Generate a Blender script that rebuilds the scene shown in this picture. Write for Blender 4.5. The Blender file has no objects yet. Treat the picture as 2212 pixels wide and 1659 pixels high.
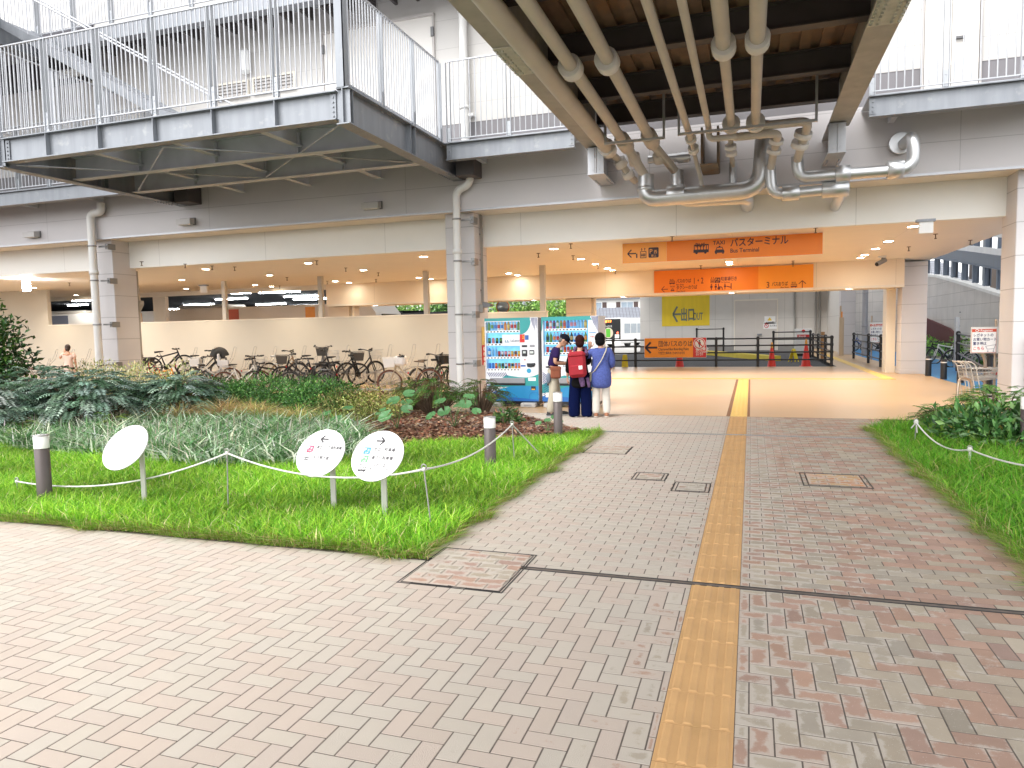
import bpy, math, random
import numpy as np
from mathutils import Vector, Matrix
R_ = random.Random(7)
C = bpy.context.scene.collection
scene = bpy.context.scene

# ------------------------------------------------------------------ camera
W_, H_, F_, EYE = 2212.0, 1659.0, 1542.0, 1.65
def _ray(x, y): return np.array([x - W_/2, -(y - H_/2), -F_])
_fwd = _ray(1622, 704); _fwd /= np.linalg.norm(_fwd)
_up = np.cross(_ray(1622, 704), _ray(1622-4000, 704+79.2)); _up /= np.linalg.norm(_up)
if _up[1] < 0: _up = -_up
_rt = np.cross(_fwd, _up)
ROT = np.stack([_rt, _fwd, _up], 1)            # world -> camera
cam_d = bpy.data.cameras.new("camera"); cam = bpy.data.objects.new("camera", cam_d); C.objects.link(cam)
cam_d.sensor_width = 36; cam_d.lens = 36*F_/W_; cam_d.clip_start = 0.05; cam_d.clip_end = 1500
M = Matrix.Identity(4)
for i in range(3):
    for j in range(3): M[i][j] = float(ROT.T[i][j])
M[2][3] = EYE
cam.matrix_world = M
scene.camera = cam
def P(x, y, X=None, Y=None, Z=None):
    """surveyed point: where the sight line through a photo pixel meets a plane of the place"""
    d = ROT.T @ _ray(x, y)
    if Y is not None: t = Y/d[1]
    elif X is not None: t = X/d[0]
    else: t = ((Z or 0) - EYE)/d[2]
    return Vector((float(t*d[0]), float(t*d[1]), float(EYE + t*d[2])))

# ------------------------------------------------------------------ sky, sun, exposure
world = bpy.data.worlds.new("World"); scene.world = world; world.use_nodes = True
nt = world.node_tree; nt.nodes.clear()
sky = nt.nodes.new('ShaderNodeTexSky'); sky.sky_type = 'NISHITA'; sky.sun_disc = False
SUN_EL, SUN_AZ = math.radians(52), math.radians(205)
sky.sun_elevation = SUN_EL; sky.sun_rotation = SUN_AZ
sky.air_density = 1.0; sky.dust_density = 2.0; sky.ozone_density = 1.0
hs = nt.nodes.new('ShaderNodeHueSaturation'); hs.inputs['Saturation'].default_value = 0.08
bg = nt.nodes.new('ShaderNodeBackground'); bg.inputs['Strength'].default_value = 0.15
wo = nt.nodes.new('ShaderNodeOutputWorld')
nt.links.new(sky.outputs[0], hs.inputs['Color']); nt.links.new(hs.outputs[0], bg.inputs[0]); nt.links.new(bg.outputs[0], wo.inputs[0])
sl = bpy.data.lights.new("sun", 'SUN'); sl.energy = 0.6; sl.angle = math.radians(30); sl.color = (1, .97, .92)
so = bpy.data.objects.new("sun", sl); C.objects.link(so)
sd = Vector((math.sin(SUN_AZ)*math.cos(SUN_EL), math.cos(SUN_AZ)*math.cos(SUN_EL), math.sin(SUN_EL)))
so.rotation_euler = sd.to_track_quat('Z', 'Y').to_euler(); so.location = (0, -20, 30)
scene.view_settings.view_transform = 'Standard'; scene.view_settings.look = 'None'
scene.view_settings.gamma = 1.0; scene.view_settings.exposure = 1.66
scene.cycles.max_bounces = 7; scene.cycles.diffuse_bounces = 5; scene.cycles.glossy_bounces = 3
scene.cycles.transparent_max_bounces = 8; scene.cycles.sample_clamp_indirect = 4.0
scene.cycles.use_denoising = True
try: scene.cycles.denoiser = 'OPENIMAGEDENOISE'
except Exception: pass

# ------------------------------------------------------------------ materials
MATS = {}
def mat(name, col, rough=.6, metal=0., var=.08, scale=3., bump=0., bscale=60., attr=False, emit=None, streak=False, spec=None, stain=None, coat=0., trans=0., sat_noise=None):
    """procedural principled material: colour with soft noise variation, rough noise, optional bump, streaks and stains"""
    if name in MATS: return MATS[name]
    m = bpy.data.materials.new(name); m.use_nodes = True; MATS[name] = m
    t = m.node_tree; n = t.nodes; L = t.links
    b = n['Principled BSDF']; b.inputs['Metallic'].default_value = metal; b.inputs['Roughness'].default_value = rough
    if spec is not None: b.inputs['Specular IOR Level'].default_value = spec
    if coat: b.inputs['Coat Weight'].default_value = coat
    tc = n.new('ShaderNodeTexCoord')
    if attr:
        a = n.new('ShaderNodeAttribute'); a.attribute_name = 'col'; base = a.outputs['Color']
    else:
        rgb = n.new('ShaderNodeRGB'); rgb.outputs[0].default_value = (*col, 1); base = rgb.outputs[0]
    nz = n.new('ShaderNodeTexNoise'); nz.inputs['Scale'].default_value = scale; nz.inputs['Detail'].default_value = 5
    if streak:
        mp = n.new('ShaderNodeMapping'); mp.inputs['Scale'].default_value = (3, 3, .35)
        L.new(tc.outputs['Object'], mp.inputs[0]); L.new(mp.outputs[0], nz.inputs['Vector'])
    else: L.new(tc.outputs['Object'], nz.inputs['Vector'])
    mr = n.new('ShaderNodeMapRange'); mr.inputs[1].default_value = .25; mr.inputs[2].default_value = .75
    mr.inputs[3].default_value = 1-var; mr.inputs[4].default_value = 1+var
    L.new(nz.outputs['Fac'], mr.inputs[0])
    vm = n.new('ShaderNodeVectorMath'); vm.operation = 'SCALE'; L.new(base, vm.inputs[0]); L.new(mr.outputs[0], vm.inputs['Scale'])
    out = vm.outputs[0]
    if stain:
        (sc, thr, scol, amt) = stain
        n2 = n.new('ShaderNodeTexNoise'); n2.inputs['Scale'].default_value = sc; n2.inputs['Detail'].default_value = 8; n2.inputs['Roughness'].default_value = .65
        L.new(tc.outputs['Object'], n2.inputs['Vector'])
        r2 = n.new('ShaderNodeMapRange'); r2.inputs[1].default_value = thr; r2.inputs[2].default_value = thr+.14; r2.inputs[4].default_value = amt
        L.new(n2.outputs['Fac'], r2.inputs[0])
        mx = n.new('ShaderNodeMixRGB'); mx.inputs[2].default_value = (*scol, 1)
        L.new(r2.outputs[0], mx.inputs[0]); L.new(out, mx.inputs[1]); out = mx.outputs[0]
    L.new(out, b.inputs['Base Color'])
    if rough > .15:
        r3 = n.new('ShaderNodeMapRange'); r3.inputs[3].default_value = max(rough-.08, .05); r3.inputs[4].default_value = min(rough+.1, 1)
        L.new(nz.outputs['Fac'], r3.inputs[0]); L.new(r3.outputs[0], b.inputs['Roughness'])
    if bump:
        n3 = n.new('ShaderNodeTexNoise'); n3.inputs['Scale'].default_value = bscale; n3.inputs['Detail'].default_value = 4
        L.new(tc.outputs['Object'], n3.inputs['Vector'])
        bp = n.new('ShaderNodeBump'); bp.inputs['Strength'].default_value = bump; bp.inputs['Distance'].default_value = .02
        L.new(n3.outputs['Fac'], bp.inputs['Height']); L.new(bp.outputs[0], b.inputs['Normal'])
    if emit:
        b.inputs['Emission Color'].default_value = (*emit[0], 1); b.inputs['Emission Strength'].default_value = emit[1]
    if trans:
        tr = n.new('ShaderNodeBsdfTranslucent'); L.new(out, tr.inputs[0])
        ms = n.new('ShaderNodeMixShader'); ms.inputs[0].default_value = trans
        L.new(b.outputs[0], ms.inputs[1]); L.new(tr.outputs[0], ms.inputs[2]); L.new(ms.outputs[0], n['Material Output'].inputs[0])
    return m

def panel_mat(name, col, pw, ph, axis='XZ', off=(0, 0), groove=.012, depth=.6, rough=.6, var=.05, dark=.55):
    """cladding or tile with real joint lines laid out in metres"""
    if name in MATS: return MATS[name]
    m = mat(name, col, rough=rough, var=var, scale=1.2)
    t = m.node_tree; n = t.nodes; L = t.links; b = n['Principled BSDF']
    tc = n.new('ShaderNodeTexCoord'); sp = n.new('ShaderNodeSeparateXYZ'); L.new(tc.outputs['Object'], sp.inputs[0])
    facs = []
    for ax, size, o in ((axis[0], pw, off[0]), (axis[1], ph, off[1])):
        if not size: continue
        a = n.new('ShaderNodeMath'); a.operation = 'ADD'; a.inputs[1].default_value = o; L.new(sp.outputs[ax], a.inputs[0])
        d = n.new('ShaderNodeMath'); d.operation = 'PINGPONG'; d.inputs[1].default_value = size/2; L.new(a.outputs[0], d.inputs[0])
        c = n.new('ShaderNodeMath'); c.operation = 'LESS_THAN'; c.inputs[1].default_value = groove/2; L.new(d.outputs[0], c.inputs[0])
        facs.append(c.outputs[0])
    f = facs[0]
    if len(facs) > 1:
        mx = n.new('ShaderNodeMath'); mx.operation = 'MAXIMUM'; L.new(facs[0], mx.inputs[0]); L.new(facs[1], mx.inputs[1]); f = mx.outputs[0]
    mc = n.new('ShaderNodeMixRGB'); mc.inputs[2].default_value = tuple(c*dark for c in col)+(1,)
    src = b.inputs['Base Color'].links[0].from_socket
    L.new(f, mc.inputs[0]); L.new(src, mc.inputs[1]); L.new(mc.outputs[0], b.inputs['Base Color'])
    bp = n.new('ShaderNodeBump'); bp.invert = True; bp.inputs['Strength'].default_value = depth; bp.inputs['Distance'].default_value = .01
    L.new(f, bp.inputs['Height']); L.new(bp.outputs[0], b.inputs['Normal'])
    return m

# ------------------------------------------------------------------ mesh builder
class MB:
    def __init__(s): s.v = []; s.f = []; s.mi = []; s.sm = []; s.col = []; s.cur = 0; s.ccol = None
    def _add(s, vs, fs, smooth=False):
        o = len(s.v); s.v.extend([tuple(p) for p in vs])
        for f in fs:
            s.f.append(tuple(i+o for i in f)); s.mi.append(s.cur); s.sm.append(smooth); s.col.append(s.ccol)
        return s
    def m(s, i): s.cur = i; return s
    def quad(s, a, b, c, d): return s._add([a, b, c, d], [(0, 1, 2, 3)])
    def poly(s, pts): return s._add(pts, [tuple(range(len(pts)))])
    def bx(s, x0, x1, y0, y1, z0, z1, bev=0., T=None):
        if x0 > x1: x0, x1 = x1, x0
        if y0 > y1: y0, y1 = y1, y0
        if z0 > z1: z0, z1 = z1, z0
        if bev > 0:
            b = min(bev, (x1-x0)/2.1, (y1-y0)/2.1, (z1-z0)/2.1)
            vs = []; idx = {}
            for sx in (0, 1):
                for sy in (0, 1):
                    for sz in (0, 1):
                        X = (x0, x1)[sx]; Y = (y0, y1)[sy]; Z = (z0, z1)[sz]
                        dx = b if sx == 0 else -b; dy = b if sy == 0 else -b; dz = b if sz == 0 else -b
                        idx[sx, sy, sz] = len(vs)
                        vs += [(X, Y+dy, Z+dz), (X+dx, Y, Z+dz), (X+dx, Y+dy, Z)]
            fs = []
            for q in (0, 1):
                fs.append([idx[q, a, c]+0 for a, c in ((0, 0), (0, 1), (1, 1), (1, 0))][::(1 if q == 0 else -1)])
                fs.append([idx[a, q, c]+1 for a, c in ((0, 0), (1, 0), (1, 1), (0, 1))][::(1 if q == 0 else -1)])
                fs.append([idx[a, c, q]+2 for a, c in ((0, 0), (0, 1), (1, 1), (1, 0))][::(1 if q == 0 else -1)])
            for a in (0, 1):
                for c in (0, 1):
                    fs.append([idx[a, c, 0]+0, idx[a, c, 1]+0, idx[a, c, 1]+1, idx[a, c, 0]+1])
                    fs.append([idx[a, 0, c]+0, idx[a, 1, c]+0, idx[a, 1, c]+2, idx[a, 0, c]+2])
                    fs.append([idx[0, a, c]+1, idx[1, a, c]+1, idx[1, a, c]+2, idx[0, a, c]+2])
            for k in idx.values(): fs.append([k, k+1, k+2])
        else:
            vs = [(x, y, z) for x in (x0, x1) for y in (y0, y1) for z in (z0, z1)]
            fs = [(0, 1, 3, 2), (4, 6, 7, 5), (0, 4, 5, 1), (2, 3, 7, 6), (0, 2, 6, 4), (1, 5, 7, 3)]
        if T is not None: vs = [T @ Vector(p) for p in vs]
        return s._add(vs, fs)
    def bar(s, a, b, w, h, up=(0, 0, 1), bev=0.):
        """rectangular bar from a to b, w across, h along 'up'"""
        a = Vector(a); b = Vector(b); d = b-a; L = d.length; d.normalize(); u = Vector(up)
        x = d.cross(u)
        if x.length < 1e-4: x = d.cross(Vector((1, 0, 0)))
        x.normalize(); z = x.cross(d)
        T = Matrix(((x[0], d[0], z[0], a[0]), (x[1], d[1], z[1], a[1]), (x[2], d[2], z[2], a[2]), (0, 0, 0, 1)))
        return s.bx(-w/2, w/2, 0, L, -h/2, h/2, bev, T)
    def tube(s, pts, r, n=8, cap=True, closed=False):
        pts = [Vector(p) for p in pts]; k = len(pts)
        rs = r if isinstance(r, (list, tuple)) else [r]*k
        vs = []; fs = []; prev = None
        for i, p in enumerate(pts):
            if closed: d = pts[(i+1) % k]-pts[i-1]
            else: d = pts[min(i+1, k-1)]-pts[max(i-1, 0)]
            if d.length < 1e-9: d = Vector((0, 0, 1))
            d.normalize()
            if prev is None:
                x = d.orthogonal().normalized()
            else:
                x = prev-d*prev.dot(d)
                if x.length < 1e-6: x = d.orthogonal()
                x.normalize()
            prev = x; y = d.cross(x)
            rr = rs[i]
            if not closed and 0 < i < k-1:
                a = (pts[i]-pts[i-1]).angle(pts[i+1]-pts[i], 0); rr = rr/max(math.cos(a/2), .6)*1. if a > .02 else rr
            for j in range(n):
                t = 2*math.pi*j/n; vs.append(p+(x*math.cos(t)+y*math.sin(t))*rr)
        for i in range(k-1 if not closed else k):
            for j in range(n):
                a = i*n+j; b = i*n+(j+1) % n; i2 = (i+1) % k
                fs.append((a, b, i2*n+(j+1) % n, i2*n+j))
        s._add(vs, fs, True)
        if cap and not closed:
            s._add([vs[j] for j in range(n)], [tuple(range(n))[::-1]]); s._add([vs[(k-1)*n+j] for j in range(n)], [tuple(range(n))])
        return s
    def cyl(s, a, b, r0, r1=None, n=16, cap=True): return s.tube([a, b], [r0, r0 if r1 is None else r1], n, cap)
    def lathe(s, prof, c=(0, 0, 0), n=24, axis='Z', smooth=True):
        vs = []; fs = []
        for (r, z) in prof:
            for j in range(n):
                t = 2*math.pi*j/n
                p = (r*math.cos(t), r*math.sin(t), z)
                if axis == 'Y': p = (p[0], p[2], p[1])
                if axis == 'X': p = (p[2], p[0], p[1])
                vs.append((c[0]+p[0], c[1]+p[1], c[2]+p[2]))
        for i in range(len(prof)-1):
            for j in range(n): fs.append((i*n+j, i*n+(j+1) % n, (i+1)*n+(j+1) % n, (i+1)*n+j))
        return s._add(vs, fs, smooth)
    def prism(s, pts2, o, u, v, w, t):
        """outline pts2 in the plane o+u,v pushed by t along w"""
        o = Vector(o); u = Vector(u); v = Vector(v); w = Vector(w); n = len(pts2)
        A = [o+u*p[0]+v*p[1] for p in pts2]; B = [p+w*t for p in A]
        return s._add(A+B, [tuple(range(n))[::-1], tuple(range(n, 2*n))]+[(i, (i+1) % n, n+(i+1) % n, n+i) for i in range(n)])
    def ell(s, c, rx, ry, rz, n=14, m=9, rot=None):
        vs = []; fs = []
        for i in range(m+1):
            ph = math.pi*i/m
            for j in range(n):
                t = 2*math.pi*j/n; p = Vector((rx*math.sin(ph)*math.cos(t), ry*math.sin(ph)*math.sin(t), rz*math.cos(ph)))
                if rot is not None: p = rot @ p
                vs.append(p+Vector(c))
        for i in range(m):
            for j in range(n): fs.append((i*n+j, (i+1)*n+j, (i+1)*n+(j+1) % n, i*n+(j+1) % n))
        return s._add(vs, fs, True)
    def text(s, body, o, u, v, size, align='L', bold=0., sx=1., lift=0.):
        vs, fs, w = text2d(body, bold)
        o = Vector(o); u = Vector(u); v = Vector(v); nn = u.cross(v)
        off = {'L': 0, 'C': -w/2, 'R': -w}[align]
        return s._add([o+u*((p[0]+off)*size*sx)+v*(p[1]*size)+nn*lift for p in vs], fs)
    def build(s, name, mats, parent=None, **tags):
        me = bpy.data.meshes.new(name); me.from_pydata([tuple(p) for p in s.v], [], s.f)
        if not isinstance(mats, (list, tuple)): mats = [mats]
        for m_ in mats: me.materials.append(m_)
        me.polygons.foreach_set('material_index', s.mi); me.polygons.foreach_set('use_smooth', s.sm)
        if any(c is not None for c in s.col):
            at = me.color_attributes.new('col', 'FLOAT_COLOR', 'CORNER'); arr = []
            for f, c in zip(s.f, s.col):
                c = c or (.5, .5, .5)
                if isinstance(c, list): arr += [q for e in c for q in e]
                else:
                    for _ in f: arr += [c[0], c[1], c[2], 0]
            at.data.foreach_set('color', arr)
        me.update()
        o = bpy.data.objects.new(name, me); C.objects.link(o)
        if parent is not None: o.parent = parent
        tag(o, **tags); return o
_TX = {}
def text2d(body, bold=0.):
    k = (body, bold)
    if k in _TX: return _TX[k]
    c = bpy.data.curves.new('t', 'FONT'); c.body = body; c.offset = bold; c.resolution_u = 3
    o = bpy.data.objects.new('t', c); C.objects.link(o)
    dg = bpy.context.evaluated_depsgraph_get()
    me = bpy.data.meshes.new_from_object(o.evaluated_get(dg))
    vs = [(p.co[0], p.co[1]) for p in me.vertices]; fs = [tuple(p.vertices) for p in me.polygons]
    w = max((p[0] for p in vs), default=0)
    bpy.data.objects.remove(o); bpy.data.curves.remove(c); bpy.data.meshes.remove(me)
    _TX[k] = (vs, fs, w); return _TX[k]
def tag(o, label=None, cat=None, group=None, kind=None):
    if label: o['label'] = label
    if cat: o['category'] = cat
    if group: o['group'] = group
    if kind: o['kind'] = kind
    return o
def thing(name, label, cat, loc=(0, 0, 0), rz=0, group=None):
    o = bpy.data.objects.new(name, None); C.objects.link(o); o.location = loc; o.rotation_euler = (0, 0, rz); o.empty_display_size = .2
    return tag(o, label, cat, group)
def dup(root, loc, rz=0, label=None, group=None, scale=None):
    r = root.copy(); C.objects.link(r); r.location = loc; r.rotation_euler = (0, 0, rz)
    if scale: r.scale = (scale,)*3
    if label: r['label'] = label
    if group: r['group'] = group
    for ch in list(root.children):
        c = ch.copy(); C.objects.link(c); c.parent = r
        for g in ch.children:
            d = g.copy(); C.objects.link(d); d.parent = c
    return r
def arc(c, r, a0, a1, n, plane='XZ'):
    out = []
    for i in range(n+1):
        t = math.radians(a0+(a1-a0)*i/n); p = (r*math.cos(t), r*math.sin(t))
        out.append({'XZ': (c[0]+p[0], c[1], c[2]+p[1]), 'YZ': (c[0], c[1]+p[0], c[2]+p[1]), 'XY': (c[0]+p[0], c[1]+p[1], c[2])}[plane])
    return out
def fillet(pts, r, n=5):
    """round the corners of a polyline"""
    pts = [Vector(p) for p in pts]; out = [pts[0]]
    for i in range(1, len(pts)-1):
        a = pts[i-1]-pts[i]; b = pts[i+1]-pts[i]; k = min(r, a.length*.49, b.length*.49)
        p0 = pts[i]+a.normalized()*k; p1 = pts[i]+b.normalized()*k
        for j in range(n+1):
            t = j/n; out.append(p0*(1-t)**2+pts[i]*2*t*(1-t)+p1*t*t)
    out.append(pts[-1]); return out

# ================================================================== palette
CREAM = mat('cream_paint', (.74, .69, .60), .55, var=.03, scale=.8)
CEIL = panel_mat('ceiling_board', (.78, .72, .63), 3.6, 4.2, 'XY', (0.4, 1.0), .008, .3, .5, .03, .75)
WHITE_P = panel_mat('white_fascia_panel', (.80, .79, .75), 3.55, 0, 'XZ', (1.55, 0), .012, .5, .45, .03, .72)
BACKF = panel_mat('cream_fascia_panel', (.80, .70, .56), 2.3, 0, 'XZ', (.3, 0), .012, .5, .5, .03, .75)
GREYB = panel_mat('grey_fascia_panel', (.56, .535, .54), 5.6, .72, 'XZ', (2.0, -4.23), .012, .4, .55, .03, .7)
PILLAR = panel_mat('pillar_panel', (.58, .56, .565), 0, .605, 'XZ', (0, .18), .014, .6, .6, .04, .6)
UPW = panel_mat('upper_wall_panel', (.56, .54, .515), 4.8, .62, 'XZ', (1.3, .1), .010, .35, .5, .03, .78)
GALV = mat('galvanised_steel', (.255, .27, .295), .48, .45, .16, 2.2, streak=True, stain=(3.5, .58, (.45, .455, .45), .45))
GALVL = mat('galvanised_bar', (.46, .47, .495), .42, .45, .10, 5)
GALVD = mat('dark_galvanised_steel', (.50, .515, .55), .55, .1, .14, 2)
BRIDGEP = mat('weathered_bridge_paint', (.38, .36, .325), .6, .1, .15, 1.5, streak=True, stain=(2.2, .63, (.10, .075, .05), .6))
RUSTDECK = mat('rusty_deck_sheet', (.22, .145, .095), .75, .2, .25, 1.3, streak=True, stain=(.8, .52, (.36, .16, .05), .8))
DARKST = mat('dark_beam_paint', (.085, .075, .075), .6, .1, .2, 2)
LAG = mat('pipe_lagging', (.56, .505, .445), .62, 0, .07, 2.5)
LAGW = mat('pale_pipe_joint', (.74, .72, .70), .55, 0, .05, 4)
SILV = mat('silver_pipe_cladding', (.62, .63, .64), .36, .85, .08, 3)
BOLT = mat('bolt_steel', (.16, .16, .165), .5, .6, .1, 8)
PVC = mat('white_drainpipe_plastic', (.72, .71, .69), .5, 0, .04, 3)
PVCG = mat('grey_drainpipe', (.30, .285, .26), .55, 0, .06, 3)
BLACKM = mat('black_powder_coat', (.022, .022, .024), .42, .2, .1, 6)
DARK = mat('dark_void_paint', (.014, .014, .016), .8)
FLOORM = mat('beige_resin_floor', (.54, .36, .195), .33, 0, .07, .5, bump=.05, bscale=180, stain=(1.1, .60, (.46, .31, .19), .5))
ASPH = mat('asphalt', (.06, .06, .064), .85, 0, .2, 2, bump=.5, bscale=140)
CONC = mat('concrete', (.42, .40, .37), .8, 0, .12, 1.5, bump=.2, bscale=90)
BLUEL = mat('blue_lane_paint', (.045, .21, .44), .65, 0, .12, 1.2, bump=.25, bscale=150)
SOIL = mat('soil', (.05, .033, .022), .95, 0, .4, 6, bump=1, bscale=40)
WHITE = mat('white_gloss_paint', (.82, .82, .81), .35, 0, .02, 3)
INK = mat('dark_sign_ink', (.035, .02, .03), .5)
ORANGE = mat('orange_sign_face', (.80, .215, .012), .42, 0, .02, 2)
AMBER = mat('amber_sign_face', (.86, .33, .03), .42, 0, .02, 2)
PEACH = mat('pale_orange_sign_face', (.86, .37, .07), .42, 0, .02, 2)
RED = mat('red_paint', (.62, .022, .02), .45, 0, .05, 4)
YELL = mat('yellow_paint', (.78, .55, .04), .5, 0, .06, 4)
LAMPW = mat('lit_lamp', (1, .95, .85), .4, 0, 0, 1, emit=((1, .9, .74), 28))
TUBEL = mat('lit_tube', (1, 1, 1), .4, 0, 0, 1, emit=((.93, .96, 1), 45))

# ================================================================== ground
def sheet(name, x0, x1, y0, y1, z, m, kind='structure'):
    return MB().quad((x0, y0, z), (x1, y0, z), (x1, y1, z), (x0, y1, z)).build(name, m, kind=kind)
sheet('ground', -600, 600, -600, 900, -.14, ASPH)
sheet('floor', -32, 5.25, 13.62, 30.5, 0.0, FLOORM)
sheet('floor_side_strip', 3.2, 5.3, 30.5, 54, -.004, FLOORM)
sheet('cycle_lane', 5.25, 8.0, 12, 60, -.02, BLUEL)
sheet('side_pavement', 8.0, 14, 10, 62, -.03, CONC)
sheet('driveway', -60, 3.1, 30.62, 52.6, -.12, ASPH)
sheet('planting_soil', -40, -2.28, 4.62, 13.6, -.01, SOIL)
MB().quad((1.78, 4.62, -.012), (9, 4.62, -.012), (9, 15.3, -.012), (1.78, 15.3, -.012)).build('planting_soil', SOIL, kind='structure')

# ---- paving bricks: every brick is real, chamfered, with its own colour
def brick(mb, x0, x1, y0, y1, col, g=.0027, ch=.0016, dz=0.):
    x0 += g; x1 -= g; y0 += g; y1 -= g
    if x1-x0 < .012 or y1-y0 < .012: return
    mb.ccol = col; z = dz
    a = [(x0, y0), (x1, y0), (x1, y1), (x0, y1)]; b = [(x0+ch, y0+ch), (x1-ch, y0+ch), (x1-ch, y1-ch), (x0+ch, y1-ch)]
    k = min(.034, (x1-x0)*.4, (y1-y0)*.4); e = [(x0+k, y0+k), (x1-k, y0+k), (x1-k, y1-k), (x0+k, y1-k)]
    vs = [(p[0], p[1], z-.0035) for p in a]+[(p[0], p[1], z) for p in b]+[(p[0], p[1], z) for p in e]
    R1, R0 = (*col, 1.), (*col, 0.)
    mb.ccol = [R0]*4; mb._add(vs, [(8, 9, 10, 11)])
    mb.ccol = [R1, R1, R0, R0]; o = len(mb.v)-12
    for i in range(4):
        mb.f.append((o+4+i, o+4+(i+1) % 4, o+8+(i+1) % 4, o+8+i)); mb.mi.append(0); mb.sm.append(False); mb.col.append([R1, R1, R0, R0])
        mb.f.append((o+i, o+(i+1) % 4, o+4+(i+1) % 4, o+4+i)); mb.mi.append(0); mb.sm.append(False); mb.col.append([R1]*4)
    mb.ccol = None
rb = random.Random(3)
def bcol(pink):
    v = rb.gauss(1, .07)
    c = (.39, .255, .195) if pink else (.385, .33, .26)
    h = rb.gauss(0, .006)
    return (c[0]*v+h, c[1]*v, c[2]*v-h)
BW = .0965
def clip(r, reg):
    x0 = max(r[0], reg[0]); x1 = min(r[1], reg[1]); y0 = max(r[2], reg[2]); y1 = min(r[3], reg[3])
    return (x0, x1, y0, y1) if x1 > x0 and y1 > y0 else None
def stretcher(mb, reg, holes=()):
    j0 = int(reg[2]/BW)-1; j1 = int(reg[3]/BW)+2
    for j in range(j0, j1):
        off = (j % 2)*BW
        for i in range(int(reg[0]/(2*BW))-2, int(reg[1]/(2*BW))+2):
            r = clip((i*2*BW+off, (i+1)*2*BW+off, j*BW, (j+1)*BW), reg)
            if r and not any(r[0] > h[0]-.01 and r[1] < h[1]+.01 and r[2] > h[2]-.01 and r[3] < h[3]+.01 for h in holes):
                brick(mb, *r, bcol(rb.random() < .5), dz=abs(rb.gauss(0, .0005)))
def herring(mb, reg):
    ci0 = int(reg[0]/BW)-3; ci1 = int(reg[1]/BW)+3; r0 = int(reg[2]/BW)-3; r1 = int(reg[3]/BW)+3
    for r in range(r0, r1):
        for i in range(ci0, ci1):
            s = (i-r) % 4
            if s == 0: q = (i*BW, (i+2)*BW, r*BW, (r+1)*BW); pk = ((i-r)//4+r) % 2 == 0
            elif s == 3: q = (i*BW, (i+1)*BW, r*BW, (r+2)*BW); pk = ((i-r)//4+r//2) % 2 == 0
            else: continue
            if rb.random() < .18: pk = not pk
            k = clip(q, reg)
            if k: brick(mb, *k, bcol(pk), dz=abs(rb.gauss(0, .0005)))
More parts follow.
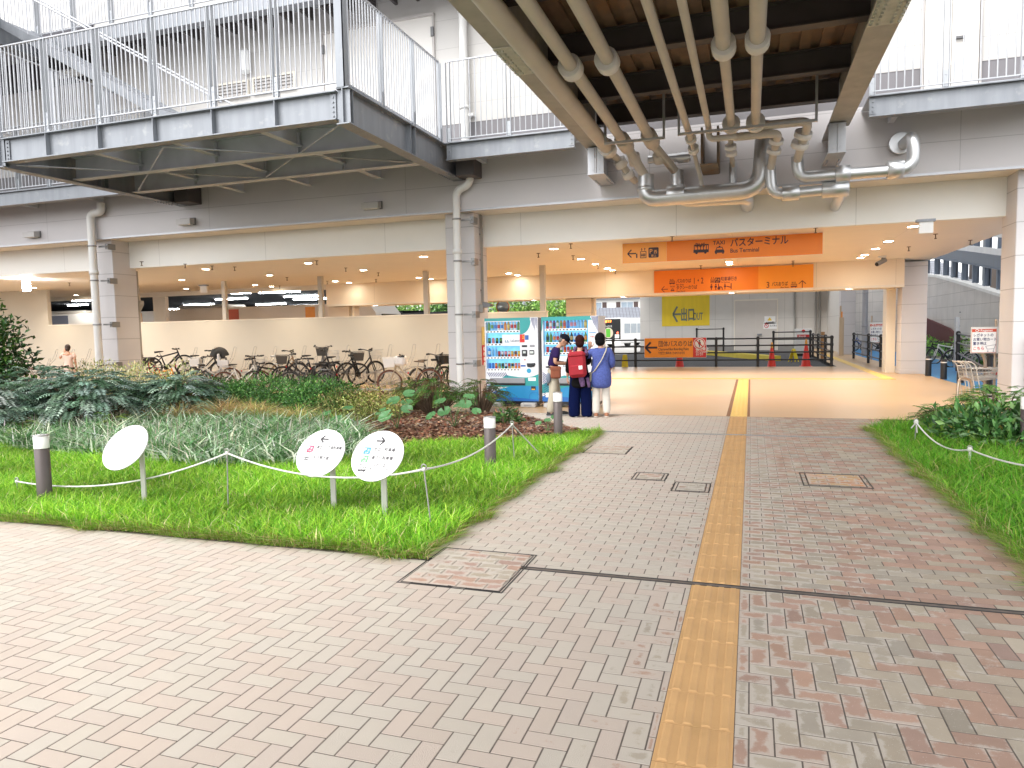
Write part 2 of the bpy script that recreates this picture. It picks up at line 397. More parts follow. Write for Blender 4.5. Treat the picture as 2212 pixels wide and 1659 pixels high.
def brick_material():
    m = mat('paving_brick', (.5, .4, .35), .8, 0, .07, 9, bump=.45, bscale=260, attr=True)
    t = m.node_tree; n = t.nodes; L = t.links; b = n['Principled BSDF']
    src = b.inputs['Base Color'].links[0].from_socket; tc = n.new('ShaderNodeTexCoord')
    # pale aggregate flecks
    vo = n.new('ShaderNodeTexVoronoi'); vo.inputs['Scale'].default_value = 120; L.new(tc.outputs['Object'], vo.inputs['Vector'])
    lt = n.new('ShaderNodeMath'); lt.operation = 'LESS_THAN'; lt.inputs[1].default_value = .17; L.new(vo.outputs['Distance'], lt.inputs[0])
    nzf = n.new('ShaderNodeTexNoise'); nzf.inputs['Scale'].default_value = 45; L.new(tc.outputs['Object'], nzf.inputs['Vector'])
    gt = n.new('ShaderNodeMath'); gt.operation = 'GREATER_THAN'; gt.inputs[1].default_value = .55; L.new(nzf.outputs['Fac'], gt.inputs[0])
    ml = n.new('ShaderNodeMath'); ml.operation = 'MULTIPLY'; L.new(lt.outputs[0], ml.inputs[0]); L.new(gt.outputs[0], ml.inputs[1])
    ml2 = n.new('ShaderNodeMath'); ml2.operation = 'MULTIPLY'; ml2.inputs[1].default_value = .55; L.new(ml.outputs[0], ml2.inputs[0])
    m1 = n.new('ShaderNodeMixRGB'); m1.inputs[2].default_value = (.72, .68, .62, 1); L.new(ml2.outputs[0], m1.inputs[0]); L.new(src, m1.inputs[1])
    # worn, bleached film: blotchy; stronger to the left, which paints the brighter daylight there into the colour
    n2 = n.new('ShaderNodeTexNoise'); n2.inputs['Scale'].default_value = 7; n2.inputs['Detail'].default_value = 9; n2.inputs['Roughness'].default_value = .7
    L.new(tc.outputs['Object'], n2.inputs['Vector'])
    sp = n.new('ShaderNodeSeparateXYZ'); L.new(tc.outputs['Object'], sp.inputs[0])
    g1 = n.new('ShaderNodeMapRange'); g1.inputs[1].default_value = -1.5; g1.inputs[2].default_value = .5; g1.inputs[3].default_value = .30; g1.inputs[4].default_value = -.095; g1.interpolation_type = 'SMOOTHSTEP'
    L.new(sp.outputs['X'], g1.inputs[0])
    ad = n.new('ShaderNodeMath'); ad.operation = 'ADD'; at = [q for q in n if q.type == 'ATTRIBUTE'][0]
    ga = n.new('ShaderNodeMath'); ga.operation = 'ABSOLUTE'; gs = n.new('ShaderNodeMath'); gs.operation = 'ADD'; gs.inputs[1].default_value = .1; L.new(sp.outputs['X'], gs.inputs[0]); L.new(gs.outputs[0], ga.inputs[0])
    gm = n.new('ShaderNodeMapRange'); gm.inputs[1].default_value = .35; gm.inputs[2].default_value = 1.5; gm.inputs[3].default_value = .21; gm.inputs[4].default_value = .03; L.new(ga.outputs[0], gm.inputs[0])
    em = n.new('ShaderNodeMath'); em.operation = 'MULTIPLY'; L.new(at.outputs['Alpha'], em.inputs[0]); L.new(gm.outputs[0], em.inputs[1])
    ae = n.new('ShaderNodeMath'); ae.operation = 'ADD'; L.new(n2.outputs['Fac'], ae.inputs[0]); L.new(em.outputs[0], ae.inputs[1])
    L.new(ae.outputs[0], ad.inputs[0]); L.new(g1.outputs[0], ad.inputs[1])
    r2 = n.new('ShaderNodeMapRange'); r2.inputs[1].default_value = .50; r2.inputs[2].default_value = .60; r2.inputs[3].default_value = 0; r2.inputs[4].default_value = .8
    L.new(ad.outputs[0], r2.inputs[0])
    m2 = n.new('ShaderNodeMixRGB'); m2.blend_type = 'MIX'; m2.inputs[2].default_value = (.53, .48, .42, 1)
    L.new(r2.outputs[0], m2.inputs[0]); L.new(m1.outputs[0], m2.inputs[1])
    hv = n.new('ShaderNodeMixRGB'); hv.blend_type = 'MIX'; hv.inputs[0].default_value = .16
    L.new(m2.outputs[0], hv.inputs[1]); L.new(m1.outputs[0], hv.inputs[2]); L.new(hv.outputs[0], b.inputs['Base Color'])
    return m
BRICK = brick_material()
JOINT = mat('joint_sand', (.14, .115, .098), .95, 0, .3, 20)
TX0, TX1 = -.352, -.058
MANH = [(-2.22, -1.48, 4.14, 4.91)]
mb = MB()
for rg in ((-11, TX0, .4, 4.60), (TX1, 6.5, .4, 4.60)): herring(mb, rg)
mb.build('paving', BRICK, kind='structure')
mb = MB()
for rg in ((-2.27, TX0, 4.66, 11.24), (TX1, 1.77, 4.66, 11.24), (-6.5, TX0, 11.36, 13.6), (TX1, 2.1, 11.36, 13.6)): stretcher(mb, rg)
mb.build('path', BRICK, kind='structure')
MB().quad((-40, -12, -.0016), (40, -12, -.0016), (40, 4.63, -.0016), (-40, 4.63, -.0016)).quad((-2.28, 4.63, -.0016), (1.785, 4.63, -.0016), (1.785, 11.3, -.0016), (-2.28, 11.3, -.0016)).quad((-7, 11.3, -.0016), (2.1, 11.3, -.0016), (2.1, 13.62, -.0016), (-7, 13.62, -.0016)).build('paving_bed', JOINT, kind='structure')

# ---- tactile strip
TAC = mat('ochre_tactile_tile', (.53, .315, .135), .7, 0, .10, 4, bump=.2, bscale=200, stain=(3.2, .57, (.43, .26, .10), .6))
TACY = mat('yellow_tactile_tile', (.78, .54, .15), .6, 0, .06, 4, bump=.15, bscale=200)
def tactile(mb, x0, x1, y0, y1, along='Y'):
    n = max(1, round((y1-y0)/.285)); st = (y1-y0)/n
    for k in range(n):
        a = y0+k*st+.002; b = y0+(k+1)*st-.002
        T = None
        mb.bx(x0, x1, a, b, -.02, .002, .0015)
        w = (x1-x0)/4
        for q in range(4):
            c = x0+w*(q+.5)
            vs = [(c-.021, a+.006, .002), (c+.021, a+.006, .002), (c+.021, b-.006, .002), (c-.021, b-.006, .002), (c-.013, a+.012, .0085), (c+.013, a+.012, .0085), (c+.013, b-.012, .0085), (c-.013, b-.012, .0085)]
            mb._add(vs, [(4, 5, 6, 7), (0, 1, 5, 4), (1, 2, 6, 5), (2, 3, 7, 6), (3, 0, 4, 7)])
mb = MB(); tactile(mb, TX0, TX1, .4, 4.6); tactile(mb, TX0, TX1, 4.66, 11.24); tactile(mb, TX0, TX1, 11.36, 13.6)
mb.build('tactile_strip', TAC, label='ochre ribbed tactile strip running down the brick path', cat='tactile strip')
mb = MB(); tactile(mb, TX0, TX1, 13.6, 23.3)
ts = mb.build('tactile_strip', TACY, label='bright yellow ribbed tactile strip on the beige floor inside the hall', cat='tactile strip')
BRN = mat('brown_edge_tile', (.22, .10, .045), .7, 0, .1, 5)
MB().quad((TX0-.07, 13.63, .003), (TX0-.003, 13.63, .003), (TX0-.003, 23.2, .003), (TX0-.07, 23.2, .003)).quad((TX1+.003, 13.63, .003), (TX1+.05, 13.63, .003), (TX1+.05, 23.2, .003), (TX1+.003, 23.2, .003)).build('edge_band', BRN, ts)
mb = MB(); mb.bx(-12, 4.05, 23.34, 23.62, -.01, .006)
for k in range(4): mb.bx(-12, 4.05, 23.37+k*.065, 23.40+k*.065, .006, .010)
mb.build('tactile_strip', TACY, label='yellow tactile strip crossing the hall floor from side to side', cat='tactile strip')
mb = MB(); mb.bx(3.75, 4.05, 23.66, 46, -.01, .006)
for k in range(4): mb.bx(3.78+k*.07, 3.81+k*.07, 23.66, 46, .006, .010)
mb.build('tactile_strip', TACY, label='yellow tactile strip leading to the back along the right side pillars', cat='tactile strip')

# ---- drains and covers
BLKRUB = mat('black_slot_grate', (.05, .048, .048), .5, .5, .2, 6)
mb = MB(); mb.bx(-2.30, 7, 4.603, 4.609, -.03, .003); mb.bx(-2.30, 7, 4.651, 4.657, -.03, .003); mb.bx(-2.3, 7, 4.609, 4.651, -.03, -.004)
mb.build('slot_drain', BLKRUB, label='thin black slot drain crossing the front of the brick path', cat='drain')
GRATE = mat('steel_grate', (.36, .37, .38), .4, .7, .1, 8)
mb = MB(); mb.bx(-6.4, 1.72, 11.245, 11.262, -.04, .004); mb.bx(-6.4, 1.72, 11.338, 11.355, -.04, .004)
x = -6.38
while x < 1.72: mb.bx(x, x+.012, 11.262, 11.338, -.02, .003); x += .034
mb.bx(-6.4, 1.72, 11.29, 11.31, -.02, .002)
mb.build('trench_drain', GRATE, label='grey steel trench grate across the brick path near the hall', cat='drain')
def cover(x0, x1, y0, y1, label, thick=.035, wide=.012, tone=None, cross=False, group='inlaid access covers in the brick path'):
    t = thing('access_cover', label, 'manhole cover', ((x0+x1)/2, (y0+y1)/2, 0), 0, group)
    cx, cy = (x0+x1)/2, (y0+y1)/2; a, b = (x1-x0)/2, (y1-y0)/2
    f = MB()
    for k, (e, w) in enumerate(((0, wide), (thick, wide*.6))):
        f.bx(-a+e, a-e, -b+e, -b+e+w, -.02, .004); f.bx(-a+e, a-e, b-e-w, b-e, -.02, .004)
        f.bx(-a+e, -a+e+w, -b+e+w, b-e-w, -.02, .004); f.bx(a-e-w, a-e, -b+e+w, b-e-w, -.02, .004)
    if cross: f.bx(-.012, .012, -b+thick+wide, b-thick-wide, -.02, .006)
    f.build('frame', BLKRUB, t)
    g = MB(); j = 0; yy = -b+thick+wide
    while yy < b-thick-.02:
        xx = -a+thick+wide-(j % 2)*BW
        while xx < a-thick-.02:
            r = clip((xx, xx+2*BW, yy, yy+BW), (-a+thick+wide, a-thick-wide, -b+thick+wide, b-thick-wide))
            if r:
                c = bcol(rb.random() < .5)
                if tone: c = (c[0]*tone[0], c[1]*tone[1], c[2]*tone[2])
                brick(g, *r, c, dz=.0075)
            xx += 2*BW
        yy += BW; j += 1
    g.build('brick_inlay', BRICK, t)
    return t
cover(-2.22, -1.48, 4.13, 4.92, 'large square brick inlaid cover split by a steel seam at the grass corner', .02, .007, cross=True)
cA = P(1362, 1036), P(1445, 1037), P(1390, 1020)
a0 = P(1362, 1036); a1 = P(1437, 1038); a2 = P(1378, 1021)
cover(a0.x, a1.x, a0.y, a2.y+.02, 'brick inlaid cover with rounded black frame nearer the lawn', .04, .013)
a0 = P(1448, 1061); a1 = P(1532, 1064); a2 = P(1462, 1042)
cover(a0.x, a1.x, a0.y, a2.y+.02, 'brick inlaid cover with rounded black frame touching the ochre tactile strip', .04, .013)
a0 = P(1735, 1049); a1 = P(1887, 1054); a2 = P(1728, 1021)
cover(a0.x, a1.x, a0.y, a2.y, 'wide rusty orange brick inlaid cover right of the tactile strip', .05, .012, (1.25, .88, .5))
a0 = P(1273, 979); a1 = P(1350, 984); a2 = P(1290, 963)
cover(a0.x-.1, a1.x, a0.y, a2.y, 'thin framed square brick cover beside the far lawn edge', .012, .008)

# ================================================================== the terminal building
B = thing('terminal_building', 'long cream terminal hall with grey fascia and open ground floor', 'building', (-8, 15.5, 0))
def part(mbx, name, m, parent=B, **k):
    o = mbx.build(name, m, parent, **k); o.location = -Vector(parent.location) if parent.type == 'EMPTY' else (0, 0, 0); return o
XL, XR = -34, 5.45
part(MB().bx(XL, XR, 15.2, 15.4, 4.37, 5.72), 'grey_fascia', GREYB)
part(MB().bx(XL, XR+.02, 15.185, 15.2, 4.355, 4.40), 'fascia_trim', GALVL)
part(MB().bx(XL, XR, 15.4, 16.08, 4.38, 4.5), 'soffit', CREAM)
part(MB().bx(XL, XR, 16.08, 16.25, 3.64, 4.38), 'white_fascia', WHITE_P)
part(MB().bx(XL, XR, 16.25, 26.9, 3.65, 3.8), 'ceiling', CEIL)
part(MB().bx(-16.3, 4.54, 25.2, 26.85, 2.79, 3.65), 'rear_beam', BACKF)
part(MB().bx(-16.3, 4.54, 25.17, 25.2, 2.77, 2.85), 'beam_trim', CREAM)
part(MB().bx(-34, -16.3, 25.2, 25.4, 3.46, 3.65), 'garage_lintel', CREAM)
part(MB().bx(XL, XR, 15.2, 15.4, 6.3, 17), 'upper_wall', UPW)
part(MB().bx(XL, XR, 15.21, 15.4, 5.72, 6.3), 'plinth', mat('grey_plinth', (.20, .19, .20), .6, 0, .06, 2))
part(MB().bx(XR-.2, XR, 15.4, 26.6, 3.75, 17), 'side_wall', UPW)
part(MB().bx(XL, XR, 15.4, 40, 16.8, 17), 'roof', CONC)
for (x0, x1) in ((-17.55, -16.83), (-6.76, -6.04), (4.60, 5.32)):
    part(MB().bx(x0, x1, 15.5, 16.3, 0, 4.38, .012), 'pillar', PILLAR)
for (x0, x1) in ((-16.45, -15.5), (-6.42, -5.5), ):
    part(MB().bx(x0, x1, 25.55, 26.4, 0, 2.77, .012), 'pillar', panel_mat('cream_pillar_panel', (.62, .54, .44), 0, .605, 'XZ', (0, .18), .014, .6, .6, .04, .6))
    part(MB().cyl((x1+.12, 25.7, 0), (x1+.12, 25.7, 2.77), .05, n=10), 'riser_pipe', CREAM)
for y in (25.9, 42.4):
    part(MB().bx(4.60, 5.33, y, y+.75, .14, 3.6 if y < 30 else 4.0, .012).bx(4.57, 5.36, y-.03, y+.78, 0, .14, .012), 'pillar', PILLAR)
part(MB().bx(4.28, 4.56, 26.62, 27.3, 0, 3.6), 'jamb', CREAM)
# low wall, its cap, slim posts and the full-height end of it
part(MB().bx(-34, -6.0, 21.4, 21.56, 0, 2.21), 'low_wall', mat('low_wall_paint', (.58, .545, .465), .55, 0, .04, .6))
part(MB().bx(-26.75, -5.98, 21.385, 21.575, 2.21, 2.245), 'wall_cap', CREAM)
part(MB().bx(-34, -26.75, 21.4, 21.56, 2.21, 3.65), 'upper_low_wall', MATS['low_wall_paint'])
for x in (-22.2, -18.15, -14.1, -10.1, -6.13):
    part(MB().bx(x-.085, x+.085, 21.41, 21.55, 2.245, 3.65, .01), 'post', mat('grey_post_paint', (.52, .50, .46), .5))
# garage void behind: ceiling, back and side walls, a jamb and a lit beige end wall
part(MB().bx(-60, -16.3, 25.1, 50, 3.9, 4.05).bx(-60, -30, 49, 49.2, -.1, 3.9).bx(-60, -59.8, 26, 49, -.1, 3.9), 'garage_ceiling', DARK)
part(MB().bx(-25.4, -24.7, 25.42, 25.6, 0, 3.46), 'garage_wall', CREAM)
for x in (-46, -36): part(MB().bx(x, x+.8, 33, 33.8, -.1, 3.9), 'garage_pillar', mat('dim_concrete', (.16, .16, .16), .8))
for (px, py, Y, w) in ((372, 668, 33, 1.2), (500, 646, 31, 2.2), (482+38, 633, 27.5, 1.1), (603, 631, 29, 2.4), (700-20, 646, 36, 3), (665, 660, 40, 2.6), (585, 657, 34, 2.4), (168, 659, 31, 1.6), (176, 649, 29, 1.3), (196, 636, 27, .8), (430, 658, 37, 2.4), (650, 640, 30, 2.2)):
    p = P(px, py, Z=3.84); z = 3.86; Y = p.y
    if Y > 48: continue
    t = thing('tube_light', 'white fluorescent tube light glowing under the dark garage ceiling', 'tube light', (p.x, Y, z), 0, 'fluorescent tubes in the bus garage')
    MB().bx(-w/2, w/2, -.07, .07, -.045, .0).build('tube', TUBEL, t); MB().bx(-w/2-.04, w/2+.04, -.09, .09, .0, .06).build('housing', WHITE, t)
# rear yard block: slab over the exit, far wall with its yellow exit panel and double door
RB = thing('exit_building', 'pale panelled rear block with double door and yellow exit panel', 'building', (1, 53, 0))
FARW = panel_mat('white_rib_panel', (.62, .60, .57), 1.15, 2.3, 'XZ', (.1, .15), .02, .5, .55, .04, .65)
YF = 52.8
part(MB().bx(-7.7, 4.9, YF, YF+.3, -.12, 7), 'wall', FARW, RB)
part(MB().bx(-7.8, 6, 50.5, YF+.2, 5.2, 5.5), 'roof_slab', CREAM, RB)
part(MB().bx(4.9, 5.1, 46, YF+.2, -.12, 5.2), 'return_wall', FARW, RB)
def fw(px, py): return P(px, py, Y=YF)
a = fw(1433, 705); b = fw(1533, 640)
part(MB().bx(a.x-.1, b.x, YF-.012, YF-.004, a.z, b.z+1.6), 'yellow_panel', mat('yellow_wall_paint', (.80, .58, .03), .55, 0, .07, 1.2, streak=True), RB)
sg = MB(); GI = mat('grey_green_ink', (.16, .19, .16), .55)
p = fw(1470, 691); sg.text('出口', p+Vector((0, -.02, 0)), (1, 0, 0), (0, 0, 1), 1.0, bold=.03, sx=.50)
p = fw(1497, 691); sg.text('OUT', p+Vector((0, -.02, 0)), (1, 0, 0), (0, 0, 1), .72, bold=.02, sx=.44)
p = fw(1454, 679)
for (a0, a1) in (((0, 0, 0), (.55, 0, 0)), ((0, 0, 0), (.3, 0, .55)), ((0, 0, 0), (.3, 0, -.55))): sg.bar(p+Vector(a0)+Vector((0, -.02, 0)), p+Vector(a1)+Vector((0, -.02, 0)), .004, .13, (0, 0, 1))
part(sg, 'exit_lettering', GI, RB)
a = fw(1588, 756); b = fw(1678, 648)
dr = part(MB().bx(a.x, (a.x+b.x)/2-.01, YF-.05, YF, -.05, b.z).bx((a.x+b.x)/2+.01, b.x, YF-.05, YF, -.05, b.z), 'door', mat('door_paint', (.58, .54, .50), .5, 0, .03, 2), RB)
MB().bx(a.x-.08, b.x+.08, YF-.09, YF-.002, b.z, b.z+.1).bx(a.x-.08, a.x-.01, YF-.07, YF-.002, -.05, b.z).bx(b.x+.01, b.x+.08, YF-.07, YF-.002, -.05, b.z).build('door_frame', CREAM, dr)
MB().bx((a.x+b.x)/2+.1, (a.x+b.x)/2+.4, YF-.14, YF-.05, 1.0, 1.1).build('handle', GALV, dr)
nt_ = MB(); p = fw(1651, 699); nt_.bx(p.x, p.x+.72, YF-.06, YF-.052, p.z-.02, p.z+.5); p2 = fw(1649, 710); nt_.bx(p2.x, p2.x+.95, YF-.06, YF-.052, p2.z-.02, p2.z+.42); nt_.build('notice', WHITE, dr)
nt_ = MB(); nt_.poly([(p.x+.2, YF-.065, p.z+.2), (p.x+.5, YF-.065, p.z+.2), (p.x+.35, YF-.065, p.z+.44)]); nt_.build('warning_mark', YELL, dr)
nt_ = MB(); nt_.text('安全注意', (p.x+.1, YF-.066, p.z+.03), (1, 0, 0), (0, 0, 1), .13); nt_.text('立入禁止', (p2.x+.4, YF-.066, p2.z+.15), (1, 0, 0), (0, 0, 1), .13); nt_.build('notice_text', INK, dr)
nt_ = MB(); nt_.lathe([(.11, 0), (.15, 0)], (p2.x+.2, YF-.066, p2.z+.2), 16, 'Y'); nt_.bar((p2.x+.1, YF-.066, p2.z+.3), (p2.x+.3, YF-.066, p2.z+.1), .004, .03); nt_.build('ban_mark', RED, dr)
for (x1, x2, r) in ((1717, 1717, .07), (1762, 1762, .06), (1770, 1770, .06)):
    q = fw(x1, 700); part(MB().cyl((q.x, YF-.1, 0), (q.x, YF-.1, 5), r, n=8), 'conduit', mat('grey_conduit', (.30, .29, .27), .5), RB)
q = fw(1796, 700); part(MB().tube(fillet([(q.x+.6, YF-.2, 5), (q.x+.1, YF-.2, 3.6), (q.x, YF-.2, 3.1), (q.x, YF-.2, 0)], .2), .08, 8), 'drainpipe', PVC, RB)
part(MB().bx(-7.7, 4.9, YF-.03, YF-.002, -.12, .25), 'kickboard', mat('dark_kick', (.25, .24, .23), .7), RB)

# ---- downlights (each with the light it gives)
lamp_mesh = MB().lathe([(.0, -.006), (.105, -.006)], n=20).build('lens', LAMPW); trim_mesh = MB().lathe([(.105, 0), (.105, -.012), (.125, -.014), (.135, 0)], n=20).build('trim', WHITE)
proto_lens, proto_trim = lamp_mesh.data, trim_mesh.data
bpy.data.objects.remove(lamp_mesh); bpy.data.objects.remove(trim_mesh)
LD = bpy.data.lights.new('downlight_lamp', 'AREA'); LD.shape = 'DISK'; LD.size = .2; LD.energy = 11; LD.color = (1, .84, .64); LD.spread = math.radians(125)
LD2 = LD.copy(); LD2.energy = .7
def downlight(x, y, z, first=False):
    t = thing('downlight', 'round warm white downlight set flush in the hall ceiling' if z > 3 else 'round warm white downlight set under the rear beam', 'ceiling light', (x, y, z), 0, 'downlights in the hall ceiling')
    for n, d in (('lens', proto_lens), ('trim', proto_trim)):
        o = bpy.data.objects.new(n, d); C.objects.link(o); o.parent = t
    l = bpy.data.objects.new('lamp', LD2 if 24.0 < y < 25.2 else LD); C.objects.link(l); l.parent = t; l.location = (0, 0, -.03)
for (x, y) in ((-25.5, 19.9), (-28.5, 24.2), (-22.34, 17.2), (-15.04, 17.06), (-18.49, 19.82), (-21.73, 23.49), (-18.2, 23.26), (-11.53, 17.01), (-14.89, 19.77), (-18.21, 24.29), (-14.65, 23.28), (-14.62, 24.2), (-11.38, 19.7), (-8.05, 17.02), (-11.27, 23.36), (-11.2, 24.21), (-7.87, 23.37), (-4.54, 16.92), (-4.51, 19.73), (-4.47, 21.49), (-4.43, 23.18), (-4.41, 24.01), (-7.87, 24.33), (-0.64, 22.9), (-0.65, 23.76), (3.13, 16.61), (3.12, 19.31), (3.1, 21.04), (3.07, 22.72), (3.08, 23.6), (-7.95, 19.8), (-.65, 17.9), (-.65, 19.8), (-21.6, 19.8)): downlight(x*1.02, y*1.02, 3.65)
for (x, y) in ((-14.51, 25.64), (-7.85, 25.91), (-4.36, 25.36), (-0.62, 25.2), (3.01, 25.2)): downlight(x, y+.35, 2.79)
# ---- sprinklers
sp_ = MB().lathe([(.05, 0), (.05, -.012), (.012, -.014), (.012, -.10), (.03, -.102), (.03, -.115), (.0, -.115)], n=8).build('sprinkler', mat('brass_sprinkler', (.16, .12, .08), .4, .7)); spm = sp_.data; bpy.data.objects.remove(sp_)
for (px, py) in ((279, 583), (306, 569), (400, 574), (507, 580), (684, 567), (747, 582), (817, 592), (812, 606), (866, 610), (620, 602), (604, 620), (707, 610), (767, 614), (1233, 531), (1238, 556), (1292, 576), (1329, 588), (1127, 599), (1163, 551), (1452, 515), (1514, 577), (1762, 497), (1713, 571), (2021, 510), (2096, 523), (1963, 537), (1713, 567), (150, 614), (458, 578), (502, 626)):
    p = P(px, py, Z=3.6)
    if p.y < 25:
        o = bpy.data.objects.new('sprinkler', spm); C.objects.link(o); o.location = (p.x, p.y, 3.65)
        tag(o, 'small brass sprinkler head hanging from the hall ceiling', 'sprinkler', 'sprinkler heads under the hall ceiling')

# ================================================================== steelwork helpers
def ibeam(mb, a, b, h, w, tf=.02, tw=.014, top=None):
    """I-section from a to b; a,b give the middle of the BOTTOM flange underside"""
    a = Vector(a); b = Vector(b); d = (b-a).normalized(); up = Vector((0, 0, 1))
    mb.bar(a+up*tf/2, b+up*tf/2, w, tf); mb.bar(a+up*(h-tf/2), b+up*(h-tf/2), w, tf); mb.bar(a+up*h/2, b+up*h/2, tw, h-2*tf)
def stiff(mb, a, b, h, w, pos):
    a = Vector(a); b = Vector(b); d = (b-a).normalized(); x = d.cross(Vector((0, 0, 1)))
    for t in pos:
        p = a+(b-a)*t; mb.bar(p+x*-w/2+Vector((0, 0, h/2)), p+x*w/2+Vector((0, 0, h/2)), .012, h-.045)
def bolts(mb, o, u, v, nu, nv, du, dv, nrm, r=.017, hgt=.022):
    o = Vector(o); u = Vector(u); v = Vector(v); nrm = Vector(nrm)
    for i in range(nu):
        for j in range(nv):
            p = o+u*(i*du)+v*(j*dv); mb.cyl(p, p+nrm*hgt, r, n=6)
def railing(root, a, b, z0, z1, posts=1.22, bar_r=.0125, pitch=.10, first=True, last=True):
    """bar railing: top and bottom rail, thin round bars, twin flat posts; panels and posts are separate parts"""
    a = Vector((a[0], a[1], 0)); b = Vector((b[0], b[1], 0)); L = (b-a).length; d = (b-a)/L; n = max(1, round(L/posts)); st = L/n
    off = -Vector(root.location)
    for k in range(n):
        p = a+d*(k*st); q = a+d*((k+1)*st); mb = MB()
        mb.bar(p+Vector((0, 0, z1)), q+Vector((0, 0, z1)), .045, .022); mb.bar(p+Vector((0, 0, z0+.03)), q+Vector((0, 0, z0+.03)), .04, .02)
        m = max(2, round(st/pitch))
        for i in range(1, m):
            c = p+d*(st*i/m); mb.cyl(c+Vector((0, 0, z0+.04)), c+Vector((0, 0, z1-.01)), bar_r, n=6, cap=False)
        o = mb.build('railing_panel', GALVL, root); o.location = off
    mb_ = None
    for k in range(n+1):
        if (k == 0 and not first) or (k == n and not last): continue
        p = a+d*(k*st); mb = MB(); x = Vector((-d.y, d.x, 0))
        for s in (-.045, .045): mb.bar(p+d*s+Vector((0, 0, z0-.06)), p+d*s+Vector((0, 0, z1-.012)), .009, .07, up=x)
        mb.bar(p+Vector((0, 0, z0-.12)), p+Vector((0, 0, z0+.26)), .075, .02, up=x)
        bolts(mb, p+Vector((0, 0, z0-.02))-x*.01, (0, 0, 1), (1, 0, 0), 2, 1, .2, .1, -x if abs(d.x) > .5 else x, .011, .012)
        o = mb.build('railing_post', mat('post_steel', (.44, .46, .49), .48, .3, .12, 3, streak=True), root); o.location = off
Z0, Z1 = 5.68, 7.30
# ---- balcony
BY, BXL, BXR = 10.4, -13.95, -6.25
BAL = thing('steel_balcony', 'galvanised steel balcony on cantilever girders projecting from the facade', 'balcony', (-10, 12.5, 5.6))
def bp(mb, name, m, parent=BAL):
    o = mb.build(name, m, parent); o.location = -Vector(parent.location); return o
for x in (BXL, BXR):
    mb = MB(); ibeam(mb, (x, BY-.06, 5.03), (x, 15.15, 5.03), .58, .24); stiff(mb, (x, BY, 5.03), (x, 15.15, 5.03), .58, .22, (.0, .02, .46, .5, .97))
    bolts(mb, (x-.09, 14.3, 5.03), (1, 0, 0), (0, 1, 0), 2, 7, .18, .09, (0, 0, -1)); bp(mb, 'side_girder', GALV)
for x in (BXL, BXR): bp(MB().bx(x+.125, x+.55, 14.7, 15.19, 5.04, 5.5, .01), 'wall_bracket', DARKST)  # dark boxes standing in for the black shade beside the girder ends
mb = MB(); ibeam(mb, (BXL+.12, BY+.02, 5.11), (BXR-.12, BY+.02, 5.11), .46, .2)
for k in range(1, 6):
    x = BXL+(BXR-BXL)*k/6; mb.bx(x-.006, x+.006, BY-.08, BY+.01, 5.14, 5.54)
for x in (BXL+.2, BXR-.2):
    mb.bx(x-.05, x+.05, BY-.01, BY+.004, 5.15, 5.53); bolts(mb, (x, BY-.01, 5.18), (0, 0, 1), (1, 0, 0), 5, 1, .075, .1, (0, -1, 0), .016, .018)
bp(mb, 'front_girder', GALV)
for y in (11.95, 13.5):
    mb = MB(); ibeam(mb, (BXL+.12, y, 5.07), (BXR-.12, y, 5.07), .47, .2); stiff(mb, (BXL, y, 5.07), (BXR, y, 5.07), .47, .17, (.25, .5, .75)); bp(mb, 'cross_beam', GALVD)
for k in (1, 2, 3):
    x = BXL+(BXR-BXL)*k/4; mb = MB(); ibeam(mb, (x, BY+.1, 5.22), (x, 15.1, 5.22), .3, .14)
    for y in (11.86, 12.04, 13.41, 13.59): mb.bx(x-.06, x+.06, y-.006, y+.006, 5.2, 5.48)
    bp(mb, 'joist', GALVD)
mb = MB(); xm = (BXL+BXR)/2
for (a, b) in (((BXL+.2, 10.55), (xm, 13.4)), ((xm, 10.55), (BXR-.2, 13.4)), ((BXL+.3, 13.4), (xm, 10.55)), ((xm, 13.4), (BXR-.2, 10.55))):
    pa = Vector((a[0], a[1], 5.09)); pb = Vector((b[0], b[1], 5.09)); mb.cyl(pa, pb, .012, n=6)
    d = (pb-pa).normalized(); mb.cyl(pa+d*.2, pa+d*.55, .022, n=6); mb.cyl(pb-d*.55, pb-d*.2, .022, n=6)
bp(mb, 'bracing_rod', GALVL)
mb = MB(); y = BY+.12
while y < 15.15: mb.bx(BXL+.1, BXR-.1, y, y+.008, 5.60, 5.64); y += .04
x = BXL+.12
while x < BXR-.1: mb.bx(x, x+.006, BY+.12, 15.15, 5.606, 5.634); x += .2
bp(mb, 'grating', GALVD)
bp(MB().bx(BXL, BXR, BY+1.0, 15.15, 5.645, 5.66), 'deck_plate', GALVD)
railing(BAL, (BXL, BY), (BXR, BY), Z0, Z1, 1.28); railing(BAL, (BXR, BY), (BXR, 14.2), Z0, Z1, 1.27, pitch=.095, first=False); railing(BAL, (BXL, BY), (BXL, 14.2), Z0, Z1, 1.27, first=False)
bp(MB().bx(BXR-.1, BXR+.05, BY-.06, BY-.045, 5.6, 7.3).bx(BXR+.035, BXR+.05, BY-.06, BY+.09, 5.6, 7.3), 'corner_post', GALV)
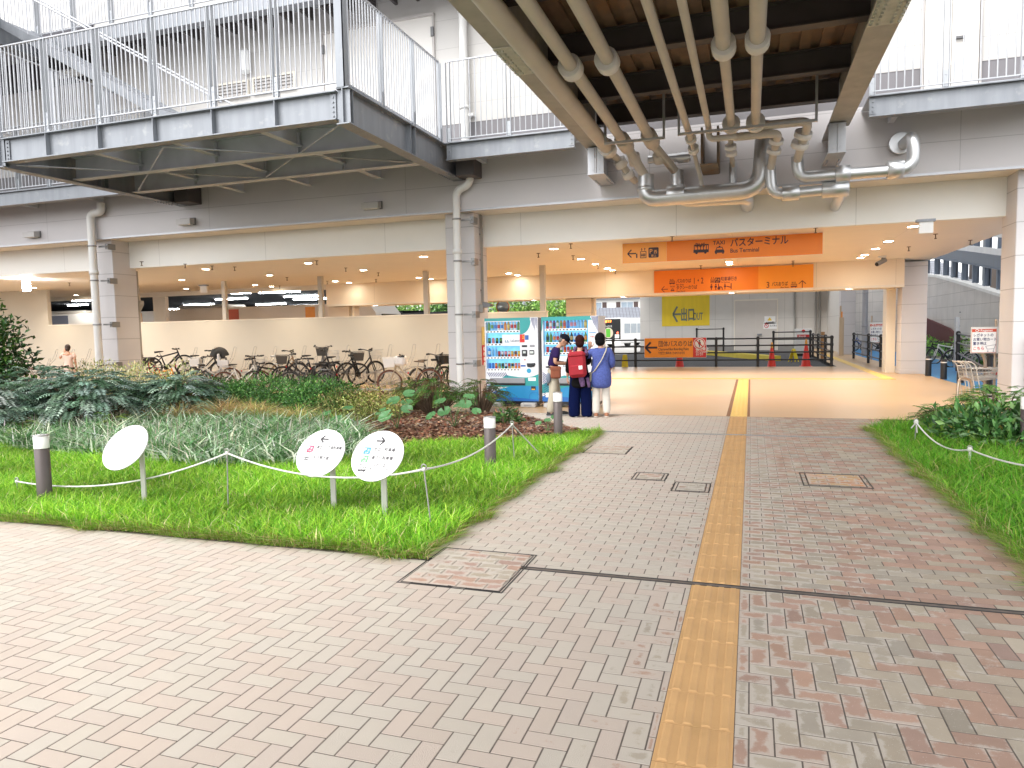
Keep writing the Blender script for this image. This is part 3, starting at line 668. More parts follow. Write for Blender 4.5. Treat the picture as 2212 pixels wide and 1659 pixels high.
# ---- walkways along the facade (three lengths of one kind)
def walkway(x0, x1, label):
    t = thing('facade_walkway', label, 'walkway', ((x0+x1)/2, 14.6, 5.6), 0, 'steel walkways along the facade')
    mb = MB(); mb.bx(x0, x1, 14.22, 14.24, 5.28, 5.6); mb.bx(x0, x1, 14.16, 14.34, 5.26, 5.28); mb.bx(x0, x1, 14.14, 14.34, 5.60, 5.62)
    for x in (x0+.06, x1-.06): mb.bx(x-.05, x+.05, 14.205, 14.22, 5.31, 5.57); bolts(mb, (x, 14.205, 5.36), (0, 0, 1), (1, 0, 0), 3, 1, .08, .1, (0, -1, 0), .016, .016)
    bp(mb, 'edge_beam', GALV, t)
    mb = MB(); mb.bx(x0, x1, 14.24, 15.18, 5.625, 5.655)
    bp(mb, 'deck', GALVD, t)
    x = x0+.5
    while x < x1: bp(MB().bx(x-.05, x+.05, 14.34, 15.18, 5.36, 5.62), 'bracket', GALVD, t); x += 2.4
    railing(t, (x0+.05, 14.25), (x1-.05, 14.25), Z0, Z1, 1.1, pitch=.125)
walkway(BXR+.13, -3.35, 'galvanised walkway between the steel balcony and the footbridge')
walkway(1.95, 5.45, 'galvanised walkway right of the footbridge in front of pale doors')
walkway(-34, BXL-.13, 'galvanised walkway left of the steel balcony')
# ---- upper level: walkway with its wing, and the stair between the levels
UP = thing('upper_walkway', 'second storey galvanised walkway above the balcony with wing towards the left', 'walkway', (-14, 14.5, 9.3))
UX, UZ = -17.43, 9.42
mb = MB(); mb.bx(UX, 2, 14.20, 14.24, UZ-.42, UZ-.04); mb.bx(UX, 2, 14.1, 14.36, UZ-.44, UZ-.42)
mb.bx(UX-.04, UX, 6, 14.24, UZ-.55, UZ-.04); mb.bx(UX-.14, UX+.1, 6, 14.2, UZ-.57, UZ-.55); mb.bx(UX-.1, UX+.06, 6, 14.2, UZ-.04, UZ+.02); bp(mb, 'edge_beam', GALV, UP)
mb = MB(); mb.bx(UX, 2, 14.24, 15.18, UZ-.08, UZ-.03); mb.bx(-24, UX-.05, 6, 15.18, UZ-.08, UZ-.03); bp(mb, 'deck', GALVD, UP)
mb = MB(); x = UX+.4
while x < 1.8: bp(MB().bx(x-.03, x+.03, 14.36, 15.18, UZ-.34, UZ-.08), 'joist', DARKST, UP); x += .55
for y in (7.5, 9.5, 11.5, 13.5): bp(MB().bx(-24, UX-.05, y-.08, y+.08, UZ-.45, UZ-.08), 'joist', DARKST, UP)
railing(UP, (UX, 14.2), (-1.5, 14.2), UZ+.02, UZ+1.6, 1.22); railing(UP, (UX, 6.6), (UX, 14.2), UZ+.02, UZ+1.6, 1.22, last=False)
ST = thing('steel_stair', 'galvanised stair descending behind the balcony railing', 'stair', (-14, 12.4, 7.5))
s0, s1 = Vector((-17.5, 0, 9.45)), Vector((-10.9, 0, 5.72)); nst = 20
for y in (13.1, 14.05):
    mb = MB(); mb.bar((s0.x, y, s0.z), (s1.x, y, s1.z), .02, .2); bp(mb, 'stringer', GALV, ST)
    mb = MB(); mb.tube([(s0.x, y, s0.z+1.0), (s1.x, y, s1.z+1.0)], .022, 8)
    for k in range(0, 9):
        c = s0+(s1-s0)*((k+.5)/9); mb.cyl((c.x, y, c.z+.1), (c.x, y, c.z+1.0), .014, n=5, cap=False)
    bp(mb, 'handrail', GALVD, ST)
mb = MB()
for k in range(nst):
    c = s0+(s1-s0)*((k+.5)/nst); mb.bx(c.x-.15, c.x+.15, 13.11, 14.04, c.z-.02, c.z+.02)
bp(mb, 'tread', GALVD, ST)
# louvre, recess, doors and small things on the upper wall
def wallpart(mb, name, m): return part(mb, name, m)
DARKW = mat('dark_louvre', (.035, .03, .04), .6)
a = P(98, 175, Y=15.2); b = P(205, 93, Y=15.2)
wallpart(MB().bx(a.x-4, b.x, 15.15, 15.19, a.z-.2, b.z+.5), 'louvre', DARKW)
mb = MB(); p = P(205, 62+86, Y=15.0); mb.tube([P(128, 162, Y=14.9), P(216, 147, Y=14.9)], .11, 10); wallpart(mb, 'duct_tube', WHITE)
VG = mat('vent_grille', (.48, .45, .43), .55)
def vent(px0, px1, py0, py1, slats):
    a = P(px0, py1, Y=15.2); b = P(px1, py0, Y=15.2); mb = MB(); fr = MB()
    n = max(3, int((b.z-a.z)/.07))
    for k in range(n): mb.bar((a.x, 15.175, a.z+(b.z-a.z)*(k+.5)/n), (b.x, 15.175, a.z+(b.z-a.z)*(k+.5)/n), .03, .045)
    fr.bx(a.x-.05, a.x, 15.14, 15.2, a.z-.05, b.z+.05).bx(b.x, b.x+.05, 15.14, 15.2, a.z-.05, b.z+.05).bx(a.x, b.x, 15.14, 15.2, b.z, b.z+.05).bx(a.x, b.x, 15.14, 15.2, a.z-.05, a.z)
    g = wallpart(mb, 'vent_grille', VG); fr.build('vent_frame', CREAM, g)
vent(474, 535, 178, 215, 9); vent(552, 636, 160, 202, 9)
DOORU = mat('pale_door_paint', (.70, .67, .63), .45, 0, .02, 1)
def udoor(px0, px1, pytop, handle=.82):
    a = P(px0, pytop, Y=15.2); b = P(px1, pytop, Y=15.2); zt = max(a.z, b.z)
    d = wallpart(MB().bx(a.x, (a.x+b.x)/2-.006, 15.165, 15.19, 5.75, zt).bx((a.x+b.x)/2+.006, b.x, 15.165, 15.19, 5.75, zt), 'door', DOORU)
    MB().bx(a.x-.06, b.x+.06, 15.12, 15.2, zt, zt+.06).bx(a.x-.05, a.x-.012, 15.15, 15.2, 5.75, zt).bx(b.x+.012, b.x+.05, 15.15, 15.2, 5.75, zt).build('door_frame', VG, d)
    MB().bx(b.x-.02, b.x+.05, 15.12, 15.17, zt-.45, zt-.25).bx(a.x-.05, a.x+.02, 15.12, 15.17, zt-.45, zt-.25).bx((a.x+b.x)/2+.06, (a.x+b.x)/2+.2, 15.11, 15.165, 6.72, 6.76).build('door_fittings', BOLT, d)
udoor(700, 935, 76); udoor(2000, 2118, -60)
mb = MB(); a = P(1005, 200, Y=15.1); mb.tube([(a.x, 15.05, 5.7), (a.x, 15.05, 16)], .09, 12)
for z in (6.55, 8.6): mb.lathe([(.1, z), (.115, z), (.115, z+.06), (.1, z+.06)], (a.x, 15.05, 0), 12); mb.bx(a.x+.08, a.x+.2, 15.03, 15.19, z-.16, z-.1)
MBo = mb.build('drainpipe', PVC, label='white rainwater pipe on the upper wall beside the footbridge', cat='drainpipe')
mb = MB(); a = P(530, 133, Y=15.1); mb.bx(a.x-.13, a.x+.13, 14.98, 15.19, a.z-.3, a.z+.3, .07); o = mb.build('wall_lamp', WHITE, label='white rounded wall lamp on the upper wall behind the balcony railing', cat='wall lamp')

# ---- fascia lights (grey wedge up the front of the grey band)
def fascia_light(px, py, label):
    p = P(px, py, Y=15.1); t = thing('fascia_light', label, 'wall light', (p.x, 15.2, p.z), 0, 'wedge lights on the grey fascia')
    MB().prism([(-.02, -.075), (-.2, -.09), (-.2, .05), (-.02, .075)], (-.22, 0, 0), (0, 1, 0), (0, 0, 1), (1, 0, 0), .44).build('housing', mat('light_grey_cast', (.5, .48, .47), .5), t)
    MB().bx(-.24, .24, -.03, -.0, -.09, .09).build('backplate', mat('dark_cast', (.16, .155, .16), .5), t)
    MB().bx(-.19, .19, -.17, -.05, -.097, -.088).build('lens', mat('frosted_lens', (.75, .75, .72), .3), t)
fascia_light(68, 506, 'wedge shaped grey fascia light farthest left, above the lit exit lantern')
fascia_light(401, 478, 'wedge shaped grey fascia light just right of the left pillar')
fascia_light(802, 443, 'wedge shaped grey fascia light midway between the two white drainpipes')

# ---- front drainpipes
def drainpipe(px, pts, label, r=.085):
    t = thing('drainpipe', label, 'drainpipe', pts[-1], 0, 'white drainpipes on the front pillars')
    off = -Vector(pts[-1]); mb = MB(); mb.tube(fillet(pts, .16, 5), r, 12)
    for z in (3.4,): mb.lathe([(r, z), (r+.02, z), (r+.02, z+.1), (r, z+.1)], (pts[-1][0], pts[-1][1], 0), 12)
    o = mb.build('pipe', PVC, t); o.location = off
    for z in (4.15, 3.22, 2.02, .9):
        mb = MB(); mb.lathe([(r+.003, z), (r+.012, z), (r+.012, z+.035), (r+.003, z+.035)], (pts[-1][0], pts[-1][1], 0), 12); mb.bx(pts[-1][0]+.05, pts[-1][0]+.3, 15.2, 15.24, z-.005, z+.04); mb.bx(pts[-1][0]+.24, pts[-1][0]+.33, 15.24, 15.5, z-.06, z+.09)
        o = mb.build('bracket', mat('bracket_steel', (.28, .28, .28), .45, .6), t); o.location = off
a = P(1014, 340, Y=15.05); b = P(985, 420, Y=15.05)
drainpipe(0, [(a.x, 15.05, 5.3), (a.x, 15.05, P(1014, 398, Y=15.05).z), (b.x, 15.05, P(985, 412, Y=15.05).z), (b.x, 15.05, 0)], 'white drainpipe with a crank running down the middle front pillar')
a = P(217, 430, Y=15.05); b = P(196, 480, Y=15.05)
drainpipe(0, [(a.x, 15.05, 5.3), (a.x, 15.05, P(217, 458, Y=15.05).z), (b.x, 15.05, P(196, 462, Y=15.05).z), (b.x, 15.05, 0)], 'white drainpipe with a crank running down the left front pillar', .1)
# grey drain with hopper behind the left pillar
a = P(297, 600, Y=16.6); t = thing('drainpipe', 'dark grey drainpipe with hopper right behind the left front pillar', 'drainpipe', (a.x, 16.5, 0))
mb = MB(); mb.cyl((0, 0, 0), (0, 0, 3.6), .09, n=12); mb.lathe([(.09, 2.35), (.12, 2.45), (.2, 2.62), (.2, 2.74), (.09, 2.75)], n=8); mb.lathe([(.1, 1.1), (.11, 1.1), (.11, 1.16), (.1, 1.16)], n=10); mb.build('pipe', PVCG, t)
# conduit and spot lamp on the middle pillar's side
mb = MB(); x = -6.04
for dy in (0, .07): mb.cyl((x+.03, 15.85+dy, 2.28), (x+.03, 15.85+dy, 4.37), .016, n=8)
for z in (2.6, 3.3, 3.9): mb.bx(x+.002, x+.02, 15.8, 15.97, z, z+.03)
mb.build('conduit', PVCG, label='pair of thin grey conduits on the right side of the middle pillar', cat='conduit')
t = thing('spot_lamp', 'small grey outdoor spot lamp above the left vending machine', 'lamp', (-5.97, 15.75, 2.2))
MB().bx(-.07, .03, -.06, .06, -.12, .08, .01).build('box', PVCG, t); mb = MB(); mb.prism([(0, .12), (.2, .06), (.2, 0), (.02, -.02)], (.03, -.09, .02), (1, 0, 0), (0, 0, 1), (0, 1, 0), .18); mb.build('hood', BOLT, t)

# ================================================================== footbridge overhead
BR = thing('footbridge', 'weathered steel footbridge passing overhead into the terminal facade', 'bridge', (-.7, 6, 5.2))
BY0, BY1 = -7, 14.4
def brp(mb, name, m): return bp(mb, name, m, BR)
for (xc, s) in ((-2.925, -1), (1.475, 1)):
    mb = MB(); ibeam(mb, (xc, BY0, 5.2), (xc, BY1, 5.2), 1.0, .36, .03, .016); brp(mb, 'main_girder', BRIDGEP)
    mb = MB(); mb.bx(xc-.18, xc+.18, 8.75, 9.75, 5.184, 5.198)
    for xx in (-.15, -.075, .075, .15): bolts(mb, (xc+xx, 8.83, 5.184), (0, 1, 0), (1, 0, 0), 9, 1, .105, .1, (0, 0, -1), .019, .024)
    for yy in (8.6, 9.9): pass
    brp(mb, 'splice_plate', mat('splice_plate_paint', (.52, .51, .45), .6, 0, .2, 6, stain=(6, .6, (.12, .10, .07), .7)))
for y in (-5, -2.5, 0, 2.3, 4.4, 6.5, 8.55, 10.65, 12.6, 14.2):
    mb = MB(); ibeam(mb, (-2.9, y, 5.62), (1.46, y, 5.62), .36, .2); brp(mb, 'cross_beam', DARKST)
mb = MB(); x = -2.9
while x < 1.45:
    mb.bx(x, x+.15, BY0, BY1, 5.985, 5.99); mb.bx(x+.15, x+.155, BY0, BY1, 5.985, 6.05); mb.bx(x+.155, x+.295, BY0, BY1, 6.045, 6.05); mb.bx(x+.295, x+.30, BY0, BY1, 5.985, 6.05); x += .30
brp(mb, 'deck_sheet', RUSTDECK); brp(MB().bx(-3.1, 1.66, BY0, BY1, 6.06, 6.3), 'deck_slab', CONC)
# end brackets off the facade
for (x0, x1) in ((-3.05, -2.72), (1.27, 1.57)):
    mb = MB(); xc = (x0+x1)/2; mb.bx(x0, x1, 14.0, 15.19, 4.66, 4.685); mb.bx(x0, x1, 14.0, 15.19, 5.15, 5.175); mb.bx(xc-.01, xc+.01, 14.02, 15.19, 4.685, 5.15)
    mb.bx(x0+.01, x0+.14, 14.0, 14.02, 4.685, 5.15); mb.bx(x1-.14, x1-.01, 14.0, 14.02, 4.685, 5.15)
    bolts(mb, (x0+.05, 14.55, 4.66), (1, 0, 0), (0, 1, 0), 2, 5, x1-x0-.1, .1, (0, 0, -1)); bolts(mb, (xc-.06, 14.0, 4.75), (1, 0, 0), (0, 0, 1), 2, 1, .12, .1, (0, -1, 0), .02, .01)
    brp(mb, 'bearing_bracket', GALVL)
mb = MB(); p = P(1535, 350, Y=14.9); mb.bx(p.x-.16, p.x+.16, 14.2, 15.18, 4.70, 4.72); mb.bx(p.x-.17, p.x-.13, 14.6, 15.18, 4.72, 5.5); mb.bx(p.x+.13, p.x+.17, 14.6, 15.18, 4.72, 5.5); brp(mb, 'tie_bracket', mat('rusty_bracket', (.22, .17, .12), .6, .3, .2, 3, stain=(3, .5, (.28, .12, .03), .7)))
# hanger frames
for (x0, x1, y) in ((-2.53, -1.45, 13.07), (-1.22, 1.02, 12.95)):
    mb = MB(); zb = 5.0
    mb.bx(x0, x1, y-.03, y+.03, zb-.035, zb+.005); mb.bx(x0, x0+.04, y-.02, y+.02, zb, 5.98); mb.bx(x1-.04, x1, y-.02, y+.02, zb, 5.98); brp(mb, 'pipe_hanger', mat('hanger_steel', (.42, .42, .42), .5, .4, .1, 4))
# ---- pipes
PG = 'lagged pipes under the footbridge'
def pipe(label, segs, collars, group=PG, base=None):
    """segs: list of (points, radius, material); collars: (point, axis, radius, length, material)"""
    root = thing('lagged_pipe' if group == PG else 'clad_pipe', label, 'pipe', segs[0][0][-1], 0, group); off = -Vector(root.location)
    for pts, r, m in segs:
        mb = MB(); mb.tube(fillet(pts, r*2.2, 6), r, 16); o = mb.build('pipe_run', m, root); o.location = off
    for c, ax, r, l, m in collars:
        c = Vector(c); ax = Vector(ax).normalized(); mb = MB()
        mb.tube([c-ax*l/2, c-ax*(l/2-.004), c+ax*(l/2-.004), c+ax*l/2], [r-.006, r, r, r-.006], 18); o = mb.build('collar', m, root); o.location = off
    return root
Yv = (0, 1, 0)
q = lambda x, y, Y: P(x, y, Y=Y)
z = 5.14
pipe('thickest lagged pipe hanging closest to the left bridge girder', [([(-2.66, BY0, z), (-2.66, 14.3, z)], .125, LAG), ([(-2.66, 14.3, z), (-2.5, 14.6, 4.98), (-2.38, 14.75, 4.78), (-2.3, 15.15, 4.7)], .07, LAG)],
     [((-2.66, 14.05, z), Yv, .165, .3, LAGW), (( -2.5, 14.6, 4.97), (.4, .6, -.7), .13, .16, LAGW), ((-2.38, 14.8, 4.78), (.3, .6, -.6), .12, .14, LAGW)])
e1 = q(1395, 392, 14.72); e2 = q(1395, 430, 14.72); e3 = q(1642, 409, 14.72); e4 = q(1652, 330, 14.72)
pipe('second lagged pipe from the left, turning into a wide silver elbow run', [([(-2.28, BY0, z), (-2.28, 14.2, z)], .088, LAG), ([(-2.28, 14.1, z), (e1.x, 14.72, e1.z+.08), (e1.x, 14.72, e1.z)], .09, LAG), ([(e1.x, 14.72, e1.z+.12), e2, e3, (e4.x, 14.72, 5.5)], .165, SILV)],
     [((-2.3, 9.6, z), Yv, .155, .22, LAGW), ((-2.28, 13.75, z), Yv, .14, .62, LAG), ((-2.2, 14.45, 4.98), (.1, .5, -.6), .12, .2, LAG), (q(1460, 419, 14.72), (1, 0, 0), .172, .34, SILV), (q(1395, 408, 14.72), (0, 0, 1), .17, .08, SILV)])
e1 = q(1462, 380, 14.95); e2 = q(1464, 434, 14.95); e3 = q(1614, 425, 14.95)
pipe('third lagged pipe from the left, dropping to a silver bend behind the wide run', [([(-1.78, BY0, z), (-1.78, 14.25, z)], .088, LAG), ([(-1.78, 14.2, z), (e1.x, 14.95, e1.z+.05), (e1.x, 14.95, e1.z)], .085, LAG), ([(e1.x, 14.95, e1.z+.1), e2, e3, (e3.x, 15.7, e3.z), (e3.x, 16.1, e3.z)], .135, SILV)],
     [((-1.8, 9.55, z), Yv, .155, .22, LAGW), ((-1.78, 13.65, z), Yv, .14, .6, LAG), ((-1.72, 14.5, 4.98), (.1, .6, -.5), .12, .18, LAG)])
pipe('thin lagged pipe left of centre with a double collar at its end', [([(-1.06, BY0, z-.05), (-1.06, 13.7, z-.05)], .058, LAG), ([(-1.06, 13.6, z-.05), (-1.03, 14.3, 4.9), (-.95, 14.8, 4.55), (-.93, 14.8, 4.4)], .04, LAG)],
     [((-1.06, 13.75, z-.05), Yv, .1, .12, LAGW), ((-1.04, 14.1, 4.98), (0, .8, -.4), .1, .12, LAGW)])
e = q(1540, 300, 13.2); e2 = q(1578, 297, 13.2)
pipe('thin lagged pipe in the middle that turns down and right early', [([(-.71, BY0, z-.05), (-.71, 13.1, z-.05), (-.71, 13.2, e.z), (e2.x+.1, 13.2, e.z)], .052, LAG), ([q(1583, 350, 15.05), q(1583, 418, 15.05)], .07, SILV), ([q(1578, 300, 13.8), q(1583, 360, 15.05)], .045, LAG)],
     [(q(1578, 317, 13.95), (0, .6, -.8), .105, .07, LAGW), (q(1580, 331, 14.2), (0, .6, -.8), .105, .07, LAGW)])
e1 = q(1588, 296, 13.5); e2 = q(1682, 287, 13.5); e3 = q(1670, 335, 14.3); s0 = q(1664, 370, 14.55); s1 = q(1667, 421, 14.55); s2 = q(1822, 406, 14.55)
pipe('medium lagged pipe right of centre joining the lower silver run', [([(-.34, BY0, z), (-.34, 13.35, z), (-.34, 13.5, e1.z), (e2.x, 13.5, e2.z), e3, (s0.x, 14.55, s0.z)], .07, LAG), ([(-.34, BY0, z), (-.34, 9.7, z)], .092, LAG), ([(s0.x, 14.55, s0.z+.1), s1, s2, (s2.x+.02, 16.1, s2.z-.1)], .10, SILV)],
     [((-.34, 9.6, z), Yv, .15, .22, LAGW), ((-.34, 13.25, z), Yv, .15, .16, LAGW), (q(1677, 304, 13.8), (-.2, .6, -.7), .125, .08, LAGW), (q(1672, 325, 14.1), (-.2, .6, -.7), .125, .08, LAGW), (q(1708, 417, 14.55), (1, 0, 0), .14, .3, SILV), (q(1804, 408, 14.55), (1, 0, 0), .15, .45, SILV)])
e1 = q(1640, 272, 13.45); e2 = q(1748, 261, 13.45); e3 = q(1727, 330, 14.2); s0 = q(1722, 350, 14.45); s1 = q(1724, 384, 14.45); s2 = q(1972, 365, 14.45); s3 = q(1974, 292, 14.45)
pipe('medium lagged pipe on the right joining the upper silver run to the wall', [([(.06, BY0, z), (.06, 13.3, z), (.06, 13.45, e1.z), (e2.x, 13.45, e2.z), e3, (s0.x, 14.45, s0.z)], .075, LAG), ([(.06, BY0, z), (.06, 9.7, z)], .095, LAG), ([(s0.x, 14.45, s0.z+.1), s1, s2, s3, (s3.x-.05, 15.2, s3.z)], .105, SILV)],
     [((.06, 9.55, z), Yv, .15, .22, LAGW), ((.06, 13.3, z), Yv, .16, .16, LAGW), (q(1735, 290, 13.8), (-.2, .6, -.7), .15, .1, LAGW), (q(1728, 312, 14.0), (-.2, .6, -.7), .15, .1, LAGW), (q(1820, 376, 14.45), (1, 0, 0), .155, .24, SILV), (q(1934, 366, 14.45), (1, 0, 0), .16, .26, SILV), (q(1945, 310, 15.12), (0, 1, 0), .2, .1, SILV)])
mb = MB(); mb.tube([q(1400, 345, 15), q(1492, 338, 15)], .085, 12); mb.tube([q(1464, 341, 15), q(1488, 339, 15)], .11, 12); mb.build('clad_pipe', SILV, label='short silver cross pipe behind the lagged pipes at the bridge end', cat='pipe')

# ================================================================== pictograms (unit square, drawn with bars and outlines)
def pict_bus(mb, o, u, v, s, l=0.):
    o = Vector(o); u = Vector(u).normalized(); v = Vector(v).normalized(); n = u.cross(v)*l
    def R(x0, x1, y0, y1): mb.poly([o+u*s*x0+v*s*y0+n, o+u*s*x1+v*s*y0+n, o+u*s*x1+v*s*y1+n, o+u*s*x0+v*s*y1+n])
    R(.0, 1.0, .08, .28); R(.04, 1, .54, .62)
    for x in (.03, .25, .44, .63, .82, .95): R(x, x+.05, .28, .54)
    for x in (.2, .78): mb.poly([o+u*s*(x+.085*math.cos(t*math.pi/6))+v*s*(.07+.085*math.sin(t*math.pi/6))+n*1.2 for t in range(12)])
def pict_taxi(mb, o, u, v, s, l=0.):
    o = Vector(o); u = Vector(u).normalized(); v = Vector(v).normalized(); n = u.cross(v)*l
    def Pg(*pts): mb.poly([o+u*s*x+v*s*y+n for x, y in pts])
    Pg((0, .12), (1, .12), (1, .3), (.0, .3)); Pg((0, .3), (1, .3), (.9, .46), (.1, .46)); Pg((.1, .46), (.18, .46), (.28, .7), (.2, .7)); Pg((.82, .46), (.9, .46), (.8, .7), (.72, .7)); Pg((.2, .66), (.8, .66), (.78, .74), (.22, .74)); Pg((.38, .74), (.62, .74), (.56, .86), (.44, .86)); Pg((.06, .0), (.22, .0), (.22, .12), (.06, .12)); Pg((.78, .0), (.94, .0), (.94, .12), (.78, .12))
def pict_arrow(mb, o, u, v, s, d='L', th=.11, l=0.):
    o = Vector(o); u = Vector(u).normalized(); v = Vector(v).normalized(); n = u.cross(v)*l
    A = {'L': (-u, v), 'R': (u, v), 'U': (v, u)}[d]; f, g = A; f = f*s; g = g*s
    def seg(p, q):
        dd = (q-p).normalized(); x = dd.cross(u.cross(v)).normalized()*(th*s/2); mb.poly([p+x+n, q+x+n, q-x+n, p-x+n])
    tip = o+f*.5; seg(o-f*.5, tip); seg(tip-f*.02, tip-f*.45+g*.45); seg(tip-f*.02, tip-f*.45-g*.45)
def pict_man(mb, o, u, v, s, l=0.):
    o = Vector(o); u = Vector(u).normalized(); v = Vector(v).normalized(); n = u.cross(v)*l
    mb.poly([o+u*s*.13*math.cos(t*math.pi/5)+v*s*(.88+.12*math.sin(t*math.pi/5))+n for t in range(10)])
    mb.poly([o+u*s*x+v*s*y+n for x, y in ((-.2, .38), (-.07, .38), (-.07, 0), (.07, 0), (.07, .38), (.2, .38), (.17, .72), (-.17, .72))])
def rrect(w, h, r, n=4):
    out = []
    for cx_, cy_, a in ((w-r, h-r, 0), (r, h-r, 90), (r, r, 180), (w-r, r, 270)):
        for i in range(n+1):
            t = math.radians(a+90*i/n); out.append((cx_+r*math.cos(t), cy_+r*math.sin(t)))
    return out
def pict_P(mbd, mbl, o, u, v, s, kanji, sub, l=.002):
    """dark rounded P tile with pale lettering"""
    o = Vector(o); u = Vector(u).normalized(); v = Vector(v).normalized(); n = u.cross(v)
    mbd.poly([o+u*x+v*y+n*l for x, y in rrect(s, s, s*.12)])
    mbl.text('P', o+u*s*.08+v*s*.42+n*l*2, u, v, s*.62, bold=.0); mbl.text(kanji, o+u*s*.52+v*s*.42+n*l*2, u, v, s*.40, sx=.85); mbl.text(sub, o+u*s*.26+v*s*.09+n*l*2, u, v, s*.26)
def pict_lift(mb, o, u, v, s, l=0.):
    o = Vector(o); u = Vector(u).normalized(); v = Vector(v).normalized(); n = u.cross(v)*l
    def R(x0, x1, y0, y1): mb.poly([o+u*s*x0+v*s*y0+n, o+u*s*x1+v*s*y0+n, o+u*s*x1+v*s*y1+n, o+u*s*x0+v*s*y1+n])
    R(0, .6, 0, .06); R(0, .6, .6, .66); R(0, .06, .06, .6); R(.54, .6, .06, .6)
    for x in (.16, .3, .44): pict_man(mb, o+u*s*x+v*s*.1, u, v, s*.36, l)
    for x, d in ((.15, -1), (.45, 1)):
        R(x-.03, x+.03, .72, .98); t = .72 if d < 0 else .98
        mb.poly([o+u*s*(x-.12)+v*s*(t-d*.14)+n, o+u*s*x+v*s*t+n, o+u*s*(x+.12)+v*s*(t-d*.14)+n, o+u*s*x+v*s*(t-d*.07)+n])
U, V = Vector((1, 0, 0)), Vector((0, 0, 1))
# ================================================================== hanging terminal sign
YS = 17.05
t = thing('hanging_sign', 'orange BUS TAXI Bus Terminal sign hanging under the front ceiling edge', 'sign', (-.7, YS, 3.62))
off = -Vector(t.location)
def sp_(mb, name, m, par=None, offv=None):
    o = mb.build(name, m, par or t); o.location = off if (par is None) else (0, 0, 0); return o
xl, xm, xr, zb, zt = P(1345, 550, Y=YS).x, P(1440, 540, Y=YS).x, P(1777, 525, Y=YS).x, P(1560, 559, Y=YS).z, P(1560, 514.6, Y=YS).z
sp_(MB().bx(xl, xr, YS, YS+.12, zb, zt), 'sign_box', WHITE); sp_(MB().bx(xl-.005, xr+.005, YS-.012, YS+.13, zt, zt+.035), 'top_rail', WHITE)
sp_(MB().bx(xm+.001, xr, YS-.006, YS, zb, zt), 'orange_face', ORANGE); sp_(MB().bx(xl, xm-.001, YS-.006, YS, zb, zt), 'pale_orange_face', PEACH)
k = MB(); l2 = MB(); y = YS-.009
def so_(px, py): p = P(px, py, Y=YS); return Vector((p.x, y, p.z))
pict_arrow(k, so_(1365, 548), U, V, .2, 'L', .14); p = so_(1377, 548); k.poly([p, p+Vector((.0, 0, -.1)), p+Vector((-.03, 0, -.1)), p+Vector((-.03, 0, .0))])
pict_lift(k, so_(1383, 558), U, V, .24); pict_P(k, l2, so_(1401, 557), U, V, .235, '西', '屋上')
p = so_(1498, 549); pict_bus(k, p, U, V, .34); k.text('BUS', so_(1502, 534), U, V, .125, bold=.014, sx=1.0)
p = so_(1544, 549); pict_taxi(k, p, U, V, .21); k.text('TAXI', so_(1540, 529), U, V, .125, bold=.014, sx=.95)
k.text('バスターミナル', so_(1577, 532), U, V, .205, bold=.016, sx=.86); k.text('Bus Terminal', so_(1577, 546), U, V, .13, bold=.012, sx=.9)
sp_(k, 'lettering', INK); sp_(l2, 'pale_lettering', PEACH)
# ---- the wall sign on the rear beam
YS = 25.16; t = thing('wall_sign', 'wide orange and amber bus stop direction sign on the rear beam', 'sign', (-.6, YS, 3.2)); off = -Vector(t.location)
xl, xm, xr, zb, zt = P(1413, 610, Y=YS).x, P(1638, 600, Y=YS).x, P(1757, 600, Y=YS).x, 2.85, 3.6
sp_(MB().bx(xl, xm, YS-.02, YS+.01, zb, zt), 'orange_panel', ORANGE); sp_(MB().bx(xm, xr, YS-.02, YS+.01, zb, zt), 'amber_panel', AMBER)
y = YS-.024; k = MB(); l2 = MB(); S = 25.16
def so_(px, py): p = P(px, py, Y=YS); return Vector((p.x, y, p.z))
pict_arrow(k, so_(1436, 625), U, V, .22, 'L', .1)
pict_bus(k, so_(1446, 614.5), U, V, .19); k.text('BUS', so_(1447, 606.5), U, V, .075, bold=.015); pict_taxi(k, so_(1449, 629.5), U, V, .12); k.text('TAXI', so_(1447, 621), U, V, .075, bold=.012)
k.text('バスのりば', so_(1461, 611), U, V, .15, bold=.02, sx=.66); k.text('Bus Stop', so_(1461, 616.5), U, V, .07, bold=.012); k.text('1・2', so_(1497, 613), U, V, .28, bold=.012, sx=.62)
k.text('タクシーのりば', so_(1461, 625), U, V, .15, bold=.02, sx=.66); k.text('Taxi Stand', so_(1461, 631), U, V, .07, bold=.012)
pict_lift(k, so_(1535, 611.5), U, V, .2); pict_P(k, l2, so_(1544, 611.5), U, V, .18, '西', '屋上'); k.text('駐車場行き', so_(1557, 606.5), U, V, .15, bold=.02, sx=.70); k.text('To Parking', so_(1557, 611.5), U, V, .065, bold=.012)
for dx in (0, .14): pict_man(k, so_(1537, 626.5)+Vector((dx, 0, 0)), U, V, .2)
p = so_(1553, 626); k.poly([p+Vector((.05*math.cos(a*.6), 0, .05+.05*math.sin(a*.6))) for a in range(10)]); k.bar(p+Vector((0, 0, .05)), p+Vector((-.02, 0, .2)), .003, .03); k.bar(p+Vector((0, 0, .1)), p+Vector((.09, 0, .09)), .003, .03); k.bar(p+Vector((.09, 0, .09)), p+Vector((.12, 0, 0)), .003, .03)
p = so_(1566, 625); pict_man(k, p, U, V, .19); k.bar(p+Vector((.05, 0, .1)), p+Vector((.2, 0, .06)), .003, .03); k.bar(p+Vector((.2, 0, .0)), p+Vector((.2, 0, .2)), .003, .03)
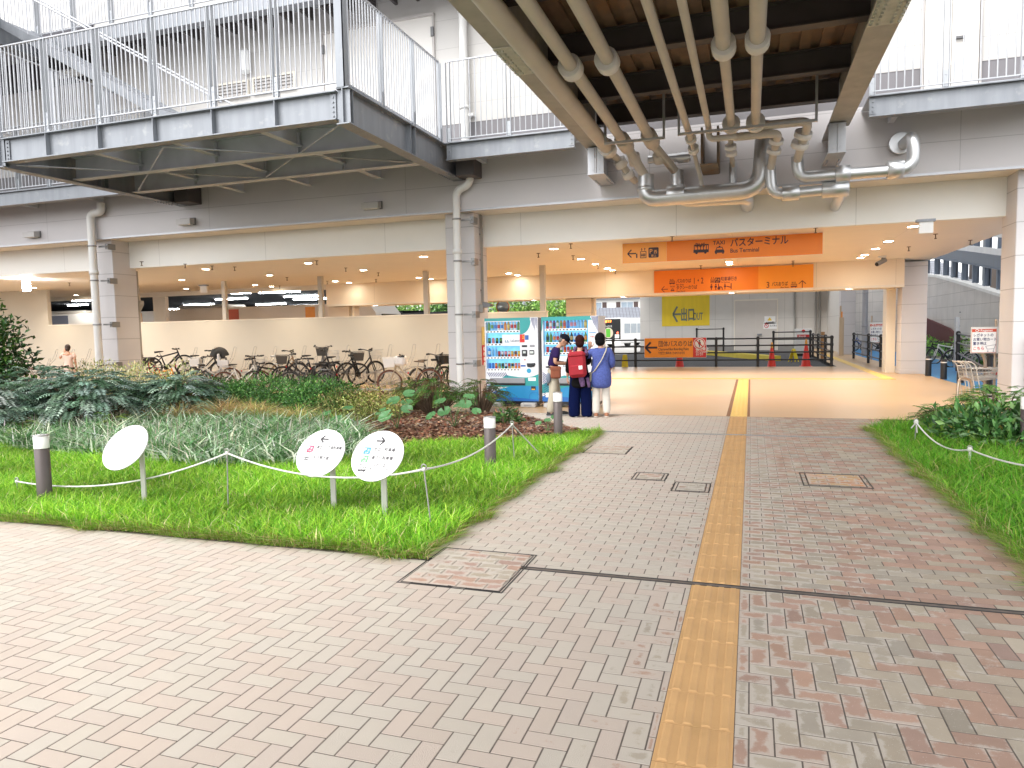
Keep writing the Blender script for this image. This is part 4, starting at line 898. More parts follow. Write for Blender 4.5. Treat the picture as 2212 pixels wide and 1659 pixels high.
k.text('3', so_(1655, 622), U, V, .28, bold=.012, sx=.8); k.text('バスおりば', so_(1667, 617.5), U, V, .15, bold=.02, sx=.66); k.text('Bus Stop', so_(1686, 622.5), U, V, .07, bold=.012); pict_bus(k, so_(1708, 621.5), U, V, .19); k.text('BUS', so_(1710, 612.5), U, V, .075, bold=.014); pict_arrow(k, so_(1733, 614), U, V, .24, 'U', .1)
sp_(k, 'lettering', mat('maroon_sign_ink', (.11, .012, .012), .5)); sp_(l2, 'pale_lettering', AMBER)
# ---- blank ceiling boxes, lit lantern, camera
def ceilbox(px0, px1, pyt, pyb, label, lit=False, name='ceiling_sign'):
    a = P((px0+px1)/2, pyt, Z=3.62); w = (P(px1, pyb, Y=a.y).x-P(px0, pyb, Y=a.y).x); zb = P((px0+px1)/2, pyb, Y=a.y).z
    t = thing(name, label, 'sign', (a.x, a.y, 3.65))
    MB().bx(-w/2-.05, w/2+.03, -.06, .06, -.05, 0).build('mount', GALV, t)
    MB().bx(-w/2, w/2, -.03, .03, zb-3.65, -.05, .004).build('panel', TUBEL if lit else WHITE, t)
ceilbox(1985, 2016, 477, 504, 'blank backed white hanging sign at the right end of the hall ceiling'); ceilbox(433, 447, 617, 632, 'small blank white hanging sign above the parked coach'); ceilbox(49, 63, 604, 629, 'brightly lit hanging exit lantern at the far left of the hall', True)
p = P(1905, 556, Z=3.6); t = thing('security_camera', 'grey bullet security camera under the ceiling at the right side of the hall', 'camera', (p.x, p.y, 3.65))
MB().bx(-.1, .12, -.06, .06, -.06, 0, .01).build('mount', WHITE, t); mb = MB(); mb.cyl((.02, 0, -.05), (.0, -.02, -.14), .03, n=8); mb.cyl((.1, .05, -.12), (-.14, -.1, -.25), .07, n=14); mb.build('body', mat('camera_grey', (.28, .27, .26), .4), t); MB().cyl((-.141, -.1, -.251), (-.16, -.115, -.262), .055, n=14).build('lens', BLACKM, t)

# ================================================================== railing round the sunken driveway, its sign, cones
def pipe_rail(label, pts, posts, rails=(.28, .58, .86, 1.14), top=1.18, r=.028, pr=.055, zb=0):
    t = thing('pipe_railing', label, 'railing', (pts[0][0], pts[0][1], zb), 0, 'black pipe railings'); off = -Vector(t.location)
    for i, z in enumerate(rails):
        mb = MB(); mb.tube([(p[0], p[1], z+zb) for p in pts], r, 8); o = mb.build('rail', BLACKM, t); o.location = off
    for p in posts:
        mb = MB(); mb.cyl((p[0], p[1], zb), (p[0], p[1], top+zb), pr, n=12); mb.ell((p[0], p[1], top+zb), pr*1.1, pr*1.1, pr*.8, 12, 6)
        for z in rails: mb.cyl((p[0], p[1], z+zb-.045), (p[0], p[1], z+zb+.045), pr*1.25, n=12)
        o = mb.build('post', BLACKM, t); o.location = off
YR = 30.5
def gx(px): return P(px, 790, Y=YR).x
pts = [(gx(1290), YR), (gx(1797), YR)]
pipe_rail('long black pipe railing along the driveway edge carrying the orange sign', pts, [(gx(x), YR) for x in (1325, 1373, 1547, 1637, 1796)])
pipe_rail('black pipe railing turning back along the right side of the driveway', [(3.05, 30.6), (3.05, 40)], [(3.05, 33.5), (3.05, 37), (3.05, 40)])
pipe_rail('short black pipe railing in front of the fire hydrant box', [(.9+.2, 39), (2.9, 39)], [(1.1, 39), (2.85, 39)], (.3, .62, .93, 1.3), 1.34)
pipe_rail('short square black pipe railing in front of the double door', [(-3.2, 46), (-1.6, 46)], [(-3.2, 46), (-1.6, 46)], (.5, .95, 1.5), 1.55)
pipe_rail('black pipe railing beyond the pillar beside the blue lane', [(4.66, 27.6), (4.66, 38)], [(4.66, y) for y in (27.6, 30, 33, 37.5)], (.3, .6, .88, 1.16), 1.2)
pipe_rail('black pipe railing between the shopping trolleys and the blue lane', [(4.85, 15.0), (4.85, 17.7), (6.6, 27.5)], [(4.85, 15.4), (4.85, 17.7), (6.6, 27.5)], (.28, .6, .95, 1.25), 1.3, .03, .06)
t = thing('railing_sign', 'orange Chartered Bus Boarding Point sign fixed to the long black railing', 'sign', (-3, YR-.08, .8)); off = -Vector(t.location); YS = YR-.1
def so_(px, py): p = P(px, py, Y=YS); return Vector((p.x, y, p.z))
y = YS; a = so_(1392, 773); b = so_(1497, 729); c = so_(1526, 727); zb, zt = a.z, b.z
sp_(MB().bx(a.x, c.x, YS, YS+.03, zb, zt, .01), 'board', WHITE)
sp_(MB().bx(a.x+.01, b.x, YS-.006, YS, zb+.01, zt-.01), 'orange_face', mat('vivid_orange_face', (.88, .29, .012), .42, 0, .02, 2)); sp_(MB().bx(b.x, c.x-.01, YS-.006, YS, zb+.01, zt-.01), 'red_face', RED)
y = YS-.01; k = MB(); pict_arrow(k, so_(1407, 751), U, V, .5, 'L', .17); k.text('団体バスのりば', so_(1422, 748), U, V, .27, bold=.008, sx=.74); k.text('Chartered Bus Boarding Point', so_(1422, 757), U, V, .15, bold=.012, sx=.68); k.text('包租巴士乘车处 전세버스승차장', so_(1422, 765), U, V, .12, bold=.008, sx=.66); sp_(k, 'lettering', INK)
k = MB(); p = so_(1511, 742)
k.poly([p+Vector((.24*math.cos(i*math.pi/12), 0, .24*math.sin(i*math.pi/12))) for i in range(24)]); k.text('横断禁止', so_(1503, 757), U, V, .145, bold=.02, sx=.9); k.text('No Crossing', so_(1503, 761.5), U, V, .1, bold=.012, sx=.9); k.text('禁止横穿', so_(1503, 765), U, V, .075); k.text('횡단 금지', so_(1503, 768), U, V, .075); sp_(k, 'white_lettering', WHITE)
k = MB(); y = YS-.013; p = so_(1511, 742); k.lathe([(.18, 0), (.215, 0)], p, 24, 'Y'); k.bar(p+Vector((-.13, -.002, .13)), p+Vector((.13, -.002, -.13)), .003, .04); sp_(k, 'ban_ring', RED)
k = MB(); pict_man(k, p+Vector((0, .001, -.14)), U, V, .28); sp_(k, 'ban_figure', INK)
def cone(px, py, label, Y=None, s=1.0, z=-.12):
    p = P(px, py, Z=0) if Y is None else P(px, py, Y=Y); t = thing('traffic_cone', label, 'traffic cone', (p.x, p.y, z if p.y > 30.6 else 0), 0, 'red traffic cones by the driveway')
    CR = mat('red_cone_plastic', (.70, .035, .02), .45, 0, .05, 5)
    MB().bx(-.19*s, .19*s, -.19*s, .19*s, 0, .035, .012).lathe([(.15*s, .03), (.14*s, .06), (.045*s, .68*s), (.03*s, .7*s), (0, .7*s)], n=20).build('cone', CR, t)
    MB().lathe([(.05*s, .6*s), (.045*s, .68*s), (.035*s, .78*s), (.03*s, .86*s), (0, .87*s)], n=14).build('cap', mat('cone_cap', (.75, .35, .05), .4), t)
    return t
cone(1667, 789, 'red traffic cone with orange cap in the middle of the driveway edge', 31.2, 1.25); cone(1741, 786, 'red traffic cone near the right corner of the driveway railing', 32.4, 1.35); cone(1468, 792, 'red traffic cone half hidden below the orange railing sign', 31.2, 1.35)
def wetsign(px, py, Y, rz, label):
    p = P(px, py, Y=Y); t = thing('floor_sign', label, 'caution sign', (p.x, Y, -.12), rz, 'yellow folding floor signs')
    for s in (-1, 1):
        mb = MB(); o = Vector((-.15, s*.18, 0)); w = Vector((0, -s*.17, .62)); nn = Vector((0, s*.02, 0))
        out = [(0, 0), (.06, 0), (.08, .1), (.22, .1), (.24, 0), (.30, 0), (.25, .62), (.2, .66), (.1, .66), (.05, .62)]
        mb.prism(out, o, (1, 0, 0), w.normalized(), (0, s, 0), .02); mb.build('leaf', mat('yellow_sign_plastic', (.78, .62, .02), .4), t)
wetsign(1350, 793, 31.0, .15, 'yellow folding floor sign at the left under the long railing'); wetsign(1714, 776, 37, .9, 'yellow folding floor sign beside the driveway cones')
mb = MB(); a = P(1540, 760); mb.bar((-2.6, 47, .0), (1.2, 38, .0), .5, .26); o = mb.build('kerb', mat('yellow_kerb_paint', (.66, .52, .05), .6, 0, .12, 2), label='long yellow painted kerb slanting across the driveway', cat='kerb')
p = P(1735, 770, Y=40.5); t = thing('hydrant_box', 'white fire hydrant box with red band behind the railing', 'cabinet', (p.x, 40.5, 0)); MB().bx(-.42, .42, 0, .3, .15, 1.45, .02).build('cabinet', WHITE, t); MB().bx(-.3, .3, -.012, -.002, .98, 1.14).build('red_band', RED, t); MB().bx(-.38, .38, .02, .28, 0, .15).build('plinth', BLACKM, t)
mb = MB(); mb.text('消火栓', (-.26, -.016, 1.0), U, V, .13, bold=.01); mb.build('lettering', WHITE, t); MB().lathe([(0, -.05), (.07, -.05), (.09, 0)], (0, -.0, 1.32), 12, 'Y').build('alarm_lamp', RED, t)
mb = MB(); mb.cyl((3.25, 37, 0), (3.25, 37, 1.3), .09, n=12); mb.build('wooden_post', mat('wood_post', (.35, .19, .08), .6, 0, .2, 5, streak=True), label='round brown wooden post at the corner of the driveway railing', cat='post')
mb = MB(); p = P(1818, 700, Y=41); mb.cyl((p.x, 41, 0), (p.x, 41, 2.0), .12, n=12).bx(p.x-.1, p.x-.02, 40.9, 41, 1.4, 2.6); mb.build('drainpipe', mat('beige_downpipe', (.50, .38, .26), .5), label='beige pipe beside the farthest right side pillar', cat='drainpipe')
mb = MB(); mb.bx(4.45, 4.53, 40.9, 40.98, 1.0, 2.3); mb.build('flag_sign', mat('orange_flag', (.85, .3, .03), .5), label='narrow vertical orange notice beside the farthest pillar', cat='sign')

# ================================================================== planting
rng = np.random.default_rng(11)
def leafmat(name, rough=.5, trans=.25, spec=.35):
    return mat(name, (.1, .2, .05), rough, 0, .12, 6, attr=True, trans=trans, spec=spec)
GRASSM = leafmat('grass_blade', .55, .3, .25); LEAFM = leafmat('leaf', .42, .22, .4); GLOSSM = leafmat('glossy_leaf', .28, .15, .5)
def npmesh(name, v, faces_list, col, m, parent=None, loc=None, **tags):
    """faces_list: list of (F,k) index arrays; col per vertex"""
    me = bpy.data.meshes.new(name); v = np.asarray(v, np.float32)
    me.vertices.add(len(v)); me.vertices.foreach_set('co', v.ravel())
    nl = sum(f.size for f in faces_list); npol = sum(len(f) for f in faces_list)
    me.loops.add(nl); me.polygons.add(npol)
    idx = np.concatenate([f.ravel() for f in faces_list]).astype(np.int32); me.loops.foreach_set('vertex_index', idx)
    starts = []; tot = 0
    for f in faces_list: starts.append(tot+np.arange(len(f))*f.shape[1]); tot += f.size
    me.polygons.foreach_set('loop_start', np.concatenate(starts).astype(np.int32))
    at = me.color_attributes.new('col', 'FLOAT_COLOR', 'POINT'); at.data.foreach_set('color', np.concatenate([col, np.ones((len(col), 1))], 1).astype(np.float32).ravel())
    me.materials.append(m); me.update(calc_edges=True); me.validate()
    o = bpy.data.objects.new(name, me); C.objects.link(o)
    if parent is not None: o.parent = parent
    if loc is not None: o.location = loc
    tag(o, **tags); return o
def inpoly(p, poly):
    x, y = p[:, 0], p[:, 1]; r = np.zeros(len(p), bool); n = len(poly)
    for i in range(n):
        x0, y0 = poly[i]; x1, y1 = poly[(i+1) % n]
        c = ((y0 > y) != (y1 > y)) & (x < (x1-x0)*(y-y0)/(y1-y0+1e-12)+x0); r ^= c
    return r
def sample(poly, n):
    poly = np.array(poly); lo = poly.min(0); hi = poly.max(0); out = np.zeros((0, 2))
    while len(out) < n:
        p = rng.random((n*2, 2))*(hi-lo)+lo; out = np.concatenate([out, p[inpoly(p, poly)]])
    return out[:n]
def blades(name, pts, z0, h, w, lean, cols, m, curve=.5, bias=None, **tags):
    """grass blades: two bent segments, own length, lean and colour"""
    n = len(pts); a = rng.random(n)*2*np.pi; hh = h*(.55+.75*rng.random(n)); ww = w*(.7+.6*rng.random(n))
    if isinstance(z0, (int, float)): z0 = np.full(n, z0)
    l = np.abs(rng.normal(lean, lean*.5, n)); d = np.stack([np.cos(a), np.sin(a)], 1)*l[:, None]
    if bias is not None: d = d+bias
    b = rng.random(n)*2*np.pi; s = np.stack([np.cos(b), np.sin(b)], 1)*ww[:, None]/2
    P0 = np.concatenate([pts, z0[:, None]], 1); k = 1/np.sqrt(1+(d**2).sum(1))
    mid = P0+np.concatenate([d*(hh*.5*k)[:, None]*.7, (hh*.55*k)[:, None]], 1); tip = P0+np.concatenate([d*(hh*k)[:, None]*(1+curve), (hh*k*(1-.12*curve))[:, None]], 1)
    S = np.concatenate([s, np.zeros((n, 1))], 1)
    v = np.stack([P0-S, P0+S, mid+S*.85, mid-S*.85, tip], 1).reshape(-1, 3)
    i = np.arange(n)*5; q = np.stack([i, i+1, i+2, i+3], 1); t = np.stack([i+3, i+2, i+4], 1)
    col = np.repeat(cols, 5, 0); 
    return npmesh(name, v, [q, t], col, m, **tags)
def mixcol(n, cols, probs, jit=.18):
    c = np.array(cols)[rng.choice(len(cols), n, p=probs)]; return np.clip(c*(1+rng.normal(0, jit, (n, 1)))*(1+rng.normal(0, .06, (n, 3))), .003, .9)
def patchy(pts, s):
    x, y = pts[:, 0], pts[:, 1]; return .5+.25*np.sin(x*2.1*s+1.3*np.sin(y*1.7*s))+.25*np.sin(y*2.9*s+1.1*np.sin(x*1.3*s+2))
LG = [(.24, .48, .035), (.10, .30, .02), (.40, .60, .07), (.62, .58, .28)]
lawn = [(-12.5, 7.6), (-9.4, 4.66), (-2.30, 4.66), (-2.27, 11.2), (-3.0, 10.3), (-3.6, 9.9), (-4.6, 9.3), (-4.9, 8.4), (-5.3, 7.7), (-6.3, 7.3), (-7.7, 7.45), (-9.4, 7.7), (-11.3, 8.1)]
N = 95000; p = sample(lawn, N); pa = patchy(p, 1); c = mixcol(N, LG, (.5, .25, .2, .05)); c *= (.62+.75*pa)[:, None]
near = p[:, 1] < 5.6
g_ = blades('lawn', p, -.005, .135*(.75+.6*pa), .0085, .62, c, GRASSM, label='bright green unmown lawn left of the brick path', cat='lawn', kind='stuff')
# tufts spilling over the edges
def edge_tufts(a, b, n, nrm, name, label, h=.13):
    t = rng.random(n); a = np.array(a); b = np.array(b); p = a+(b-a)*t[:, None]+np.array(nrm)*(rng.random(n)[:, None]*(.05+.22*patchy(a+(b-a)*t[:, None], 3.1)[:, None]**2)-.05)
    c = mixcol(n, [(.16, .36, .03), (.28, .46, .05), (.55, .46, .22), (.30, .17, .07)], (.40, .25, .26, .09))
    return blades(name, p, -.008, h, .0065, .9, c, GRASSM, curve=.9, bias=np.array(nrm)*.7, label=label, cat='grass', kind='stuff')
edge_tufts((-11, 4.67), (-2.28, 4.67), 9500, (0, -1), 'grass_fringe', 'grass and straw spilling onto the paving along the lawn front')
edge_tufts((-2.29, 4.62), (-2.27, 11.2), 6000, (1, 0), 'grass_fringe', 'grass and straw spilling over the left edge of the path', .11)
rlawn = [(1.80, 4.66), (5.5, 4.66), (6.5, 12.6), (2.2, 12.6), (1.79, 12.3), (1.80, 11)]
N = 56000; p = sample(rlawn, N); pa = patchy(p, 1.3); c = mixcol(N, [(.10, .33, .02), (.18, .44, .035), (.30, .50, .06), (.48, .44, .18)], (.4, .35, .2, .05))
blades('lawn', p, -.005, .17*(.75+.6*pa), .0088, .65, c, GRASSM, label='deep green long grass right of the brick path', cat='lawn', kind='stuff')
edge_tufts((1.79, 4.7), (1.79, 12.3), 5200, (-1, 0), 'grass_fringe', 'straw tinged grass spilling over the right edge of the path', .14)
# strappy ground cover with pale striped leaves
lir = [(-12.0, 8.7), (-11.2, 7.9), (-9.4, 7.4), (-7.7, 7.15), (-6.3, 7.0), (-5.3, 7.3), (-5.0, 8.2), (-5.4, 9.4), (-6.3, 10.4), (-8.5, 10.6), (-10.3, 10.8), (-11.7, 9.5)]
N = 11500; p = sample(lir, N); c = mixcol(N, [(.12, .26, .085), (.40, .50, .34), (.05, .16, .04), (.66, .70, .56)], (.34, .27, .24, .15))
blades('lily_turf', p, -.005, .36*(.75+.5*patchy(p, 2)), .0235, .75, c, LEAFM, curve=.85, label='band of pale striped strap leaved ground cover behind the lawn', cat='ground cover', kind='stuff')
N = 240; p = sample(lir, N); c = mixcol(N, [(.42, .34, .28), (.5, .45, .36)], (.5, .5)); blades('flower_spikes', p, .12, .3, .012, .25, c, LEAFM, curve=.1, label='faded buff flower spikes standing in the strap leaved ground cover', cat='flowers', kind='stuff')
# bark mulch
mul = [(-6.6, 10.2), (-5.2, 9.2), (-4.6, 9.1), (-3.3, 9.8), (-2.6, 10.7), (-2.5, 11.2), (-4.4, 13.4), (-6.4, 13.4), (-7.6, 12.4)]
def chips(name, poly, n, label, cols, pr, s=.035):
    p = sample(poly, n); a = rng.random(n)*6.28; t = rng.normal(0, .5, (n, 2)); L = s*(.5+rng.random(n)); Wd = s*.4*(.5+rng.random(n))
    u = np.stack([np.cos(a), np.sin(a), t[:, 0]*.5], 1); w = np.stack([-np.sin(a), np.cos(a), t[:, 1]*.5], 1); P0 = np.concatenate([p, (rng.random(n)*.03+.005)[:, None]], 1)
    v = np.stack([P0-u*L[:, None]-w*Wd[:, None], P0+u*L[:, None]-w*Wd[:, None], P0+u*L[:, None]+w*Wd[:, None], P0-u*L[:, None]+w*Wd[:, None]], 1).reshape(-1, 3)
    i = np.arange(n)*4; npmesh(name, v, [np.stack([i, i+1, i+2, i+3], 1)], np.repeat(mixcol(n, cols, pr), 4, 0), LEAFM, label=label, cat='mulch', kind='stuff')
chips('bark_mulch', mul, 7000, 'red brown bark mulch and fallen leaves behind the lawn', [(.20, .085, .05), (.12, .055, .035), (.32, .18, .11), (.42, .30, .2)], (.4, .3, .2, .1), .04)
chips('bark_mulch', [(1.85, 10.2), (4, 9.6), (5, 12), (2, 12)], 1500, 'brown mulch under the right hand bushes', [(.20, .10, .06), (.12, .06, .035), (.3, .2, .11)], (.4, .4, .2))

def leafset(base, d, nrm, L, W, fold=.25, droop=.15):
    d = d/np.linalg.norm(d, axis=1, keepdims=True); s = np.cross(d, nrm); s /= np.linalg.norm(s, axis=1, keepdims=True)+1e-9; n = np.cross(s, d)
    L = L[:, None]; W = W[:, None]
    m1 = base+d*L*.45+s*W/2+n*W*fold; m2 = base+d*L*.45-s*W/2+n*W*fold; tip = base+d*L-n*L*droop
    return np.stack([base, m1, tip, m2], 1).reshape(-1, 3)
def leaffaces(n):
    i = np.arange(n)*4; return np.concatenate([np.stack([i, i+1, i+2], 1), np.stack([i, i+2, i+3], 1)])
def rdir(n): v = rng.normal(0, 1, (n, 3)); return v/np.linalg.norm(v, axis=1, keepdims=True)
def shrub(name, label, x, y, rx, ry, h, n, L, W, cols, probs, m=None, lumps=9, up=.5, group=None, stems=7, z0=.0, cat='shrub', shell=.55, jit=.2, z_base=.1):
    """leafy shrub: stems and a crown of single leaves gathered in uneven clumps"""
    t = thing(name, label, cat, (x, y, 0), 0, group); m = m or LEAFM
    cl = rdir(lumps); cl[:, 2] = np.abs(cl[:, 2])*1.0; cr = .42+.25*rng.random(lumps); cc = cl*(.62+.2*rng.random((lumps, 1)))
    cc = np.concatenate([cc, [[0, 0, .35]]]); cr = np.append(cr, .62)
    k = rng.choice(len(cc), n, p=cr**2/np.sum(cr**2)); dd = rdir(n); rr = cr[k]*(shell+(1-shell)*rng.random(n)**.5)*(1+.22*rng.normal(0, .5, n))
    p = cc[k]+dd*rr[:, None]; p[:, 2] = np.abs(p[:, 2]); out = p.copy()
    S = np.array([rx, ry, h*.72]); pos = p*S+np.array([0, 0, z0+z_base*h])
    d = dd*.8+rdir(n)*.7+np.array([0, 0, up]); nr = dd+rdir(n)*.4+np.array([0, 0, .5])
    cj = mixcol(n, cols, probs, jit); cj *= (1+.22*rng.normal(0, 1, len(cc)))[k][:, None].clip(.55, 1.5)
    v = leafset(pos, d, nr, L*(.6+.7*rng.random(n)), W*(.6+.7*rng.random(n)))
    npmesh('foliage', v, [leaffaces(n)], np.repeat(cj, 4, 0), m, t)
    mb = MB()
    for i in range(stems):
        e = cc[i % len(cc)]*S*.95; e[2] += z0+z_base*h; q1 = Vector((R_.uniform(-.06, .06), R_.uniform(-.06, .06), -.02)); mid = q1.lerp(Vector(e), .5)+Vector((R_.uniform(-.06, .06), R_.uniform(-.06, .06), .05)); mb.tube([q1, mid, Vector(e)], [.016, .011, .004], 6)
    mb.build('stems', mat('shrub_bark', (.12, .08, .05), .9, 0, .2, 8), t); return t
def frondshrub(name, label, x, y, rx, ry, h, nf, pairs, FL, LL, LW, cols, probs, m=None, group=None, arch=.6, cat='shrub', z0=0.1):
    """shrub of arching feather fronds, each with its pairs of leaflets"""
    t = thing(name, label, cat, (x, y, 0), 0, group); m = m or LEAFM
    a = rng.random(nf)*6.283; e = rng.random(nf)**.7; rad = np.sqrt(rng.random(nf))
    b = np.stack([np.cos(a)*rx*rad*.8, np.sin(a)*ry*rad*.8, h*(z0+(.95-z0)*(1-.55*rad**2)*(.45+.55*e))], 1)
    od = np.stack([np.cos(a), np.sin(a), .45+.5*rng.random(nf)-.6*rad], 1)+rdir(nf)*.35; od /= np.linalg.norm(od, axis=1, keepdims=True)
    fl = FL*(.7+.5*rng.random(nf)); V_ = []; C_ = []; fc = mixcol(nf, cols, probs)
    for k in range(pairs):
        s = (k+.6)/pairs; c = b+od*(fl*s)[:, None]-np.array([0, 0, 1])*(fl*arch*s*s)[:, None]
        tn = od-np.array([0, 0, 1])*(2*arch*s); tn /= np.linalg.norm(tn, axis=1, keepdims=True); sd = np.cross(tn, np.array([0, 0, 1.])); sd /= np.linalg.norm(sd, axis=1, keepdims=True)+1e-9; nn = np.cross(sd, tn)
        for sg_ in (-1, 1):
            V_.append(leafset(c, sd*sg_*.9+tn*.5+nn*.12+rdir(nf)*.12, nn, LL*(1-.45*abs(s-.45)*1.6)*(.85+.3*rng.random(nf)), LW*(.8+.4*rng.random(nf)), .2, .22)); C_.append(np.repeat(np.clip(fc*(1+rng.normal(0, .12, (nf, 1))), 0, 1), 4, 0))
    v = np.concatenate(V_); npmesh('foliage', v, [leaffaces(len(v)//4)], np.concatenate(C_), m, t)
    mb = MB()
    for i in range(0, nf, max(1, nf//70)):
        bb = Vector(b[i]); mb.tube([Vector((bb.x*.4, bb.y*.4, 0)), bb*.8, bb, bb+Vector(od[i])*float(fl[i])*.5-Vector((0, 0, float(fl[i])*arch*.25))], [.012, .009, .005, .002], 5, cap=False)
    mb.build('stems', mat('shrub_bark', (.12, .08, .05), .9, 0, .2, 8), t); return t
FE = [(.12, .20, .135), (.23, .32, .25), (.06, .125, .06), (.38, .46, .40)]
G1 = 'blue green frond shrubs at the left'
for (x, y, rx, ry, h, n, l) in ((-12.7, 8.9, 1.25, 1.0, 1.0, 330, 'blue green frond shrub cut by the left edge of the picture'), (-11.6, 9.9, 1.3, 1.05, 1.12, 430, 'tallest blue green frond shrub behind the left bollard lamp'), (-10.75, 11.1, 1.2, .9, .98, 330, 'blue green frond shrub meeting the dark green hedge'), (-13.4, 10.4, 1.2, 1, 1.15, 230, 'rearmost blue green frond shrub below the sitting woman')):
    frondshrub('frond_shrub', l, x, y, rx, ry, h, n, 10, .42, .115, .03, FE, (.40, .29, .2, .11), LEAFM, G1, .42)
HG = [(.045, .145, .028), (.085, .22, .04), (.16, .32, .08), (.022, .08, .015)]
for (x, y, rx, h, l) in ((-11.0, 12.35, 1.1, .84, 'dense dark green clipped shrub left of the hedge row'), (-9.7, 12.3, 1.1, .80, 'dense dark green clipped shrub in the middle of the hedge row'), (-8.4, 12.5, 1.0, .76, 'dense dark green clipped shrub at the right end of the hedge row')):
    shrub('hedge_shrub', l, x, y, rx, .95, h, 10500, .055, .026, HG, (.42, .3, .13, .15), LEAFM, 14, .35, 'dark green hedge shrubs before the bicycles', z0=0)
VG_ = [(.62, .58, .30), (.44, .46, .20), (.16, .24, .06), (.72, .68, .44)]
for (x, y, h, l) in ((-15.4, 13.4, 1.05, 'cream variegated shrub below the sitting woman'), (-14.2, 13.4, 1.1, 'cream variegated shrub in front of the left pillar foot'), (-12.8, 13.4, 1.1, 'cream variegated shrub left of the red bicycle')):
    shrub('variegated_shrub', l, x, y, .85, .7, h, 2600, .075, .032, VG_, (.38, .25, .17, .2), LEAFM, 11, .9, 'cream variegated shrubs', shell=.7)
shrub('golden_shrub', 'yellow green shrub with drooping leaves right of the dark hedge', -7.2, 12.2, .78, .75, .80, 5200, .075, .02, [(.26, .30, .07), (.40, .40, .14), (.13, .18, .035), (.16, .09, .03)], (.4, .28, .2, .12), LEAFM, 11, -.2)
for (x, y, rx, h, l, n) in ((-6.1, 13.2, .62, .78, 'loose feathery green shrub beside the golden shrub', 120), (-5.25, 13.6, .55, .72, 'loose feathery green shrub at the foot of the middle pillar', 95), (-6.8, 13.9, .6, .75, 'feathery green shrub behind the golden shrub', 90)):
    frondshrub('feathery_shrub', l, x, y, rx, .6, h, n, 9, .36, .085, .014, [(.05, .15, .02), (.09, .21, .03), (.16, .26, .05), (.15, .07, .03)], (.4, .33, .2, .07), LEAFM, 'feathery shrubs by the middle pillar')
# tufts of ornamental grass
def tuft(label, x, y, h, n, cols, pr):
    a = rng.random(n)*6.283; r = rng.random(n)**.5*.09; p = np.stack([x+np.cos(a)*r, y+np.sin(a)*r], 1)
    n *= 2; a = rng.random(n)*6.283; r = rng.random(n)**.5*.16; p = np.stack([x+np.cos(a)*r, y+np.sin(a)*r], 1)
    o = blades('grass_tuft', p-np.array([x, y]), 0., h, .013, .8, mixcol(n, cols, pr), LEAFM, curve=1.0, label=label, cat='ornamental grass', group='tufts of ornamental grass', loc=(x, y, 0)); return o
ST_ = [(.50, .36, .16), (.36, .22, .10), (.34, .36, .07), (.62, .5, .26)]
tuft('straw coloured grass tuft left of centre behind the ground cover', -10.0, 10.55, 0.49, 420, ST_, (.4, .2, .2, .2)); tuft('rusty straw grass tuft in front of the dark hedge', -9.3, 10.85, 0.53, 460, ST_, (.4, .35, .1, .15)); tuft('yellow green grass tuft at the hedge foot', -8.5, 10.85, 0.45, 320, ST_, (.2, .1, .5, .2)); tuft('fresh lime grass tuft under the frond shrubs', -11.6, 9.0, 0.34, 300, [(.2, .3, .04), (.3, .36, .06)], (.5, .5)); tuft('lime grass tuft beside the big glossy leaves', -6.9, 10.6, 0.33, 260, [(.2, .3, .04), (.36, .38, .1)], (.6, .4))
tuft('pale straw grass tuft between rusty tuft and hedge foot', -8.9, 10.95, 0.48, 380, ST_, (.45, .15, .2, .2)); tuft('straw and lime grass tuft right of the hedge foot', -7.7, 10.8, 0.41, 340, ST_, (.25, .1, .45, .2)); tuft('tall straw grass tuft leaning over the frond shrubs', -10.7, 10.3, 0.49, 400, ST_, (.3, .2, .3, .2))
shrub('russet_shrub', 'small rust brown dying shrub between hedge and grass tufts', -10.2, 11.25, .4, .35, .62, 900, .06, .022, [(.36, .14, .05), (.26, .11, .05), (.45, .25, .1)], (.5, .3, .2), LEAFM, 6)
for (x, y, l) in ((-11.2, 8.35, 'lime fern behind the left bollard lamp'), (-12.0, 8.25, 'lime fern at the left edge of the picture'), (-10.3, 9.3, 'lime fern between frond shrubs and ground cover')):
    frondshrub('fern', l, x, y, .18, .18, .38, 16, 11, .34, .06, .018, [(.16, .27, .035), (.24, .34, .06)], (.6, .4), LEAFM, 'lime ferns', cat='fern')
# big glossy round leaves
def leopard(label, x, y, spots):
    t = thing('leopard_plant', label, 'plant', (x, y, 0), 0, 'big leaved plants by the mulch'); st = MB()
    for (dx, dy, z, r) in spots:
        r *= .72
        c = Vector((dx, dy, z)); tl = Vector((dx*.8+R_.uniform(-.2, .2), dy-.55, 1)).normalized(); sx_ = tl.orthogonal().normalized(); sy = tl.cross(sx_); a0 = R_.uniform(0, 6.28); vs = [c-tl*r*.10]; cs = []
        n = 20
        for ring, rr in ((1, .55), (2, 1.0)):
            for i in range(n):
                th = a0+.22+(6.283-.44)*i/(n-1); wv = 1+.05*math.sin(th*7); lift = (.04*math.sin(th*5)+.09*(rr**2)*(1 if ring == 2 else .4))*r; vs.append(c+(sx_*math.cos(th)+sy*math.sin(th))*r*rr*wv+tl*lift)
        fs = [(0, 1+i, 2+i) for i in range(n-1)]; f4 = [(1+i, 1+n+i, 2+n+i, 2+i) for i in range(n-1)]
        k = R_.uniform(.8, 1.25); colr = np.array([[.075*k, .19*k, .07*k]]*len(vs)); o = npmesh('leaf', [tuple(p_) for p_ in vs], [np.array(fs), np.array(f4)], colr, GLOSSM, t)
        for pl in o.data.polygons: pl.use_smooth = True
        st.tube([(0, 0, 0), (dx*.3, dy*.3, z*.6), c-tl*r*.1], [.008, .006, .005], 6)
    st.build('stems', mat('leaf_stalk', (.10, .16, .05), .6), t)
